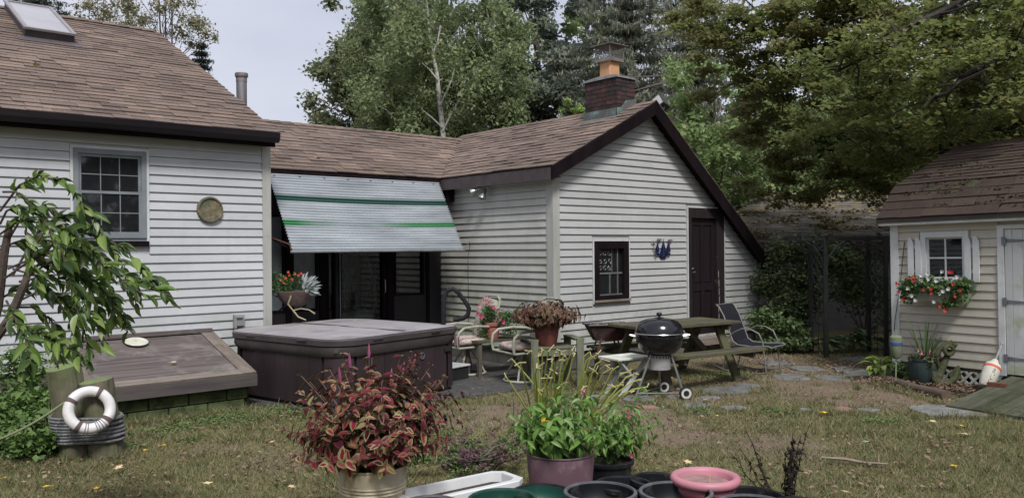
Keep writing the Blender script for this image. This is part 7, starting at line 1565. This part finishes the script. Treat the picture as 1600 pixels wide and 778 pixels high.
for ai, arc in enumerate(ARCS):
    dz = g.uniform(-.45, .35); pts = [at(x, y, D0+dz*min(1, i/3)) for i, (x, y) in enumerate(arc)]; n = len(pts); mb.tube(pts, [.0055*(1-.8*i/n)+.0012 for i in range(n)], 5)
    seg = [(pts[i]-pts[i-1]).length for i in range(1, n)]; tot = sum(seg); s_ = tot*.18; side = 1
    while s_ < tot:
        acc = 0
        for i, l in enumerate(seg):
            if acc+l >= s_: break
            acc += l
        t_ = (s_-acc)/l; p = pts[i].lerp(pts[i+1], t_); d = (pts[i+1]-pts[i]).normalized(); sd_ = d.cross(V((g.gauss(0, 1), g.gauss(0, 1), g.gauss(0, 1)))).normalized()*side
        ld = (d*.9+sd_*.9+RT*.25+V((0, 0, -.35+g.uniform(-.6, .6)))).normalized(); l_ = g.choice((g.uniform(.025, .05), g.uniform(.04, .08), g.uniform(.06, .12))); T.append((p, ld, V((g.uniform(-1, 1), g.uniform(-1, 1), 1))-FW*.3)); S.append((l_, l_*g.uniform(.38, .55)))
        s_ += g.uniform(.008, .015); side = -side
mb.build('trunk', M('shrub_bark', (.050, .036, .030), (.095, .070, .058), 14, .8, .5), shr, world=True, smooth=True)
leaves('leaf', SHL, shr, OV, T, S, 300)

# ================================================================== POTTED PLANTS
def dome(name, parent, base, C0, R, ntip, npair, L, mt, stemmt, seed=1, n_obj=300, spikes=0, spikemt=None, world=True, asp=.62, low=-.35, droop=.35, geo=OVW, s0=.30):
    g = random.Random(seed); T = []; S = []; st_ = MB(); base = V(base); C0 = V(C0); tips = []
    for k in range(ntip):
        while True:
            d = V((g.gauss(0, 1), g.gauss(0, 1), g.gauss(.2, .8))).normalized()
            if d.z > low: break
        rr_ = g.uniform(.72, 1.06); tip = C0+V((d.x*R[0], d.y*R[1], d.z*R[2]))*rr_; mid = base.lerp(tip, .45)+V((0, 0, .18*R[2])); pts = []
        for i in range(7): t_ = i/6; pts.append(base*(1-t_)**2+mid*2*t_*(1-t_)+tip*t_*t_)
        pts[0] = base+V((g.uniform(-.05, .05), g.uniform(-.05, .05), 0)); st_.tube(pts, [.005-.0005*i for i in range(7)], 4); tips.append((tip, (pts[-1]-pts[-2]).normalized()))
        for j in range(npair):
            s_ = s0+(1-s0)*j/(npair-1); i = min(5, int(s_*6)); p = pts[i].lerp(pts[i+1], s_*6-i); ax = (pts[i+1]-pts[i]).normalized(); a0 = j*PI/2+g.uniform(-.4, .4); u = ax.cross(V((.3, .2, 1))).normalized(); v_ = ax.cross(u)
            for sgn in (-1, 1):
                r_ = (u*math.cos(a0)+v_*math.sin(a0))*sgn; ld = r_*1.0+ax*.25+V((0, 0, -droop+g.uniform(-.25, .2))); l_ = L*g.uniform(.7, 1.2)*(.62+.38*math.sin(PI*min(1, s_*1.1)) if s_ < .85 else .62); T.append((p, ld, ax+V((g.uniform(-.3, .3), g.uniform(-.3, .3), .6)))); S.append((l_, l_*asp))
    st_.build('stem', stemmt, parent, world=world); leaves('leaf', mt, parent, geo, T, S, n_obj, world)
    for k in range(spikes):
        tip, d = tips[k]
        if tip.z < C0.z: continue
        mb = MB(); pts = [tip+(d*.4+V((0, 0, 1))).normalized()*q for q in (0, .03, .06, .085)]; mb.tube(pts, [.008, .009, .006, .002], 6); mb.build('flower_spike', spikemt, parent, world=world)
COL1 = leafmat('coleus_leaf', [(0, (.13, .012, .026)), (.2, (.24, .022, .042)), (.4, (.07, .010, .020)), (.55, (.18, .020, .036)), (.7, (.055, .012, .020)), (.85, (.26, .06, .055)), (1, (.20, .20, .075))], .45, .15, edge=[(0, (.15, .020, .032)), (.2, (.24, .24, .10)), (.33, (.09, .020, .024)), (.48, (.17, .04, .04)), (.60, (.31, .30, .15)), (.70, (.07, .014, .02)), (.84, (.17, .19, .075)), (.93, (.09, .02, .025)), (1, (.26, .26, .12))], spec=.12)
COL2 = leafmat('brown_coleus_leaf', [(0, (.07, .018, .020)), (.4, (.12, .032, .030)), (.7, (.05, .016, .018)), (1, (.16, .06, .04))], .55, .12, edge=[(0, (.09, .07, .03)), (.4, (.16, .13, .06)), (.7, (.07, .022, .022)), (1, (.13, .09, .045))])
PSTEM = M('purple_stem', (.10, .045, .045), (.14, .09, .06), 20); SPIKE = M('violet_spike', (.20, .08, .20), (.30, .05, .10), 40)
cp_ = thing('coleus_plant', 'big burgundy and lime coleus filling the yellow pot in front', 'plant', yp+V((0, 0, yh-.03)))
dome('coleus', cp_, yp+V((0, 0, yh-.03)), yp+V((0, 0, .74)), (.57, .48, .37), 112, 9, .088, COL1, PSTEM, 3, 300, 9, SPIKE, low=-.55, asp=.62, droop=.25)
c2 = vw(.42, 10.30, .75); cp2 = thing('coleus_plant', 'wide brown red coleus in the red brown pot on the wooden chair', 'plant', c2)
dome('coleus', cp2, c2, c2+V((0, 0, .11)), (.46, .42, .22), 130, 6, .095, COL2, PSTEM, 5, 300, 0, None, low=-.30, droop=.75, asp=.7)
# geraniums on the bench
gp_ = thing('geranium_plant', 'pink flowering geranium spilling from the terracotta pot on the bench', 'plant', gc); GER = lm('geranium_leaf', (.07, .14, .05), (.11, .20, .07), (.17, .27, .10))
g = random.Random(8); cl = [(gc+RT*x+FW*g.uniform(-.1, .1)+UP*z, (.07, .07, .07)) for x, z in [(g.uniform(-.12, .14), g.uniform(.02, .2)) for _ in range(16)]+[(g.uniform(.1, .55), g.uniform(-.12, .12)) for _ in range(26)]+[(g.uniform(-.18, -.05), g.uniform(-.25, .05)) for _ in range(8)]]
cloud('foliage', GER, gp_, cl, 2600, .038, seed=9, droop=.5, aspect=.4)
mb = MB()
for px, py, c_, r_ in ((756, 470, PINK, .038), (748, 478, PINK, .034), (764, 474, PINK, .034), (752, 494, MAG, .04), (746, 490, MAG, .032), (770, 480, MAG, .03), (778, 485, MAG, .032), (786, 503, MAG, .034), (781, 498, MAG, .03), (760, 464, PINK, .03)):
    p = at(px-(.0), py, 11.0); flower(gp_, p, r_, c_, world=True); mb.tube([gc, gc.lerp(p, .6)+V((0, 0, .02)), p], .003, 4)
mb.build('stem', M('green_stem', (.12, .2, .07)), gp_, world=True)
# hanging planter before the wing window
hbk = at(462, 460, 10.72); hb_ = thing('hanging_planter', 'brown planter of orange flowers and silver foliage on the dark wall', 'planter', hbk); MT['coco'] = M('coco_liner', (.065, .045, .042), (.11, .08, .07), 20, .95, .8)
mb = MB(); mb.lathe([(0, -.15), (.14, -.14), (.22, -.05), (.25, .04), (.24, .05), (.20, .0), (0, .0)], 24, Matrix.Scale(.62, 4, V((0, 1, 0)))); mb.build('basket', MT['coco'], hb_, smooth=True)
mb = MB(); mb.bar((-.22, .12, -.02), (.22, .12, -.02), .02, .02); mb.tube([(-.15, .0, -.14), (-.15, .16, -.2)], .01, 5); mb.tube([(.15, .0, -.14), (.15, .16, -.2)], .01, 5); mb.build('bracket', MT['black'], hb_)
hp_ = thing('zinnia_plant', 'green plant with small orange flowers in the wall planter', 'plant', hbk+V((0, 0, .02))); g = random.Random(12)
cl = [(hbk+RT*g.uniform(-.34, .06)+FW*g.uniform(-.1, .08)+UP*g.uniform(.02, .25), (.06, .06, .07)) for _ in range(26)]; cloud('foliage', GER, hp_, cl, 1900, .038, seed=4, aspect=.35)
for px, py, c_ in ((438, 437, ORANGE), (446, 434, ORANGE), (452, 430, ORANGE), (460, 428, ORANGE), (466, 430, RED), (470, 427, ORANGE), (443, 441, RED), (456, 436, ORANGE), (450, 425, ORANGE)): flower(hp_, at(px, py, 10.6), .021, c_, world=True)
SIL = leafmat('silver_leaf', [(0, (.24, .28, .28)), (1, (.38, .41, .41))], .8, .1); T = []; S = []
for k in range(60):
    a = g.uniform(-.4, 1.6); c0 = at(474, 455, 10.62); d = (RT*math.cos(a)*1.0+UP*(math.sin(a))+FW*g.uniform(-.6, .3)).normalized(); b0 = c0+d*g.uniform(.02, .16); T.append((b0, d, -FW+UP*.3)); S.append((g.uniform(.06, .12), g.uniform(.018, .034)))
dm_ = thing('dusty_miller', 'silver leaved plant at the right end of the wall planter', 'plant', hbk+RT*.12); leaves('leaf', SIL, dm_, leaf_geo(3, .2, .5, 'lance'), T, S, 60)
mb = MB(); 
for q in ([(455, 462), (450, 475), (458, 485), (470, 482), (483, 484), (492, 490)], [(458, 485), (466, 495), (478, 500)]): mb.tube([at(x, y, 10.5) for x, y in q], [.012, .011, .009, .008, .008, .012][:len(q)], 5)
mb.build('root', M('pale_root', (.36, .30, .18), (.28, .24, .15)), hb_, world=True)
# peppers in the plum pot
PEP = leafmat('pepper_leaf', [(0, (.09, .17, .04)), (.4, (.15, .28, .06)), (.75, (.22, .38, .09)), (1, (.33, .44, .22))], .36, .45)
LA = leaf_geo(4, .25, .30, 'lance'); pz = .32; ppl = thing('pepper_plant', 'bright green pepper plant with hanging pointed leaves in the plum pot', 'plant', pp+V((0, 0, pz)))
dome('pepper', ppl, pp+V((0, 0, pz)), pp+V((0, 0, .52))+RT*.02, (.40, .32, .26), 34, 5, .125, PEP, M('pepper_stem', (.13, .22, .07)), 14, 300, geo=LA, asp=.36, low=-.15, droop=.55)
vpl = thing('trailing_plant', 'green vine like plant trailing right from the dark pot behind', 'plant', vp+V((0, 0, .2)))
dome('vine', vpl, vp+V((0, 0, .2)), vp+V((0, 0, .42))+RT*.14, (.42, .25, .30), 30, 6, .085, PEP, M('vine_stem', (.12, .2, .06)), 15, 300, geo=OV, asp=.5, low=-.6, droop=.5)
for px, py, c_ in ((909, 612, PINK), (912, 609, PINK), (980, 643, MAG), (981, 650, MAG), (986, 712, MAG)): flower(vpl, at(px, py, 5.6), .017, c_, world=True)
flower(ppl, at(853, 661, 5.4), .028, M('yellow_petal', (.65, .45, .04)), world=True); flower(ppl, at(848, 655, 5.4), .022, M('yellow_petal', (.65, .45, .04)), world=True)
# yellowing daylily stalks behind
dl = thing('daylily_clump', 'tall yellowing bare daylily stalks rising behind the pepper plant', 'plant', gp(880, 700)); g = random.Random(19); mb = MB(); hd = MB()
STK = M('yellow_stalk', (.46, .50, .14), (.38, .45, .12), 5, .6, c3=(.42, .36, .16), s3=6, cov3=.62); tips = [(800, 560), (812, 566), (830, 548), (843, 556), (848, 552), (858, 548), (864, 560), (870, 545), (876, 552), (882, 547), (888, 560), (893, 548), (899, 552), (868, 580), (855, 590), (838, 575), (905, 600), (915, 545), (920, 552), (928, 549), (936, 558), (942, 566), (924, 575), (910, 585), (950, 572), (962, 568), (975, 577), (986, 580), (998, 588), (968, 596), (985, 606), (955, 600), (1005, 600), (790, 590), (846, 610), (880, 600)]
for i, (tx_, ty_) in enumerate(tips):
    d = 6.35+g.uniform(-.35, .35); left = tx_ < 905; b0 = gp(862+g.uniform(-30, 24), 703) if left else gp(910+g.uniform(-26, 22), 703); t_ = at(tx_, ty_, d); bend = RT*((t_-b0).dot(RT))*.22
    pts = [b0+(t_-b0)*q-bend*math.sin(PI*q)+V((g.uniform(-.01, .01), g.uniform(-.01, .01), 0)) for q in (0, .2, .4, .6, .8, .93, 1)]
    if not left: pts[-1] += V((0, 0, -.02))+RT*.03
    mb.tube(pts, [.0085, .0085, .008, .0075, .007, .006, .005], 5)
    for q in range(g.randint(1, 4)): e = pts[-1]+V((g.uniform(-.05, .05), g.uniform(-.05, .05), g.uniform(-.03, .045))); hd.tube([pts[-2], pts[-1], e], [.004, .004, .006], 4)
mb.build('stalk', STK, dl, world=True, smooth=True)['kind'] = 'stuff'; hd.build('seed_head', M('dry_head', (.34, .26, .14), (.45, .40, .22), 30, .9), dl, world=True)['kind'] = 'stuff'
strapplant('leaf_strap', dl, tuple(gp(885, 703)), 46, .42, .8, leafmat('dl_leaf', [(0, (.14, .19, .05)), (.6, (.26, .30, .09)), (1, (.38, .32, .14))], .5, .25), .009, seed=6, droop=.6)
# weeds with small purple leaves between the pots and the lawn
WD = lm('bed_weed_leaf', (.10, .16, .05), (.16, .22, .08), (.24, .29, .13)); PW = lm('purple_weed_leaf', (.10, .045, .075), (.15, .07, .10), (.20, .12, .12)); g = random.Random(29)
for lab, xs_, mt_, n, s_, sd_ in (('small green weeds between the coleus pot and the plum pot', (640, 815), WD, 4200, .022, 1), ('purple leaved weeds among the green ones left of the plum pot', (690, 815), PW, 1500, .024, 2)):
    pts = [(g.uniform(*xs_), g.uniform(690, 738)) for _ in range(34)]; cl = []
    for x, y in pts: q = gp(x, y+14); h = g.uniform(.03, .20); cl.append((q+V((0, 0, h)), (.06, .06, .05)))
    q = gp(sum(xs_)/2, 730); bush('weed', lab, q, cl, n, s_, mt_, 20, cat='weeds', seed=sd_)
mb = MB(); q = gp(803, 690); mb.tube([q, q+V((0, 0, .36))], .004, 4); tag(mb.build('plant_stake', MT['black']), 'thin black stake standing in the bed left of the pepper plant', 'stake')
# dead black stalks
dd = thing('dead_plant', 'dead blackened plant stalks with curled leaves right of the pots', 'plant', gp(1232, 790)); mb = MB(); g = random.Random(31); DK = M('black_stalk', (.030, .024, .022), (.055, .042, .036), 20, .9); T = []; S = []
b0 = gp(1235, 800); b1 = gp(1215, 800)
for base_, tx_, ty_, dn_ in [(b0, 1237, 685, 1), (b0, 1243, 690, 1), (b0, 1232, 695, 1), (b0, 1250, 680, .8), (b0, 1240, 700, 1), (b0, 1228, 705, 1), (b0, 1247, 700, 1), (b0, 1236, 715, 1), (b0, 1262, 662, .6), (b0, 1240, 676, 1), (b1, 1168, 672, .6), (b1, 1175, 690, .6), (b1, 1158, 700, .5), (b1, 1142, 708, .5), (b1, 1185, 712, .6)]:
    t_ = at(tx_, ty_, 5.15+g.uniform(-.12, .12)); b_ = base_+V((g.uniform(-.04, .04), g.uniform(-.04, .04), 0)); pts = [b_.lerp(t_, q/6)+V((g.uniform(-.012, .012), g.uniform(-.012, .012), 0)) for q in range(7)]; mb.tube(pts, [.005, .005, .0045, .004, .0035, .003, .002], 4)
    for q in range(int(16*dn_)): s_ = g.uniform(.25, 1); i = min(5, int(s_*6)); p = pts[i].lerp(pts[i+1], s_*6-i); T.append((p, V((g.gauss(0, 1), g.gauss(0, 1), -.9)), V((g.gauss(0, 1), g.gauss(0, 1), .3)))); l_ = g.uniform(.018, .04); S.append((l_, l_*.45))
mb.build('stalk', DK, dd, world=True); leaves('dead_leaf', leafmat('dead_leaf', [(0, (.02, .016, .015)), (1, (.06, .042, .034))], .9, .05), dd, leaf_geo(3, .5, 1.2, 'lance'), T, S, 200)

# sailboat wall decoration
sb = thing('wall_art', 'metal wall art of three dark blue sailboats beside the brown door', 'wall art', V((10.0, 8.21, 1.65))); BLU = M('dark_blue_enamel', (.004, .008, .045), (.010, .022, .085), 12, .5, spec=.3); GRY = M('dull_metal_art', (.16, .13, .12), (.07, .06, .06), 14, .6)
def q3(x, z, d=.0): return V((10.0+x, 8.20+d, 1.67+z))
for x, z, s_ in ((-.11, -.02, .8), (.03, -.05, 1.15), (.15, -.02, .85)):
    mb = MB(); mb.prism([q3(x, z+.17*s_), q3(x-.085*s_, z-.03*s_), q3(x+.0, z-.02*s_)], (0, .006, 0)); mb.prism([q3(x+.012*s_, z+.14*s_), q3(x+.012*s_, z-.02*s_), q3(x+.06*s_, z-.02*s_)], (0, .006, 0)); bt = mb.build('sail', BLU, sb, world=True)
    mb = MB(); mb.prism([q3(x-.07*s_, z-.04*s_), q3(x+.06*s_, z-.04*s_), q3(x+.04*s_, z-.075*s_), q3(x-.05*s_, z-.075*s_)], (0, .02, 0)); mb.build('hull', BLU, sb, world=True); mb = MB(); mb.tube([q3(x+.005, z-.05*s_, .005), q3(x+.005, z+.19*s_, .005)], .004, 5); mb.build('mast', GRY, sb, world=True)
for x, z in ((-.20, .10), (-.07, .14), (.19, .13)): mb = MB(); mb.tube([q3(x-.05, z+.01), q3(x-.02, z+.025), q3(x, z), q3(x+.02, z+.025), q3(x+.05, z+.01)], .009, 5); mb.prism([q3(x-.02, z), q3(x+.025, z), q3(x+.01, z-.03)], (0, .008, 0)); mb.build('gull', GRY, sb, world=True)
mb = MB()
for k in range(5): mb.tube([q3(-.2+.018*math.cos(a)+.012*k, -.0-.035*k+.018*math.sin(a)+.03) for a in [2*PI*j/10 for j in range(10)]], .004, 4, closed=True)
mb.tube([q3(-.2, .02, .006), q3(-.1, -.08, .006), q3(.06, -.13, .006), q3(.17, -.09, .006), q3(.19, .1, .006)], .004, 4); mb.build('wire_scroll', GRY, sb, world=True)
